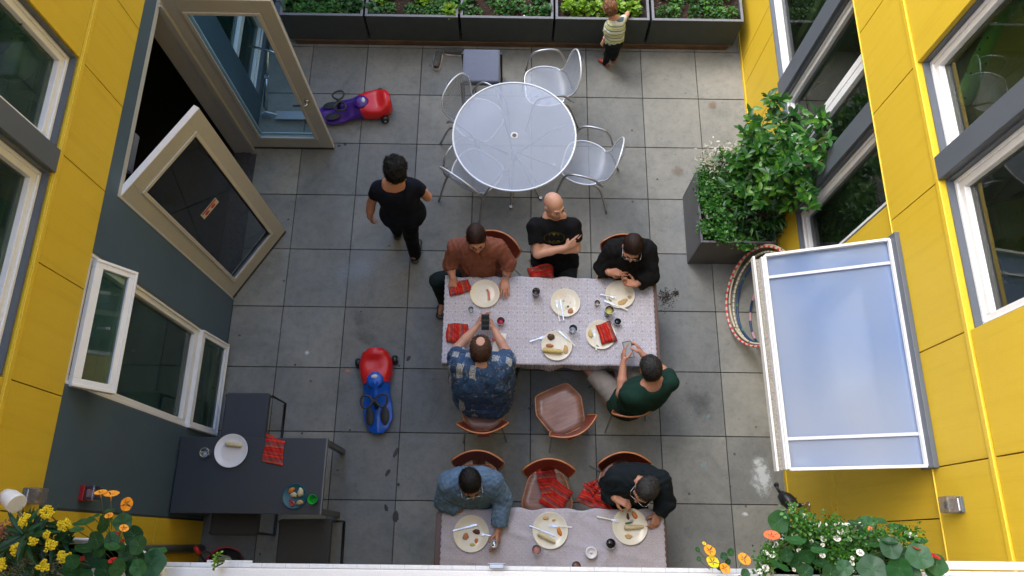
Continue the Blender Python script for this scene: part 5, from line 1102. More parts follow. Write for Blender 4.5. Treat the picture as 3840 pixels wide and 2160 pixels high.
def plate(lab, u, v, r=.131, mt='plate', z=TZ, grp='cream dinner plates'):
    p = P(u, v, z + .012); t = MB().lathe([(0, .002), (r * .62, .002), (r * .70, .004), (r * .93, .0155), (r * .985, .019), (r, .0185), (r * .99, .0165), (r * .72, .0), (0, 0)], 56).build('plate', M[mt], None, loc=(p[0], p[1], z))
    return tag(t, lab, 'plate', grp)
plate('cream plate with a watermelon slice in front of the rust brown shirt', 1818, 1101)
plate('cream plate with crumbs, bread piece and crossed cutlery in the middle of the long table', 2120, 1135)
plate('cream plate with tan spread in front of the person in black', 2325, 1104)
plate('cream plate with corn, burger and sandwich left of the red clothed plate', 2087, 1296, .133)
plate('cream plate partly covered by a folded red cloth', 2253, 1255)
plate('cream plate with browned meat beside the drink can', 1767, 2001, .142)
plate('cream plate with corncob and fork in the middle of the table nearest the rail', 2063, 1989, .142)
plate('cream plate with whole corn in front of the man in the dark jacket', 2362, 1974, .142)
plate('white plate with one corncob on the patio table', 867, 1690, .137, 'platewhite')
p = P(1107, 1861, .752); tag(MB().lathe([(0, .002), (.07, .002), (.095, .016), (.1, .018), (.097, .014), (.07, 0), (0, 0)], 36).build('plate', mat('teal_plastic', (.01, .09, .12, 1), .35), None, loc=(p[0], p[1], .7515)), 'small teal kids plate piled with food on the patio table', 'plate')
p = P(1174, 1873, .80); tag(MB().lathe([(.026, 0), (.038, .075), (.039, .078), (.035, .075), (.024, .006), (0, .006)], 28).build('cup', mat('bright_green_plastic', (.015, .42, .04, 1), .35), None, loc=(p[0], p[1], .7515)), 'bright green plastic cup on the patio table', 'cup')
def tumbler(lab, u, v, r, h, liq=None, fill=.5, grp=None, tz=TZ):
    p = P(u, v, tz + h * .6); t = thing('glass_tumbler', lab, 'glass', (p[0], p[1], tz), 0, 'glasses on the tables')
    MB().lathe([(0, .0), (r * .8, .0), (r, h), (r * .94, h), (r * .74, .008), (0, .008)], 28).build('tumbler', M['glassware'], t)
    MB().tube([(r * .97 * math.cos(a), r * .97 * math.sin(a), h) for a in [2 * PI * k / 28 for k in range(28)]], .0014, 5, closed=True).build('rim', mat('glass_rim', (.7, .75, .78, 1), .15, bump=0), t)
    if liq: MB().lathe([(0, .009), (r * .73, .009), (r * (.75 + .18 * fill), h * fill), (0, h * fill)], 28).build('drink', mat(lab[:12].replace(' ', '_') + '_drink', liq, .08, var=.1, bump=0, fine=0), t)
tumbler('smoky tumbler of dark drink left of the crumb covered plate', 2010, 1098, .038, .10, (.05, .012, .015, 1), .45)
tumbler('clear glass with a little red wine beside the phone', 1878, 1206, .037, .06, (.35, .004, .03, 1), .4)
tumbler('small clear upturned glass below the watermelon plate', 1766, 1161, .025, .05, None)
tumbler('clear water glass above the corn plate', 2148, 1236, .038, .09, None)
tumbler('small clear pinkish glass left of the yellow drink', 2239, 1137, .026, .05, (.5, .33, .3, 1), .2)
tumbler('tall glass of yellow drink below the person in black', 2283, 1168, .04, .12, (.5, .46, .12, 1), .6)
tumbler('small glass of nearly black drink beside the red clothed plate', 2315, 1208, .032, .06, (.01, .012, .025, 1), .75)
tumbler('pinkish glass beside the middle corncob plate', 2012, 2061, .04, .07, (.5, .2, .16, 1), .3)
tumbler('dark wine glass in front of the man in the dark jacket', 2289, 2038, .041, .08, (.012, .006, .006, 1), .7)
tumbler('empty clear glass beside the white plate on the patio table', 771, 1698, .038, .07, None, tz=.752)
tumbler('glass rim just showing above the white rail', 2160, 2122, .038, .08, (.25, .1, .08, 1), .5)
p = P(2217, 2073, .79); tag(MB().lathe([(.044, 0), (.047, .03), (.046, .04), (.036, .042), (.034, .036), (0, .035)], 32).lathe([(.008, .036), (.012, .039), (0, .04)], 10).build('jar_lid', M['platewhite'], None, loc=(p[0], p[1], TZ)), 'white round pot on the table nearest the rail', 'jar')
p = P(1852, 2040, .87); t = thing('drink_can', 'silver drink can held on the table by the man in denim', 'can', (p[0], p[1], TZ))
MB().lathe([(.024, 0), (.033, .008), (.033, .105), (.026, .118), (.0245, .12), (.023, .116), (0, .116)], 28).build('can_body', mat('can_aluminium', (.6, .6, .62, 1), .3, .8, bump=0), t)
MB().lathe([(0, .1165), (.009, .1168), (0, .117)], 12, c=(-.005, -.008, 0), sc=(1, .8)).build('opening', M['black'], t); MB().box(-.006, .006, -.002, .016, .1172, .119).build('pull_tab', M['chrome'], t)
def blob(name, lab, cat, u, v, w, h, th, mt, rz=0, seed=0, z=TZ + .004, jag=.18, kind='lump', grp=None):
    r = random.Random(seed); p = P(u, v, z + th * .5); m = MB(); n = 18; ph = [r.uniform(0, 6) for _ in range(4)]
    def rad(a): return 1 + jag * (.5 * math.sin(2 * a + ph[0]) + .4 * math.sin(3 * a + ph[1]) + .3 * math.sin(5 * a + ph[2]))
    prof = [(1.0, 0), (1.04, .35), (.9, .75), (.6, .97), (0, 1)] if kind == 'lump' else [(1, 0), (1.0, .9), (.93, 1), (0, 1)]
    V = []
    for q, zz in prof[:-1]:
        for k in range(n): a = 2 * PI * k / n; V.append((w / 2 * q * rad(a) * math.cos(a), h / 2 * q * rad(a) * math.sin(a), th * zz * (1 + .15 * math.sin(7 * a + ph[3]))))
    V.append((0, 0, th)); F_ = [(i * n + k, i * n + (k + 1) % n, (i + 1) * n + (k + 1) % n, (i + 1) * n + k) for i in range(len(prof) - 2) for k in range(n)] + [((len(prof) - 2) * n + k, (len(prof) - 2) * n + (k + 1) % n, len(V) - 1) for k in range(n)]
    m.add(V, F_, True); o = m.build(name, M[mt] if isinstance(mt, str) else mt, None, loc=(p[0], p[1], z)); o.rotation_euler[2] = rz
    return tag(o, lab, cat, grp)
def cob(lab, u, v, L, R, rz, mt, z=TZ + .004):
    p = P(u, v, z + R); m = MB(); n = 14; N_ = 22; V = []
    for i in range(N_ + 1):
        s = i / N_; rr_ = R * (1 - .35 * max(0, (s - .6) / .4) ** 2) * (.6 if i in (0, N_) else 1) * (.25 if i in () else 1)
        for k in range(n): a = 2 * PI * k / n; q = rr_ * (1 + .06 * ((i + k) % 2)); V.append(((s - .5) * L, q * math.cos(a), R + q * math.sin(a)))
    m.add(V, [(i * n + k, i * n + (k + 1) % n, (i + 1) * n + (k + 1) % n, (i + 1) * n + k) for i in range(N_) for k in range(n)] + [tuple(range(n)), tuple(reversed(range(N_ * n, N_ * n + n)))], True)
    o = m.build('corn_cob', M[mt], None, loc=(p[0], p[1], z)); o.rotation_euler[2] = rz; return tag(o, lab, 'corn')
cob('whole yellow corn cob on the plate above the green tee man', 2073, 1316, .175, .021, -.08, 'corn')
cob('eaten corncob on the white plate of the patio table', 876, 1668, .14, .019, -.12, 'corncob', .757)
cob('gnawed pale corncob on the middle plate nearest the rail', 2050, 2017, .15, .018, -.45, 'corncob')
cob('corn cob on the plate of the man in the dark jacket', 2377, 1977, .155, .018, .07, 'corncob')
p = P(1829, 1105, TZ + .01); wm = thing('watermelon_slice', 'thin pink watermelon slice on the plate by the rust brown shirt', 'fruit', (p[0], p[1], TZ + .003), -.25)
MB().tube(arc([(-.018, .045, .008), (.004, .02, .008), (.014, -.01, .008), (.008 + .02, -.045, .008)], 6), [.006] + [.009] * 10 + [.009] * 7 + [.006], 8).build('flesh', M['melon'], wm)
MB().tube(arc([(-.026, .046, .006), (-.006, .02, .006), (.004, -.012, .006), (.017, -.048, .006)], 6), .006, 8).build('rind', M['rind'], wm)
F = [('bread_piece', 'toasted bread piece on the crumb covered plate', 'bread', 2140, 1166, .038 * 1.4, .045, .018, 'bread', .3), ('yellow_scrap', 'small yellow food scrap at the right of the crumb covered plate', 'food', 2168, 1130, .014, .01, .005, 'orangefood', 0),
     ('salad_scrap', 'small green salad scrap above the bread piece', 'food', 2130, 1149, .02, .018, .008, 'veg', 0), ('spread_smear', 'yellowish smear of dip beside the knife', 'food', 2113, 1128, .014, .022, .003, 'hummus', 0),
     ('hummus', 'tan spread smeared on the plate of the person in black', 'food', 2335, 1132, .085, .05, .008, 'hummus', .5), ('hummus', 'round tan dollop at the right of the same spread', 'food', 2362, 1114, .04, .03, .009, 'hummus', 0),
     ('pickle', 'dark green pickle strip under the fork on the plate of the person in black', 'food', 2286, 1125, .05, .012, .01, 'veg', -.6),
     ('grilled_patty', 'dark grilled patty with greens on the corn plate', 'food', 2066, 1263, .06, .062, .02, 'meat', 0), ('grilled_greens', 'thin greens lying over the grilled patty', 'food', 2066, 1262, .045, .02, .03, 'veg', .5),
     ('bun_piece', 'bun with sausage on the corn plate', 'bread', 2061, 1295, .062, .032, .024, 'bread', 0), ('hummus', 'pile of tan spread right of the whole corn', 'food', 2122, 1312, .045, .08, .014, 'hummus', -.1),
     ('corn_salad', 'pale yellow corn pieces left on the red clothed plate', 'food', 2214, 1252, .035, .07, .02, 'corn', .1), ('green_beans', 'green beans under the fork on the red clothed plate', 'food', 2240, 1298, .045, .018, .008, 'veg', -.6),
     ('meat_piece', 'dark browned meat on the plate beside the can', 'food', 1787, 1994, .052, .04, .018, 'meat', -.2), ('bread_piece', 'toasted bread corner on the plate beside the can', 'bread', 1746, 2012, .046, .052, .012, 'bread', .4),
     ('squash_piece', 'orange roast squash on the plate beside the can', 'food', 1786, 2027, .028, .036, .012, 'orangefood', 0), ('dip_streaks', 'yellow green dip at the bottom of the plate beside the can', 'food', 1772, 2043, .04, .026, .004, mat('mustard', (.5, .45, .05, 1), .4), 0),
     ('hummus', 'tan spread at the top of the middle plate nearest the rail', 'food', 2047, 1942, .05, .032, .008, 'hummus', .2), ('hummus', 'second tan dollop at the top of the middle plate', 'food', 2077, 1950, .026, .022, .008, 'hummus', 0),
     ('squash_piece', 'orange roast squash half on the middle plate', 'food', 2098, 1994, .036, .06, .016, 'orangefood', .3), ('squash_piece', 'orange squash piece at the top of the dark jacket plate', 'food', 2380, 1931, .038, .06, .018, 'orangefood', .5),
     ('mushroom_slice', 'brown roast slice left of the squash', 'food', 2355, 1937, .022, .055, .014, 'meat', .2), ('green_beans', 'dark green beans above the corn of the dark jacket plate', 'food', 2358, 1961, .065, .016, .012, 'veg', .15),
     ('hummus', 'tan spread at the bottom of the dark jacket plate', 'food', 2357, 2012, .06, .035, .008, 'hummus', -.3)]
for i, (n_, l_, c_, u, v, w, h, th, mt, rz) in enumerate(F): blob(n_, l_, c_, u, v, w, h, th, mt, rz, i)
for i, (u, v, w, h, l_) in enumerate([(835, 1697, .03, .02, 'rusty crumbs left'), (869, 1727, .022, .02, 'tan crumb centre bottom'), (888, 1718, .014, .016, 'tan crumb right'), (849, 1736, .02, .008, 'flat crumb bottom')]): blob('food_scrap', l_ + ' on the white plate of the patio table', 'food', u, v, w, h, .003, 'hummus', 0, i + 60, .756)
blob('carrot_pile', 'orange carrot strips at the top of the teal kids plate', 'food', 1092, 1838, .06, .035, .02, 'orangefood', .5, 70, .757); blob('potato_salad', 'pale potato lump on the teal kids plate', 'food', 1101, 1856, .05, .045, .03, mat('potato', (.55, .46, .26, 1), .6, var=.2, vs=60), 0, 71, .757)
blob('macaroni', 'creamy noodles on the right of the teal kids plate', 'food', 1126, 1846, .045, .07, .028, mat('creamy', (.6, .52, .32, 1), .6, var=.3, vs=80, bump=.6), .2, 72, .757); blob('onion_salad', 'pale shredded salad at the lower right of the teal kids plate', 'food', 1124, 1884, .05, .04, .02, 'hummus', .2, 73, .757)
blob('hot_dog', 'sausage in a bun at the lower left of the teal kids plate', 'food', 1094, 1888, .05, .035, .02, 'melon', -.7, 74, .757); blob('sausage', 'dark red sausage lying on the bun of the teal kids plate', 'food', 1093, 1882, .055, .018, .034, mat('sausage_red', (.3, .02, .02, 1), .3), -.7, 75, .757)
# crumbs stuff
r = random.Random(8); m = MB()
for (u, v, w, k) in [(2115, 1105, 25, 46), (1793, 1098, 14, 12), (2130, 1150, 22, 26), (2325, 1095, 20, 14), (1780, 1975, 25, 8), (2345, 1960, 22, 10), (2110, 1290, 22, 10)]:
    for _ in range(k):
        p = P(r.gauss(u, w * .5), r.gauss(v, w * .5), TZ + .004); q = r.uniform(.0008, .0026); m.box(p[0] - q, p[0] + q, p[1] - q, p[1] + q, TZ + .002, TZ + .003 + q)
tag(m.build('crumbs', M['hummus']), 'scattered food crumbs on the cream plates', 'crumbs', kind='stuff')
def cutlery(kind, lab, u0, v0, u1, v1, mtH='chrome', mtB='chrome', z=TZ + .018):
    """handle end (u0,v0) to tip (u1,v1)"""
    a = Vector(P(u0, v0, z)); b = Vector(P(u1, v1, z)); d = b - a; L = d.length; rz = math.atan2(d.y, d.x)
    t = thing(kind, lab, kind, (a.x, a.y, z), rz); h = L * (.5 if kind == 'knife' else .62)
    MB().prism([(0, -.006), (0, .006), (h * .5, .0045), (h, .004), (h, -.004), (h * .5, -.0045)], -.002, .003).build('handle', M[mtH] if isinstance(mtH, str) else mtH, t, bevel=.001)
    if kind == 'knife': MB().prism([(h, -.005), (h, .005), (L * .93, .009), (L, .002), (L * .98, -.006)], -.0005, .001).build('blade', M[mtB], t)
    else:
        m = MB().prism([(h, -.004), (h, .004), (L * .72, .009), (L * .83, .011), (L * .83, -.011), (L * .72, -.009)], 0, .0015)
        for k in range(4): m.box(L * .83, L, -.0105 + k * .0063, -.0105 + k * .0063 + .003, 0, .0015)
        m.build('tines', M[mtB], t)
    return t
cutlery('fork', 'pale handled fork on the crumb covered plate', 2099, 1206, 2086, 1126, 'ivory', 'bluehandle')
cutlery('knife', 'blue grey knife beside the fork on the crumb covered plate', 2114, 1202, 2101, 1121, 'bluehandle', 'bluehandle')
cutlery('fork', 'fork resting on the left rim of the plate of the person in black', 2250, 1103, 2311, 1117)
cutlery('knife', 'pale yellow handled knife across the plate of the person in black', 2354, 1163, 2264, 1126, 'ivory', 'bluehandle')
cutlery('fork', 'fork sticking out to the left of the corn plate', 1986, 1281, 2043, 1262)
cutlery('knife', 'cream handled knife at the upper right of the corn plate', 2157, 1298, 2095, 1240, 'ivory', 'bluehandle')
cutlery('fork', 'fork lying beside the folded red cloth on its plate', 2236, 1314, 2228, 1238, 'ivory', 'bluehandle')
cutlery('knife', 'pale blue knife on the plate beside the can', 1698, 1990, 1790, 1967, 'bluehandle', 'bluehandle')
cutlery('fork', 'fork pointing left into the plate beside the can', 1840, 2009, 1803, 2003)
cutlery('knife', 'dark knife leaning over the middle corncob', 1985, 1971, 2082, 2009)
cutlery('fork', 'fork crossing the right of the middle plate', 2145, 1977, 2058, 1971, 'ivory', 'chrome')
cutlery('fork', 'cream and blue handled fork left of the dark jacket plate', 2238, 1937, 2322, 1955, 'ivory', 'chrome')
# red striped napkins
def napkin(lab, u, v, w, h, rz, z, axis=0, seed=0, sc=1, hump=.012, pts=None, name='striped_cloth', flop=0.0, crumple=.006, rx=0, ry=0):
    r = random.Random(seed); ph = [r.uniform(0, 6) for _ in range(6)]; p = P(u, v, z)
    def fn(a, b):
        x = (a - .5) * w * (1 + .06 * math.sin(b * 5 + ph[0])); y = (b - .5) * h * (1 + .06 * math.sin(a * 5 + ph[1]))
        if pts: x += pts[0] * (b - .5) * w; y += pts[1] * (a - .5) * h
        e = min(a, 1 - a, b, 1 - b); zz = hump * min(1, e * 9) + crumple * (math.sin(a * 9 + b * 4 + ph[2]) + .7 * math.sin(b * 13 - a * 5 + ph[3]) + .5 * math.sin((a + b) * 21 + ph[4])) * min(1, e * 5 + .2)
        return (x, y, max(.001, zz + crumple * 1.2) - flop * (a - .5) ** 2)
    m = MB().grid(fn, 34, 34); o = m.build(name, stripe_mat('napkin_stripes_%d' % seed, axis, sc), None, loc=tuple(p), solid=-.004); o.rotation_euler = (rx, ry, rz)
    return tag(o, lab, 'cloth', 'red striped cloths')
def napkin_layer(lab, u, v, w, h, rz, z, axis, seed, sc=1): return napkin(lab, u, v, w, h, rz, z, axis, seed, sc)
napkin('red striped cloth held under the hand of the person in rust brown', 1724, 1080, .19, .11, .3, TZ + .002, 0, 1, 1.1, .018, crumple=.005)
napkin('orange red striped cloth left of the man in the blue patterned shirt', 1716, 1250, .185, .165, .0, TZ + .002, 0, 2, 1.3, .014, crumple=.007)
napkin('folded red striped cloth lying on a plate near the phone', 2273, 1249, .13, .18, .3, TZ + .02, 0, 3, .9, .02, crumple=.004)
napkin('red striped cloth with a fringe on the patio table', 1028, 1690, .17, .21, -.12, .752, 1, 4, 1.0, .006, (-.12, -.15), crumple=.004)
napkin('orange red cloth in the lap of the bald man', 2030, 1030, .22, .16, .2, .63, 1, 5, 1.4, .05, crumple=.014)
napkin('long red striped cloth draped on the empty wooden chair', 2052, 1805, .15, .27, .12, .468, 1, 6, 1.0, .012, crumple=.01, pts=(-.12, 0))
napkin('second fold of the red striped cloth nearest the table on the empty chair', 2086, 1862, .20, .22, -.55, .474, 1, 7, 1.2, .012, crumple=.008)
napkin('crumpled red cloth on the lap of the man in the dark jacket', 2240, 1870, .30, .16, -.35, .60, 1, 8, 1.2, .03, crumple=.02)
napkin('bunched red cloth hanging at the left thigh of the man in the dark jacket', 2228, 1832, .09, .12, .4, .62, 0, 9, 1.4, .035, crumple=.016)
# patterned paper / place items
p = P(1872, 1290, TZ + .002); o = MB().box(-.05, .05, -.115, .1, 0, .003).build('paper_sheet', M['flowerw'], None, loc=tuple(p)); o.rotation_euler[2] = -.12; tag(o, 'white sheet of paper under the arms of the man in the patterned shirt', 'paper')
p = P(1853, 1282, TZ + .006); blob('tomato_piece', 'small red piece on the white paper sheet', 'food', 1851, 1273, .03, .04, .012, 'melon', 0, 90)
# phones
def phone(lab, u, v, z, w, h, n, upv, lit):
    p = P(u, v, z); zz = Vector(n).normalized(); yy = Vector(upv); yy = (yy - zz * yy.dot(zz)).normalized(); xx = yy.cross(zz)
    t = bpy.data.objects.new('phone', None); COL.objects.link(t); t.matrix_world = Matrix(((xx.x, yy.x, zz.x, p[0]), (xx.y, yy.y, zz.y, p[1]), (xx.z, yy.z, zz.z, p[2]), (0, 0, 0, 1))); tag(t, lab, 'phone')
    MB().box(-w / 2, w / 2, -h / 2, h / 2, -.004, .004).build('case', M['blackplastic'], t, bevel=.0035, seg=3)
    s = N('phone_screen_%s' % ('lit' if lit else 'dark'))
    if lit: s.base((.25, .26, .29, 1)); s.b.inputs['Emission Color'].default_value = (.6, .62, .68, 1); s.b.inputs['Emission Strength'].default_value = .04
    else:
        tc = s.new('ShaderNodeTexCoord'); sp_ = s.new('ShaderNodeSeparateXYZ'); s.link(tc.outputs['Object'], sp_.inputs[0]); w_ = s.math('FRACT', s.math('MULTIPLY', sp_.outputs[1], 22)); s.base(s.ramp(w_, [(0, (.01, .013, .015, 1)), (.45, (.05, .06, .065, 1)), (.55, (.01, .012, .014, 1))], 'EASE'))
    s.b.inputs['Roughness'].default_value = .25; s.b.inputs['Specular IOR Level'].default_value = .2
    MB().box(-w / 2 + .004, w / 2 - .004, -h / 2 + .006, h / 2 - .006, .0041, .0048).build('screen', s.m, t)
    return t
phone('dark phone held up by the man in the blue patterned shirt', 1820, 1208, .93, .068, .135, (-.02, -.35, .94), (0, 1, .35), False)
phone('phone with a pale lit screen held by the man in the green tee', 2356, 1311, .92, .072, .145, (-.05, -.3, .95), (-.22, 1, .2), True)
# ------------------------------------------------------------------ implicit-surface figures
def V3(*a): return np.array(a if len(a) > 1 else a[0], float)
def unit(v): v = np.array(v, float); return v / (np.linalg.norm(v) + 1e-12)
class Body:
    def __init__(s): s.p = []
    def rc(s, a, b, ra, rb, k=.02, cut=None, flat=None): s.p.append(('rc', V3(a), V3(b), ra, rb, k, cut, flat)); return s
    def el(s, c, r, R=None, k=.02, op='u'): s.p.append(('el', V3(c), V3(r), np.eye(3) if R is None else np.array(R), 0, k, op, None)); return s
    def mesh(s, name, mt, parent, h=.007, noise=None, off=None, smooth=2):
        lo = np.full(3, 1e9); hi = -lo
        for q in s.p:
            if q[0] == 'rc': r = max(q[3], q[4]); lo = np.minimum(lo, np.minimum(q[1], q[2]) - r); hi = np.maximum(hi, np.maximum(q[1], q[2]) + r)
            elif q[6] == 'u': r = q[2].max(); lo = np.minimum(lo, q[1] - r); hi = np.maximum(hi, q[1] + r)
        lo -= .03; hi += .03; n = np.ceil((hi - lo) / h).astype(int) + 1
        ax = [lo[i] + h * np.arange(n[i]) for i in range(3)]; Fd = np.full(n, 1.0, dtype=np.float32)
        for q in s.p:
            if q[0] == 'rc': r = max(q[3], q[4]); l_ = np.minimum(q[1], q[2]) - r; h_ = np.maximum(q[1], q[2]) + r
            else: r = q[2].max(); l_ = q[1] - r; h_ = q[1] + r
            pad = q[5] + 3 * h; i0 = np.maximum(0, ((l_ - pad - lo) / h).astype(int)); i1 = np.minimum(n, ((h_ + pad - lo) / h).astype(int) + 2)
            if (i1 <= i0).any(): continue
            X = ax[0][i0[0]:i1[0], None, None]; Y = ax[1][None, i0[1]:i1[1], None]; Z = ax[2][None, None, i0[2]:i1[2]]
            if q[0] == 'rc':
                a, b = q[1], q[2]; ba = b - a; L2 = ba @ ba + 1e-12
                px, py, pz = X - a[0], Y - a[1], Z - a[2]; t = np.clip((px * ba[0] + py * ba[1] + pz * ba[2]) / L2, 0, 1)
                dx, dy, dz = px - t * ba[0], py - t * ba[1], pz - t * ba[2]
                d2 = dx * dx + dy * dy + dz * dz
                if q[7] is not None:
                    f, sc = q[7]; dn = dx * f[0] + dy * f[1] + dz * f[2]; d2 = d2 + dn * dn * (sc * sc - 1)
                d = np.sqrt(d2) - (q[3] + (q[4] - q[3]) * t)
                if q[6] is not None:
                    c, nn = q[6]; d = np.maximum(d, (X - c[0]) * nn[0] + (Y - c[1]) * nn[1] + (Z - c[2]) * nn[2])
                op = 'u'
            else:
                R = q[3]; px, py, pz = X - q[1][0], Y - q[1][1], Z - q[1][2]; l = [px * R[i][0] + py * R[i][1] + pz * R[i][2] for i in range(3)]; rr_ = q[2]
                k0 = np.sqrt((l[0] / rr_[0]) ** 2 + (l[1] / rr_[1]) ** 2 + (l[2] / rr_[2]) ** 2); k1 = np.sqrt((l[0] / rr_[0] ** 2) ** 2 + (l[1] / rr_[1] ** 2) ** 2 + (l[2] / rr_[2] ** 2) ** 2) + 1e-9
                d = k0 * (k0 - 1) / k1; op = q[6]
            sl_ = tuple(slice(i0[i], i1[i]) for i in range(3)); A = Fd[sl_]; k = q[5]
            if op == 's': d = -d; hh = np.clip(.5 + .5 * (d - A) / k, 0, 1); Fd[sl_] = A + (d - A) * hh + k * hh * (1 - hh)
            else: hh = np.clip(.5 + .5 * (A - d) / k, 0, 1); Fd[sl_] = A + (d - A) * hh - k * hh * (1 - hh)
        if noise:
            amp, freq, seed, ridge = noise; rg = np.random.default_rng(seed); X, Y, Z = ax[0][:, None, None], ax[1][None, :, None], ax[2][None, None, :]; acc = 0
            band = np.abs(Fd) < .05
            for o in range(4 if ridge else 5):
                kv = unit(rg.normal(size=3)) * freq * rg.uniform(.7, 1.9); kw = unit(rg.normal(size=3)) * freq * .6; w = np.sin(kw[0] * X + kw[1] * Y + kw[2] * Z + rg.uniform(0, 6))
                q = np.sin(kv[0] * X + kv[1] * Y + kv[2] * Z + 1.6 * w + rg.uniform(0, 6)); acc = acc + ((1 - 2 * np.abs(q)) if ridge else q)
            Fd = np.where(band, Fd + (amp * acc / 3).astype(np.float32), Fd)
        V, Fq = surfnet(Fd, lo, h)
        if len(V) == 0: return None
        for _ in range(smooth):
            acc = np.zeros_like(V); cnt = np.zeros(len(V))
            for a, b in ((0, 1), (1, 2), (2, 3), (3, 0)):
                np.add.at(acc, Fq[:, a], V[Fq[:, b]]); np.add.at(acc, Fq[:, b], V[Fq[:, a]]); np.add.at(cnt, Fq[:, a], 1); np.add.at(cnt, Fq[:, b], 1)
            V = V * .5 + .5 * acc / np.maximum(cnt, 1)[:, None]
        if off is not None: V = V - off
        return npmesh(name, V, Fq, mt, parent)
def surfnet(Fd, lo, h):
    s = Fd < 0; n = np.array(Fd.shape) - 1
    c = np.zeros(n, dtype=np.int8)
    for i in (0, 1):
        for j in (0, 1):
            for k in (0, 1): c += s[i:i + n[0], j:j + n[1], k:k + n[2]]
    act = (c > 0) & (c < 8); idx = np.full(n, -1, dtype=np.int64); ijk = np.argwhere(act)
    if len(ijk) == 0: return np.zeros((0, 3)), np.zeros((0, 4), int)
    idx[act] = np.arange(len(ijk)); pos = np.zeros((len(ijk), 3)); cnt = np.zeros(len(ijk))
    corners = [(i, j, k) for i in (0, 1) for j in (0, 1) for k in (0, 1)]
    vals = {q: Fd[ijk[:, 0] + q[0], ijk[:, 1] + q[1], ijk[:, 2] + q[2]].astype(float) for q in corners}
    for q in corners:
        for a in range(3):
            if q[a] == 0:
                e = list(q); e[a] = 1; e = tuple(e); v0, v1 = vals[q], vals[e]; m = (v0 < 0) != (v1 < 0)
                t = np.where(m, v0 / np.where(m, v0 - v1, 1), 0); p = np.tile(np.array(q, float), (len(ijk), 1)); p[:, a] += t
                pos += p * m[:, None]; cnt += m
    V = lo + (ijk + pos / cnt[:, None]) * h; Q = []
    for a in range(3):
        b, c_ = (a + 1) % 3, (a + 2) % 3; sl0 = [slice(None)] * 3; sl1 = [slice(None)] * 3; sl0[a] = slice(0, -1); sl1[a] = slice(1, None)
        e = s[tuple(sl0)] != s[tuple(sl1)]; E = np.argwhere(e); E = E[(E[:, b] > 0) & (E[:, c_] > 0) & (E[:, b] < n[b]) & (E[:, c_] < n[c_])]
        def g(db, dc): q = E.copy(); q[:, b] -= db; q[:, c_] -= dc; return idx[q[:, 0], q[:, 1], q[:, 2]]
        quad = np.stack([g(1, 1), g(0, 1), g(0, 0), g(1, 0)], 1); inside = s[E[:, 0], E[:, 1], E[:, 2]]
        quad[~inside] = quad[~inside][:, ::-1]; Q.append(quad)
    Fq = np.concatenate(Q); return V, Fq[(Fq >= 0).all(1)]

def hand(B, w, d, nrm, th, curl=(.35, .4, .45, .5), tc=.35, sc=1.0, spread=.12, cut=None):
    """w wrist, d hand direction, nrm palm normal, th side on which the thumb sits"""
    d = unit(d); nrm = unit(nrm - d * (nrm @ d)); lat = unit(th - d * (th @ d) - nrm * (th @ nrm)); w = V3(w)
    tips = []
    L = [.040, .045, .042, .034]; K = [.084, .088, .084, .076]
    for i in range(4):
        o = (.029 - .0195 * i) * sc; base = w + lat * o * .45; kn = w + d * K[i] * sc + lat * o - nrm * .002
        B.rc(base, kn, .0155 * sc, .0118 * sc, .012)
        q = kn; a = 0; dd = unit(d + lat * spread * (1.5 - i) * .6)
        for sgm, (l, r) in enumerate(((L[i], .0095), (L[i] * .66, .0086), (L[i] * .55, .0078))):
            a += curl[i] * (1.0 if sgm else .8); dv = dd * math.cos(a) + nrm * math.sin(a); e = q + dv * l * sc
            B.rc(q, e, r * sc, (r - .0007) * sc, .004); q = e
        tips.append(q)
    b = w + d * .022 * sc + lat * .018 * sc + nrm * .006; t1 = b + (lat * .62 + d * .62 + nrm * (.25 + tc * .5)) * .043 * sc; t2 = t1 + unit(lat * .15 + d * .9 + nrm * (.2 + tc)) * .03 * sc; t3 = t2 + unit(-lat * .1 + d * .9 + nrm * (.3 + tc)) * .024 * sc
    B.rc(b, t1, .0145 * sc, .0115 * sc, .01).rc(t1, t2, .0108 * sc, .0098 * sc, .004).rc(t2, t3, .0098 * sc, .0085 * sc, .004)
    return tips
def frame(f, u):
    f = unit(f); u = unit(np.array(u, float) - f * (np.array(u) @ f)); s = np.cross(f, u); return f, u, s
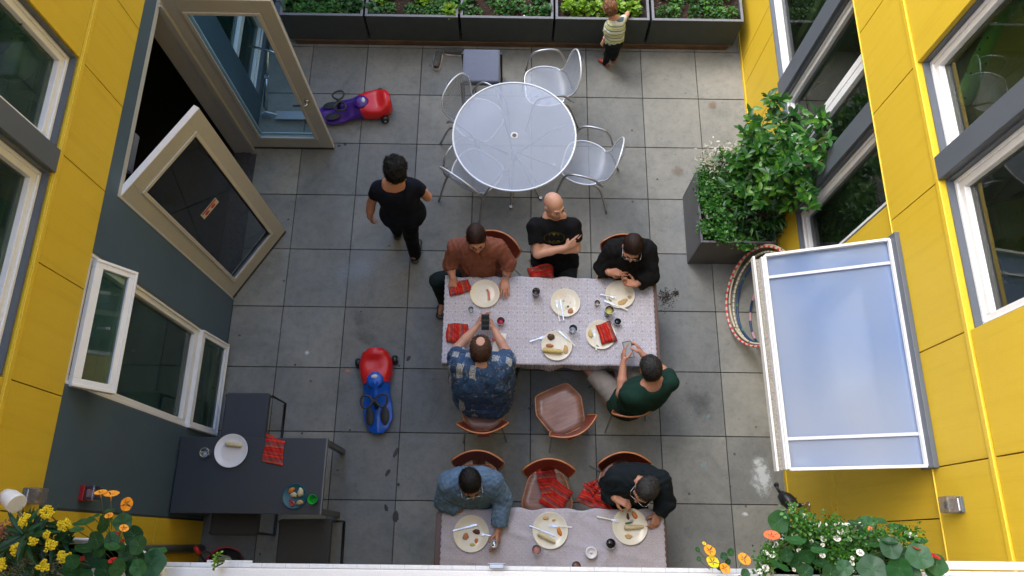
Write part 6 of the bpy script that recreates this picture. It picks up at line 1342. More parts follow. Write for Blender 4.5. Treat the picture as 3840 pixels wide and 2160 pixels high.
def head(B, c, f, u, sc=1.0, child=False):
    f, u, s = frame(f, u); R = np.array([s, f, u]); k = sc
    B.el(c + u * .018 * k - f * .012 * k, V3(.076, .094, .088) * k, R, .02)
    B.el(c + f * .028 * k - u * .040 * k, V3(.060, .068, .078) * k * (1 if not child else .93), R, .03)
    B.rc(c + f * .066 * k - u * .098 * k, c + f * .062 * k - u * .099 * k, .020 * k, .020 * k, .022)
    B.rc(c + s * .045 * k + f * .025 * k - u * .062 * k, c + f * .06 * k - u * .093 * k, .022 * k, .018 * k, .02); B.rc(c - s * .045 * k + f * .025 * k - u * .062 * k, c + f * .06 * k - u * .093 * k, .022 * k, .018 * k, .02)
    for q in (-1, 1):
        B.el(c + s * q * .032 * k + f * .092 * k - u * .004 * k, V3(.016, .013, .011) * k, R, .012, 's')
        B.el(c + s * q * .032 * k + f * .082 * k - u * .004 * k, V3(.011, .009, .008) * k, R, .004)
        B.rc(c + s * q * .014 * k + f * .092 * k + u * .014 * k, c + s * q * .046 * k + f * .078 * k + u * .016 * k, .007 * k, .006 * k, .01)
        B.el(c + s * q * .078 * k - f * .004 * k - u * .012 * k, V3(.011, .019, .032) * k, R, .006)
        B.el(c + s * q * .046 * k + f * .066 * k - u * .03 * k, V3(.018, .014, .016) * k, R, .02)
    B.rc(c + f * .094 * k + u * .002 * k, c + f * .113 * k - u * .030 * k, .0075 * k, .0115 * k, .01)
    for q in (-1, 1): B.el(c + s * q * .011 * k + f * .101 * k - u * .034 * k, V3(.008, .009, .007) * k, R, .006)
    B.rc(c + s * .018 * k + f * .092 * k - u * .058 * k, c - s * .018 * k + f * .092 * k - u * .058 * k, .0062 * k, .0062 * k, .008)
    B.rc(c + s * .014 * k + f * .090 * k - u * .068 * k, c - s * .014 * k + f * .090 * k - u * .068 * k, .0066 * k, .0066 * k, .008)
def hair_mesh(root, off, c, f, u, style, mt, sc=1.0, seed=0, name='hair'):
    f, u, s = frame(f, u); R = np.array([s, f, u]); k = sc; B = Body()
    if style == 'bun' or style == 'long':
        B.el(c + u * .022 * k - f * .014 * k, V3(.083, .103, .093) * k, R, .02); B.el(c - f * .055 * k - u * .03 * k, V3(.07, .05, .065) * k, R, .03)
        if style == 'long':
            B.rc(c - f * .07 * k - u * .02 * k, c - f * .075 * k - u * .13 * k, .05, .03, .03)
        else: B.el(c - f * .115 * k - u * .01 * k, V3(.035, .03, .033) * k, R, .012)
        noise = (.0018, 130, seed, True)
    elif style == 'curly': B.el(c + u * .03 * k - f * .016 * k, V3(.096, .116, .103) * k, R, .02); B.el(c - f * .05 * k - u * .045 * k, V3(.08, .056, .06) * k, R, .03); noise = (.010, 105, seed, False)
    elif style == 'toddler': B.el(c + u * .024 * k - f * .016 * k, V3(.088, .106, .095) * k, R, .02); B.el(c - f * .05 * k - u * .035 * k, V3(.075, .05, .055) * k, R, .03); noise = (.0055, 110, seed, False)
    else: B.el(c + u * .023 * k - f * .018 * k, V3(.082, .0985, .0925) * k, R, .02); B.el(c - f * .05 * k - u * .035 * k, V3(.072, .05, .055) * k, R, .03); noise = (.004, 150, seed, True)
    # carve the face, the ears and the nape
    B.el(c + f * .085 * k - u * .045 * k, V3(.078, .068, .092) * k, R, .012, 's')
    B.el(c + f * .03 * k - u * .13 * k, V3(.12, .09, .09) * k, R, .02, 's')
    for q in (-1, 1): B.el(c + s * q * .088 * k + f * .012 * k - u * .03 * k, V3(.022, .03, .036) * k, R, .01, 's')
    if style == 'balding': B.el(c + u * .115 * k - f * .03 * k, V3(.044, .052, .035) * k, R, .008, 's'); B.el(c + u * .085 * k + f * .07 * k, V3(.03, .03, .03) * k, R, .02, 's')
    if style == 'receding': B.el(c + u * .075 * k + f * .085 * k, V3(.06, .03, .03) * k, R, .015, 's')
    o = B.mesh(name, mt, root, .0045 if k > .8 else .0045, noise, off, 1)
    # short strands over the cap
    me = o.data; nv = len(me.vertices); co = np.zeros(nv * 3, dtype=np.float32); me.vertices.foreach_get('co', co); co = co.reshape(-1, 3).astype(float); nr = np.zeros(nv * 3, dtype=np.float32); me.vertices.foreach_get('normal', nr); nr = nr.reshape(-1, 3).astype(float)
    rg = np.random.default_rng(seed + 3); n_ = {'curly': 3600, 'toddler': 1700}.get(style, 2600); ix = rg.integers(0, nv, n_); p = co[ix] + off; n = nr[ix]
    rel = p - c; crown = u * .9 - f * .35; crown = unit(crown); d0 = rel - np.outer(rel @ crown, crown)
    if style in ('bun', 'long'): d0 = -np.tile(f, (n_, 1)) * 1.0 + np.sign(rel @ s)[:, None] * s * .45 - u * .15
    elif style in ('curly', 'toddler'): d0 = rg.normal(size=(n_, 3))
    d0 = d0 / (np.linalg.norm(d0, axis=1)[:, None] + 1e-9) + rg.normal(size=(n_, 3)) * (.22 if style not in ('curly', 'toddler') else .5)
    d0 = d0 - n * (np.sum(d0 * n, 1) / (np.sum(n * n, 1) + 1e-9))[:, None]; d0 /= np.linalg.norm(d0, axis=1)[:, None] + 1e-9
    lift = .18 if style not in ('curly', 'toddler') else .55
    leaf_cloud('hair_strands', mt, p - off - n * .001, d0 + n * lift, n, rg.uniform(.014, .026, n_) * k * (1.3 if style in ('bun', 'long') else 1), .0032 * k, root, fold=.1, droop=.12)
    return o
def hairmat(name, c1, c2, sc=(1, 1, 1)):
    m = N(name); g_ = m.new('ShaderNodeNewGeometry'); n = m.math('ADD', m.math('MULTIPLY', m.noise(m.coord('Object', sc), 90, 4, .7), .5), m.math('MULTIPLY', g_.outputs['Random Per Island'], .5)); n2 = m.noise(m.coord(), 14, 2); c = m.mix(.35, m.ramp(n, [(.3, c1), (.7, c2)]), m.ramp(n2, [(.3, c1), (.7, c2)])); m.base(c)
    m.b.inputs['Roughness'].default_value = .55; m.b.inputs['Specular IOR Level'].default_value = .22; m.bump(n, .9, .006); return m.m
def clothmat(name, c, rough=.9, weave=420, var=.12, ribs=None):
    m = N(name); co = m.coord(); a = m.noise(co, 5, 3); w = m.noise(co, weave, 2)
    col = m.ramp(a, [(.3, vc(c, 1 - var)), (.7, vc(c, 1 + var))]); col = m.mix(.35, col, m.mix(1.0, col, m.ramp(w, [(.3, (.5, .5, .5, 1)), (.7, (1.5, 1.5, 1.5, 1))]), 'MULTIPLY')); m.base(col)
    m.b.inputs['Roughness'].default_value = rough; m.b.inputs['Specular IOR Level'].default_value = .2; m.b.inputs['Sheen Weight'].default_value = .0; m.bump(w, .35, .003); return m.m
def emblem_mat():
    """black jersey with a worn yellow oval print on the chest"""
    m = N('black_jersey_print'); tc = m.new('ShaderNodeTexCoord'); sp_ = m.new('ShaderNodeSeparateXYZ'); m.link(tc.outputs['Object'], sp_.inputs[0])
    cx, cy, cz = EMB; X = m.math('SUBTRACT', sp_.outputs[0], cx); Yv = m.math('ADD', m.math('MULTIPLY', m.math('SUBTRACT', sp_.outputs[1], cy), .7), m.math('MULTIPLY', m.math('SUBTRACT', sp_.outputs[2], cz), .7))
    xx = m.math('DIVIDE', X, .088); yy = m.math('DIVIDE', Yv, .056); rr_ = m.math('SQRT', m.math('ADD', m.math('MULTIPLY', xx, xx), m.math('MULTIPLY', yy, yy)))
    nz = m.noise(tc.outputs['Object'], 70, 5, .8); inside = m.math('LESS_THAN', rr_, .9)
    lobes = m.math('GREATER_THAN', m.math('ABSOLUTE', yy), m.math('ADD', .38, m.math('MULTIPLY', m.math('PINGPONG', m.math('ADD', xx, 4.0), .22), 1.6)))
    ring = m.math('LESS_THAN', m.math('ABSOLUTE', m.math('SUBTRACT', rr_, 1.0)), .045)
    mk = m.math('MAXIMUM', m.math('MULTIPLY', m.math('MULTIPLY', inside, lobes), m.ramp(nz, [(.45, (0, 0, 0, 1)), (.6, (1, 1, 1, 1))])), m.math('MULTIPLY', ring, .3))
    front = m.math('LESS_THAN', sp_.outputs[1], cy + .09); mk = m.math('MULTIPLY', m.math('MULTIPLY', mk, front), .75)
    m.base(m.mix(mk, (.007, .0072, .009, 1), (.2, .18, .015, 1))); m.b.inputs['Roughness'].default_value = .9; m.b.inputs['Specular IOR Level'].default_value = .15; return m.m
def denimmat():
    m = N('washed_denim'); co = m.coord(); a = m.noise(co, 9, 5, .7); w = m.noise(m.coord('Object', (1, 1, 1)), 380, 2)
    col = m.ramp(a, [(.25, (.03, .065, .11, 1)), (.5, (.075, .15, .25, 1)), (.75, (.2, .31, .45, 1))]); col = m.mix(.4, col, m.ramp(w, [(.35, (.03, .06, .1, 1)), (.65, (.25, .35, .48, 1))])); m.base(col); m.b.inputs['Roughness'].default_value = .9; m.bump(w, .4, .003); return m.m
def alohamat():
    """blue shirt with scattered pale square batik motifs"""
    m = N('blue_patterned_shirt'); tc = m.new('ShaderNodeTexCoord'); mp = m.new('ShaderNodeMapping'); mp.inputs['Scale'].default_value = (9.2, 8.0, 6.0); mp.inputs['Rotation'].default_value = (.5, 0, .12); m.link(tc.outputs['Object'], mp.inputs[0])
    nz = m.new('ShaderNodeTexNoise'); nz.inputs['Scale'].default_value = 1.4; m.link(mp.outputs[0], nz.inputs['Vector'])
    vd = m.new('ShaderNodeVectorMath', operation='MULTIPLY_ADD'); m.link(nz.outputs['Color'], vd.inputs[0]); vd.inputs[1].default_value = (.35, .35, 0); m.link(mp.outputs[0], vd.inputs[2])
    sep = m.new('ShaderNodeSeparateXYZ'); m.link(vd.outputs[0], sep.inputs[0])
    row = m.math('FLOOR', sep.outputs[1]); x = m.math('ADD', sep.outputs[0], m.math('MULTIPLY', row, .47))
    fx = m.math('FRACT', x); fy = m.math('FRACT', sep.outputs[1])
    cmb = m.new('ShaderNodeCombineXYZ'); m.link(m.math('FLOOR', x), cmb.inputs[0]); m.link(row, cmb.inputs[1]); wn = m.new('ShaderNodeTexWhiteNoise'); m.link(cmb.outputs[0], wn.inputs[0])
    ins = m.math('MULTIPLY', m.math('LESS_THAN', m.math('ABSOLUTE', m.math('SUBTRACT', fx, .45)), .25), m.math('LESS_THAN', m.math('ABSOLUTE', m.math('SUBTRACT', fy, .5)), .27))
    ins = m.math('MULTIPLY', ins, m.math('GREATER_THAN', wn.outputs['Value'], .22))
    vo = m.new('ShaderNodeTexVoronoi', feature='DISTANCE_TO_EDGE'); vo.inputs['Scale'].default_value = 95; m.link(tc.outputs['Object'], vo.inputs['Vector'])
    lines = m.math('LESS_THAN', vo.outputs['Distance'], .16)
    splash = m.math('MULTIPLY', m.ramp(m.noise(tc.outputs['Object'], 26, 5, .75, .8), [(.56, (0, 0, 0, 1)), (.62, (1, 1, 1, 1))]), .35)
    mask = m.math('MAXIMUM', m.math('MULTIPLY', m.math('MULTIPLY', ins, lines), .8), splash)
    base = m.ramp(m.noise(tc.outputs['Object'], 7, 4), [(.3, (.012, .032, .07, 1)), (.7, (.03, .09, .22, 1))])
    m.base(m.mix(mask, base, (.52, .5, .44, 1))); m.b.inputs['Roughness'].default_value = .75; m.bump(m.noise(tc.outputs['Object'], 300, 2), .2, .002); return m.m
def toddlermat():
    m = N('striped_toddler_shirt'); tc = m.new('ShaderNodeTexCoord'); sep = m.new('ShaderNodeSeparateXYZ'); m.link(tc.outputs['Object'], sep.inputs[0])
    w = m.math('FRACT', m.math('MULTIPLY', m.math('ADD', sep.outputs[2], m.math('MULTIPLY', sep.outputs[0], .12)), 13)); 
    m.base(m.ramp(w, [(0, (.62, .62, .55, 1)), (.22, (.09, .14, .14, 1)), (.34, (.6, .62, .56, 1)), (.46, (.45, .5, .12, 1)), (.66, (.62, .62, .55, 1)), (.74, (.14, .2, .2, 1)), (.86, (.55, .58, .3, 1))], 'CONSTANT')); m.b.inputs['Roughness'].default_value = .9; return m.m

def person(label, J, o):
    """J: joints in world space; o: options"""
    J = {k: V3(v) for k, v in J.items()}; root = thing('person', label, 'person', tuple([*(J['pel'][:2]), 0.0])); off = V3(root.location)
    sc = o.get('sc', 1.0); bulk = o.get('bulk', 1.0); fem = o.get('fem', 0); s = unit(J['shR'] - J['shL']); g_ = o.get('gut', 0)
    f, u = V3(o['face']), V3(o.get('up', (0, 0, 1))); skin = M[o.get('skin', 'skin')]
    hipL, hipR = J['hipL'], J['hipR']; shc = (J['shL'] + J['shR']) / 2; hs = unit(hipR - hipL)
    spine = [J['pel'], J['pel'] * .62 + shc * .38, J['pel'] * .3 + shc * .7, shc]
    spine[1] = spine[1] + V3(o.get('belly', (0, 0, 0)))
    wd = [.155 * bulk * sc, .140 * bulk * sc + g_, .165 * bulk * sc + g_ * .6, .5 * np.linalg.norm(J['shR'] - J['shL']) - .015 * sc]
    rd = [.105 * bulk * sc, .10 * bulk * sc + g_ * .7, .108 * bulk * sc + g_ * .5, .068 * sc * (.6 + .4 * bulk)]
    sv = [hs, unit(hs * .5 + s * .5), s, s]
    def torso(B, e, upto=4):
        for i in range(upto):
            w = max(.01, wd[i] - rd[i]); B.rc(spine[i] - sv[i] * w, spine[i] + sv[i] * w, rd[i] + e, rd[i] + e, .075 * sc if i else .05)
        for i in range(upto - 1):
            a = (spine[i] + spine[i + 1]) / 2; w = max(.01, (wd[i] + wd[i + 1]) / 2 - (rd[i] + rd[i + 1]) / 2); B.rc(a - sv[i] * w, a + sv[i + 1] * w, (rd[i] + rd[i + 1]) / 2 + e, (rd[i] + rd[i + 1]) / 2 + e, .05 * sc)
    # --- body
    B = Body(); torso(B, -.014)
    nb = shc + (unit(J['neck'] - J['pel']) * .02); B.rc(J['neck'] - V3(0, 0, .03), J['head'] - f * .02 * sc - u * .055 * sc, .058 * sc * (1 - .1 * fem), .053 * sc, .035)
    B.rc(J['neck'] - s * .06 * sc, J['neck'] + s * .06 * sc, .045 * sc, .045 * sc, .05)
    for X in 'LR':
        B.rc(J['sh' + X], J['el' + X], .050 * sc * bulk, .040 * sc * (.5 + .5 * bulk), .03).rc(J['el' + X], J['wr' + X] * .45 + J['el' + X] * .55, .041 * sc, .040 * sc, .012).rc(J['wr' + X] * .45 + J['el' + X] * .55, J['wr' + X], .040 * sc, .0265 * sc, .012)
        h = o['hand' + X]; tipsX = hand(B, J['wr' + X], V3(h[0]), V3(h[1]), V3(h[2]), h[3] if len(h) > 3 else (.35, .4, .45, .5), h[4] if len(h) > 4 else .35, sc * o.get('hsc', 1.0))
        B.rc(J['hip' + X], J['kn' + X], .078 * sc * bulk, .055 * sc, .03).rc(J['kn' + X], J['an' + X], .055 * sc, .036 * sc, .02)
        ft = V3(o['foot' + X]) if 'foot' + X in o else V3(f[0], f[1], 0); ft = unit(ft); B.rc(J['an' + X] - ft * .03 * sc, J['an' + X] + ft * .13 * sc - V3(0, 0, .045 * sc), .034 * sc, .026 * sc, .02)
    head(B, J['head'], f, u, sc * o.get('headsc', 1.0), o.get('child', False))
    B.mesh('body', skin, root, .006 if not o.get('child') else .0055, None, off, 1)
    hk = sc * o.get('headsc', 1.0)
    # --- face details
    ff, uu, ss = frame(f, u); hc = J['head']
    if o.get('facedet', 1):
        e = Body()
        for q in (-1, 1): e.rc(hc + ss * q * .020 * hk + ff * .0985 * hk + uu * .017 * hk, hc + ss * q * .046 * hk + ff * .084 * hk + uu * .019 * hk, .0042 * hk, .003 * hk, .003)
        e.mesh('eyebrows', o['hairm'] if 'hairm' in o else M['bark'], root, .003, None, off, 0)
        e = MB()
        for q in (-1, 1): c = hc + ss * q * .032 * hk + ff * .0915 * hk - uu * .004 * hk - off; e.lathe([(0, -.0045 * hk), (.0055 * hk, -.002), (.0055 * hk, .002), (0, .0045 * hk)], 10, c=tuple(c))
        e.build('eyes', M['eye'], root)
        e = Body(); e.rc(hc + ss * .016 * hk + ff * .0975 * hk - uu * .061 * hk, hc - ss * .016 * hk + ff * .0975 * hk - uu * .061 * hk, .004 * hk, .004 * hk, .003); e.mesh('lips', M['lip'], root, .003, None, off, 0)
    if o.get('hair'): hair_mesh(root, off, hc, f, u, o['hair'], o['hairm'], hk, o.get('seed', 0))
    if o.get('glasses'):
        m = MB(); gm = o['glasses']
        for q in (-1, 1):
            c = hc + ss * q * .034 * hk + ff * .108 * hk - uu * .004 * hk - off
            m.tube([tuple(c + ss * math.cos(a) * .026 * hk + uu * math.sin(a) * .019 * hk) for a in [2 * PI * k / 18 for k in range(18)]], .0016, 5, closed=True)
            m.tube([tuple(c + ss * q * .026 * hk), tuple(hc + ss * q * .080 * hk + ff * .09 * hk - off), tuple(hc + ss * q * .084 * hk - ff * .0 * hk - uu * .002 - off)], .0017, 5)
        c0 = hc + ff * .11 * hk - off; m.tube([tuple(c0 - ss * .009 * hk), tuple(c0 + uu * .004), tuple(c0 + ss * .009 * hk)], .0016, 5); m.build('glasses', gm, root)
    # --- shirt
    e = o.get('fit', .012) * sc; B = Body(); torso(B, e); sl = o.get('sleeve', .45)
    for X in 'LR':
        a, b, w = J['sh' + X], J['el' + X], J['wr' + X]; ra = .052 * sc * bulk + e
        if sl <= 1: end = a + (b - a) * sl; d = unit(b - a); B.rc(a, a + (b - a) * min(1, sl + .15), ra, ra - .006 * sc, .035, cut=(end, d))
        else:
            q = sl - 1; end = b + (w - b) * q; d = unit(w - b); B.rc(a, b, ra, .047 * sc + e, .035); B.rc(b, b + (w - b) * min(1, q + .1), .048 * sc + e, (.046 - .012 * q) * sc + e, .02, cut=(end, d))
    if o.get('hem'): B.rc(J['pel'] - hs * .08 * sc, J['pel'] + hs * .08 * sc, (.115 * bulk) * sc + e, .115 * bulk * sc + e, .05)
    nk = o.get('neckhole', .062) * sc; nc = J['neck'] + V3(o.get('nkoff', (0, 0, .02))) ; Rn = np.array([s, unit(np.cross(V3(0, 0, 1), s)), V3(0, 0, 1)]); B.el(nc, V3(nk * 1.15, nk, nk * .75), Rn, .01, 's')
    if o.get('collar'):
        cm = Body(); 
        for k in range(14):
            a0, a1 = 2 * PI * k / 14, 2 * PI * (k + 1) / 14; fr = unit(np.cross(V3(0, 0, 1), s)); pt = lambda a: J['neck'] + s * math.cos(a) * .070 * sc + fr * math.sin(a) * .066 * sc + V3(0, 0, .012 - .0 * math.sin(a))
            if abs(math.cos((a0 + a1) / 2)) < .35 and (fr @ f) * math.sin((a0 + a1) / 2) > 0: continue
            cm.rc(pt(a0), pt(a1), .013, .013, .01)
        cm.mesh('collar', o['collar'], root, .006, None, off, 1)
    B.mesh('shirt' if not o.get('topname') else o['topname'], o['shirt'], root, .0075, o.get('wr', (.0045, 34, o.get('seed', 1), True)), off, 1)
    # --- trousers
    if o.get('pants') is not None:
        B = Body(); e = .012 * sc
        w = max(.01, wd[0] - rd[0]); B.rc(J['pel'] - hs * w, J['pel'] + hs * w, rd[0] + .004 * sc, rd[0] + .004 * sc, .04)
        for X in 'LR':
            if o.get('shorts'): kn = J['hip' + X] + (J['kn' + X] - J['hip' + X]) * .86; B.rc(J['hip' + X], J['kn' + X], .084 * sc * bulk + e, .070 * sc + e, .05, cut=(kn, unit(J['kn' + X] - J['hip' + X])))
            else: B.rc(J['hip' + X], J['kn' + X], .082 * sc * bulk + e * .6, .057 * sc + e, .05).rc(J['kn' + X], J['an' + X] - V3(0, 0, .015 * sc), .057 * sc + e, .05 * sc + e * .7, .03)
        B.mesh('shorts' if o.get('shorts') else 'trousers', o['pants'], root, .008, (.004, 30, o.get('seed', 1) + 5, True), off, 1)
    if o.get('shoes') is not None:
        for X in 'LR':
            ft = unit(V3(o['foot' + X])) if 'foot' + X in o else unit(V3(f[0], f[1], 0)); a = J['an' + X]; sd = np.cross(ft, V3(0, 0, 1)); B = Body(); z0 = a[2] - .07 * sc
            if o.get('sandal'):
                B.rc(a - ft * .05 * sc - V3(0, 0, .062 * sc), a + ft * .145 * sc - V3(0, 0, .068 * sc), .042 * sc, .046 * sc, .01, flat=(V3(0, 0, 1), 4.0)); B.rc(a + ft * .07 * sc + sd * .035 * sc - V3(0, 0, .05 * sc), a + ft * .07 * sc - sd * .035 * sc - V3(0, 0, .05 * sc), .016 * sc, .016 * sc, .01); B.rc(a + ft * .07 * sc + V3(0, 0, -.02 * sc), a + ft * .07 * sc + V3(0, 0, -.022 * sc), .02 * sc, .02 * sc, .015)
            else: B.rc(a - ft * .035 * sc - V3(0, 0, .035 * sc), a + ft * .125 * sc - V3(0, 0, .045 * sc), .044 * sc, .038 * sc, .02)
            B.mesh('shoe', o['shoes'] if not isinstance(o['shoes'], dict) else o['shoes'][X], root, .007, None, off, 1)
    return root, off

blackh = hairmat('black_hair', (.003, .0028, .0028, 1), (.016, .012, .010, 1)); brownh = hairmat('dark_brown_hair', (.008, .004, .003, 1), (.04, .017, .010, 1)); greyh = hairmat('greying_dark_hair', (.006, .0055, .0055, 1), (.06, .056, .054, 1))
tod_h = hairmat('light_brown_curls', (.09, .035, .018, 1), (.28, .14, .075, 1)); saltp = hairmat('brown_balding_hair', (.03, .014, .009, 1), (.11, .055, .035, 1)); curlyh = hairmat('curly_black_hair', (.002, .0022, .002, 1), (.022, .022, .02, 1))
Q = P
D_ = (0, 0, -1)
def seat(h, dirs, hipsep=.09, th=.44, shin=.44, kz=.50, fz=.08):
    """hip centre h, thigh directions (two unit-ish xy vectors) -> hips, knees, ankles"""
    out = {}; h = V3(h)
    ax = unit(V3(-dirs[0][1] - dirs[1][1], dirs[0][0] + dirs[1][0], 0))
    for X, dd, sg in (('L', dirs[0], 1), ('R', dirs[1], -1)):
        hp = h + ax * sg * hipsep * (1); d = unit(V3(dd[0], dd[1], 0)); kn = hp + d * th; kn[2] = kz; out['hip' + X] = hp; out['kn' + X] = kn; out['an' + X] = V3(kn[0] + d[0] * dd[2] if len(dd) > 2 else kn[0], kn[1] + (d[1] * dd[2] if len(dd) > 2 else 0), fz)
    return out

# 1 rust brown shirt (faces the camera side): L/R are as seen by the wearer; wearer's right = image left
h = (1.36, -2.86, .52); lg = seat(h, [(.25, -1, -.06), (-.62, -.62, .02)], .09)
lg['knR'] = Q(1640, 1052, .50); lg['anR'] = Q(1662, 1122, .09)
J = dict(pel=h, head=Q(1786, 893, 1.20), neck=Q(1786, 915, 1.05), shR=Q(1706, 925, 1.02), shL=Q(1868, 925, 1.02), elR=Q(1688, 992, .84), wrR=Q(1698, 1040, .82), elL=Q(1908, 985, .88), wrL=Q(1893, 1046, .80), **lg)
LAST = person('person in a rust brown shirt with tied dark hair, one hand on a striped cloth', J, dict(face=(.12, -1, .08), up=(0, -.1, 1), hair='bun', hairm=brownh, fem=1, bulk=1.05, skin='skin',
    handR=((-.02, -.8, -.5), (.1, .3, -1), (1, 0, 0), (.3, .35, .4, .4), .5), handL=((.02, -1, -.12), (0, 0, -1), (-1, 0, 0), (.04, .04, .05, .06), .0), footR=(-.2, -1, 0), footL=(0, -1, 0),
    shirt=clothmat('rust_brown_linen', (.21, .075, .048, 1)), sleeve=1.45, pants=clothmat('dark_green_trousers', (.012, .02, .02, 1)), shoes=M['black'], sandal=1, glasses=M['bark'], collar=clothmat('rust_brown_collar', (.22, .08, .05, 1)), seed=3, fit=.014, hem=1, neckhole=.055, belly=(0, -.03, 0), wr=(.0075, 48, 3, True)))
wt = MB(); wj = Q(1893, 1036, .81) - LAST[1]; wt.tube([tuple(wj + V3(math.cos(a) * .032, 0, math.sin(a) * .030)) for a in [2 * PI * k / 20 for k in range(20)]], .009, 6, closed=True).box(wj[0] - .014, wj[0] + .014, wj[1] - .017, wj[1] + .017, wj[2] + .028, wj[2] + .042); wt.build('wrist_watch', M['blackplastic'], LAST[0])
# 2 bald man, arms crossed
h = (2.04, -2.73, .52); EMB = Q(2076, 872, .96) - V3(2.04, -2.73, 0)
lg = seat(h, [(.1, -1, -.05), (-.1, -1, -.05)], .10)
J = dict(pel=h, head=Q(2078, 768, 1.25), neck=Q(2080, 812, 1.10), shR=Q(2006, 848, 1.05), shL=Q(2148, 846, 1.05), elR=Q(2016, 952, .94), wrR=Q(2122, 928, 1.0), elL=Q(2160, 932, .92), wrL=Q(2070, 938, .96), **lg)
person('bald man in a black tee with a faded yellow emblem, arms crossed', J, dict(face=(.50, -.80, .16), up=(.05, .1, 1), hair=None, hairm=blackh, bulk=1.12, skin='skinpale',
    handR=((.8, .45, .25), (-.2, .6, -.6), (.0, .4, .9), (.2, .25, .3, .35), .2), handL=((-.9, .2, .1), (0, .5, -.8), (0, .3, 1), (.4, .4, .45, .5), .3),
    shirt=emblem_mat(), sleeve=.62, pants=clothmat('dark_jeans', (.012, .018, .02, 1)), seed=5, fit=.014, hem=1, belly=(0, .02, 0), wr=(.007, 26, 5, True), neckhole=.06))
# 3 person in black sweater
h = (2.665, -2.92, .52); lg = seat(h, [(.1, -1, -.05), (-.1, -1, -.05)], .09)
J = dict(pel=h, head=Q(2372, 928, 1.14), neck=Q(2360, 925, 1.01), shR=Q(2300, 935, .99), shL=Q(2426, 935, .98), elR=Q(2262, 1002, .82), wrR=Q(2284, 1022, .90), elL=Q(2440, 1035, .84), wrL=Q(2385, 1066, .87), **lg)
person('person in a loose black sweater and glasses, holding a morsel over a plate', J, dict(face=(-.12, -1, -.12), up=(.05, -.4, 1), hair='long', hairm=brownh, fem=1, bulk=1.05, skin='skin', seed=7,
    handR=((.95, .05, .1), (0, .3, -.9), (.3, -.9, .5), (.25, .3, .35, .4), .5), handL=((-.9, .1, .2), (0, .2, 1), (.1, .8, .5), (.5, .5, .5, .5), .5), glasses=M['chrome'],
    shirt=clothmat('black_sweater', (.006, .006, .0065, 1)), topname='sweater', sleeve=1.82, pants=clothmat('black_trousers', (.01, .011, .012, 1)), fit=.03, hem=1, neckhole=.075, wr=(.009, 36, 7, True)))
p = Q(2345, 1045, .93); tag(MB().lathe([(0, -.01), (.014, -.008), (.016, .004), (0, .01)], 12, sc=(1.3, .8)).build('sandwich_bite', M['bread'], None, loc=tuple(p)), 'small bite of sandwich held by the person in black', 'food')
# 4 man in patterned shirt, back to camera (faces +Y)
h = (1.40, -4.02, .53); lg = seat(h, [(-.2, 1, -.05), (.42, 1, -.05)], .11)
J = dict(pel=h, head=Q(1803, 1303, 1.20), neck=Q(1806, 1372, 1.08), shL=Q(1722, 1368, 1.04), shR=Q(1888, 1372, 1.04), elL=Q(1712, 1308, .84), wrL=Q(1788, 1224, .86), elR=Q(1900, 1322, .84), wrR=Q(1851, 1232, .86), **lg)
person('large man in a blue patterned shirt seen from behind, thinning hair, holding a phone', J, dict(face=(.03, 1, -.55), up=(0, .5, 1), hair='balding', hairm=saltp, bulk=1.36, gut=.045, skin='skinpale', seed=11, headsc=1.03, facedet=0,
    handL=((.35, .75, .25), (.8, -.1, -.2), (.2, -.2, 1), (.3, .4, .5, .5), .5), handR=((-.35, .75, .25), (-.8, -.1, -.2), (-.2, -.2, 1), (.3, .4, .5, .5), .5),
    shirt=alohamat(), sleeve=.55, pants=clothmat('dark_teal_jeans', (.015, .028, .034, 1)), shoes=M['black'], fit=.022, hem=1, collar=clothmat('blue_collar', (.03, .09, .2, 1)), belly=(0, .02, 0), wr=(.009, 36, 11, True), neckhole=.05, nkoff=(0, .01, .05)))
# 5 man in green tee turned to the upper left
h = Q(2400, 1480, .53); h = V3(2.70, -4.02, .53); lg = seat(h, [(-1, .3, 0), (-.15, 1, 0)], .09)
lg['hipL'] = h + V3(-.08, -.04, 0); lg['knL'] = Q(2208, 1378, .52); lg['anL'] = V3(lg['knL'][0] - .02, lg['knL'][1] + .16, .09); lg['hipR'] = h + V3(.07, .05, 0); lg['knR'] = V3(2.55, -3.58, .5); lg['anR'] = V3(2.57, -3.5, .09)
J = dict(pel=h, head=Q(2438, 1376, 1.20), neck=Q(2444, 1437, 1.06), shL=Q(2366, 1488, 1.02), shR=Q(2512, 1432, 1.02), elL=Q(2329, 1478, .82), wrL=Q(2337, 1362, .88), elR=Q(2484, 1388, .86), wrR=Q(2410, 1330, .90), **lg)
person('man in a dark green tee and khaki shorts, looking at a lit phone', J, dict(face=(-.32, 1, -.5), up=(-.1, .45, 1), hair='short', hairm=greyh, bulk=1.18, skin='skin', seed=13, facedet=0,
    handL=((.03, 1, .15), (.85, .0, -.1), (.3, -.2, 1), (.25, .3, .35, .4), .4), handR=((-.5, .85, .1), (-.6, -.4, -.3), (-.7, -.5, .6), (.4, .45, .5, .55), .3), footL=(-.3, 1, 0), footR=(0, 1, 0), belly=(0, -.04, 0),
    shirt=clothmat('dark_green_jersey', (.008, .032, .022, 1)), sleeve=.5, pants=clothmat('khaki_twill', (.25, .225, .205, 1)), shorts=1, shoes=M['black'], fit=.014, hem=1, nkoff=(.0, -.01, .03), wr=(.007, 24, 13, True), neckhole=.072))
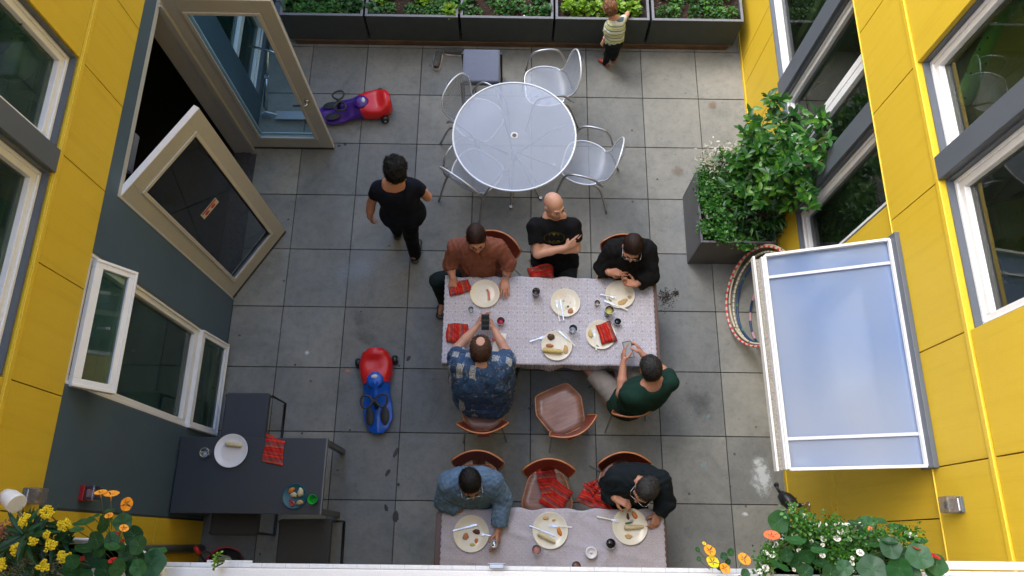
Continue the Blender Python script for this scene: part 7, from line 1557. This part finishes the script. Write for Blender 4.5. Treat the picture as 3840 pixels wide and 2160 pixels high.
# 6 man in denim jacket
h = (1.36, -4.86, .52); lg = seat(h, [(.15, -1, -.05), (-.15, -1, -.05)], .10)
J = dict(pel=h, head=Q(1764, 1812, 1.18), neck=Q(1760, 1805, 1.04), shR=Q(1682, 1808, 1.00), shL=Q(1848, 1806, 1.00), elR=Q(1664, 1880, .80), wrR=Q(1722, 1912, .74), elL=Q(1886, 1870, .86), wrL=Q(1868, 1990, .80), **lg)
person('man in a washed denim jacket and glasses holding a drink can', J, dict(face=(.22, -1, -.02), up=(.1, -.3, 1), hair='short', hairm=blackh, bulk=1.12, skin='skintan', seed=17, glasses=M['chrome'],
    handR=((.9, -.3, -.2), (.2, .0, -1), (0, .8, .3), (.5, .5, .5, .5), .4), handL=((-.05, -1, .12), (-.85, -.1, -.25), (-.5, .2, .8), (.42, .42, .45, .5), .35),
    shirt=denimmat(), topname='jacket', sleeve=1.84, pants=clothmat('black_jeans', (.012, .012, .014, 1)), fit=.026, hem=1, collar=denimmat(), wr=(.007, 48, 17, True), neckhole=.066))
# 7 man in dark jacket
h = (2.60, -4.82, .52); lg = seat(h, [(.1, -1, -.05), (-.1, -1, -.05)], .10)
J = dict(pel=h, head=Q(2422, 1838, 1.12), neck=Q(2405, 1800, 1.02), shR=Q(2308, 1790, .98), shL=Q(2476, 1800, .98), elR=Q(2290, 1852, .82), wrR=Q(2306, 1868, .92), elL=Q(2497, 1885, .86), wrL=Q(2466, 1926, .81), **lg)
person('man in a dark jacket and glasses leaning over a plate of corn', J, dict(face=(-.75, -.85, -.08), up=(-.15, -.2, 1), hair='short', hairm=greyh, bulk=1.1, skin='skin', seed=19, glasses=M['chrome'],
    handR=((.75, -.3, .1), (.1, -.4, -.8), (.3, -.8, .4), (.6, .6, .6, .6), .5), handL=((-.35, -1, -.1), (-.3, .3, -.9), (-.9, .3, .3), (.75, .8, .8, .85), .6),
    shirt=clothmat('charcoal_jacket', (.009, .014, .018, 1)), topname='jacket', sleeve=1.86, pants=clothmat('black_chinos', (.01, .012, .014, 1)), fit=.026, hem=1, collar=clothmat('charcoal_collar', (.014, .02, .024, 1)), wr=(.008, 38, 19, True), neckhole=.064))
# 8 walking person
J = dict(pel=Q(1512, 800, .84), head=Q(1482, 632, 1.46), neck=Q(1478, 684, 1.33), shL=Q(1418, 706, 1.28), shR=Q(1554, 698, 1.28), elL=Q(1392, 762, 1.02), wrL=Q(1386, 812, .84), elR=Q(1603, 738, 1.04), wrR=Q(1572, 700, .84),
         hipL=Q(1490, 815, .82), hipR=Q(1537, 812, .82), knL=Q(1482, 838, .45), anL=Q(1490, 862, .09), knR=Q(1540, 880, .44), anR=Q(1556, 950, .11))
person('person with curly black hair walking away in a dark ribbed top', J, dict(face=(-.05, 1, -.15), up=(0, .1, 1), hair='curly', hairm=curlyh, fem=1, bulk=1.0, skin='skin', seed=23, headsc=.98, facedet=0,
    handL=((-.05, .1, -1), (.8, .4, 0), (.4, .8, 0), (.3, .35, .4, .45), .3), handR=((-.7, .7, -.2), (-.6, -.7, -.1), (0, .2, 1), (.4, .5, .5, .5), .3), footL=(.05, 1, 0), footR=(.1, 1, 0),
    shirt=clothmat('navy_ribbed_knit', (.006, .008, .016, 1)), sleeve=.42, pants=clothmat('black_loose_trousers', (.005, .0055, .008, 1)), shoes=M['black'], sandal=1, fit=.013, hem=1, nkoff=(0, -.05, .03), neckhole=.095, wr=(.006, 28, 23, True)))
# 9 toddler
k9 = .52
J = dict(pel=Q(2302, 150, .385), head=Q(2286, 26, .74), neck=Q(2305, 70, .62), shL=Q(2284, 92, .58), shR=Q(2328, 80, .59), elL=Q(2276, 132, .46), wrL=Q(2262, 155, .385), elR=Q(2350, 58, .56), wrR=Q(2356, 44, .47),
         hipL=Q(2292, 166, .35), hipR=Q(2312, 164, .35), knL=Q(2280, 205, .19), anL=Q(2271, 232, .045), knR=Q(2305, 200, .19), anR=Q(2300, 218, .045))
person('toddler with light brown curls in a striped shirt reaching into a planter', J, dict(face=(-.55, .85, -.35), up=(-.1, .15, 1), hair='toddler', hairm=tod_h, bulk=1.12, skin='skinpale', seed=29, sc=.56, headsc=1.42, child=True, facedet=0, hsc=.95,
    handL=((-.2, -.1, -1), (.6, .4, 0), (.3, .8, .0), (.4, .4, .4, .4), .3), handR=((.0, 1, -.3), (0, -.2, -1), (-1, 0, 0), (.3, .3, .3, .3), .3), footL=(-.75, .55, 0), footR=(-.1, 1, 0),
    shirt=toddlermat(), sleeve=.6, pants=clothmat('dark_toddler_trousers', (.008, .012, .014, 1)), shoes={'L': mat('red_orange_shoe', (.5, .06, .03, 1), .6), 'R': mat('brown_orange_shoe', (.35, .1, .03, 1), .6)}, fit=.014, wr=(.003, 60, 29, True), neckhole=.062))
# faded emblem on the bald man's tee is added here as a thin printed part
# ------------------------------------------------------------------ light
W = bpy.data.worlds.new('World'); S.world = W; W.use_nodes = True; nt = W.node_tree; bg = nt.nodes['Background']
sky = nt.nodes.new('ShaderNodeTexSky'); sky.sky_type = 'NISHITA'; sky.sun_disc = False
EL, AZ = math.radians(52), math.radians(-58)     # sun from the far left
sky.sun_elevation = EL; sky.sun_rotation = AZ; sky.air_density = 1.0; sky.dust_density = 1.5; sky.ozone_density = 1.0
nt.links.new(sky.outputs[0], bg.inputs[0]); bg.inputs[1].default_value = .15
sd = bpy.data.lights.new('sun', 'SUN'); sd.energy = 1.0; sd.angle = math.radians(45); sd.color = (1, .95, .86); so = bpy.data.objects.new('sun', sd); COL.objects.link(so)
dv = Vector((math.sin(AZ) * math.cos(EL), math.cos(AZ) * math.cos(EL), math.sin(EL))); so.rotation_euler = dv.to_track_quat('Z', 'Y').to_euler()
so.location = (-6, 6, 14)
S.view_settings.view_transform = 'Standard'; S.view_settings.look = 'None'; S.view_settings.gamma = 1; S.view_settings.exposure = 2.12
S.render.engine = 'CYCLES'; S.cycles.max_bounces = 8; S.cycles.transparent_max_bounces = 24; S.cycles.diffuse_bounces = 4
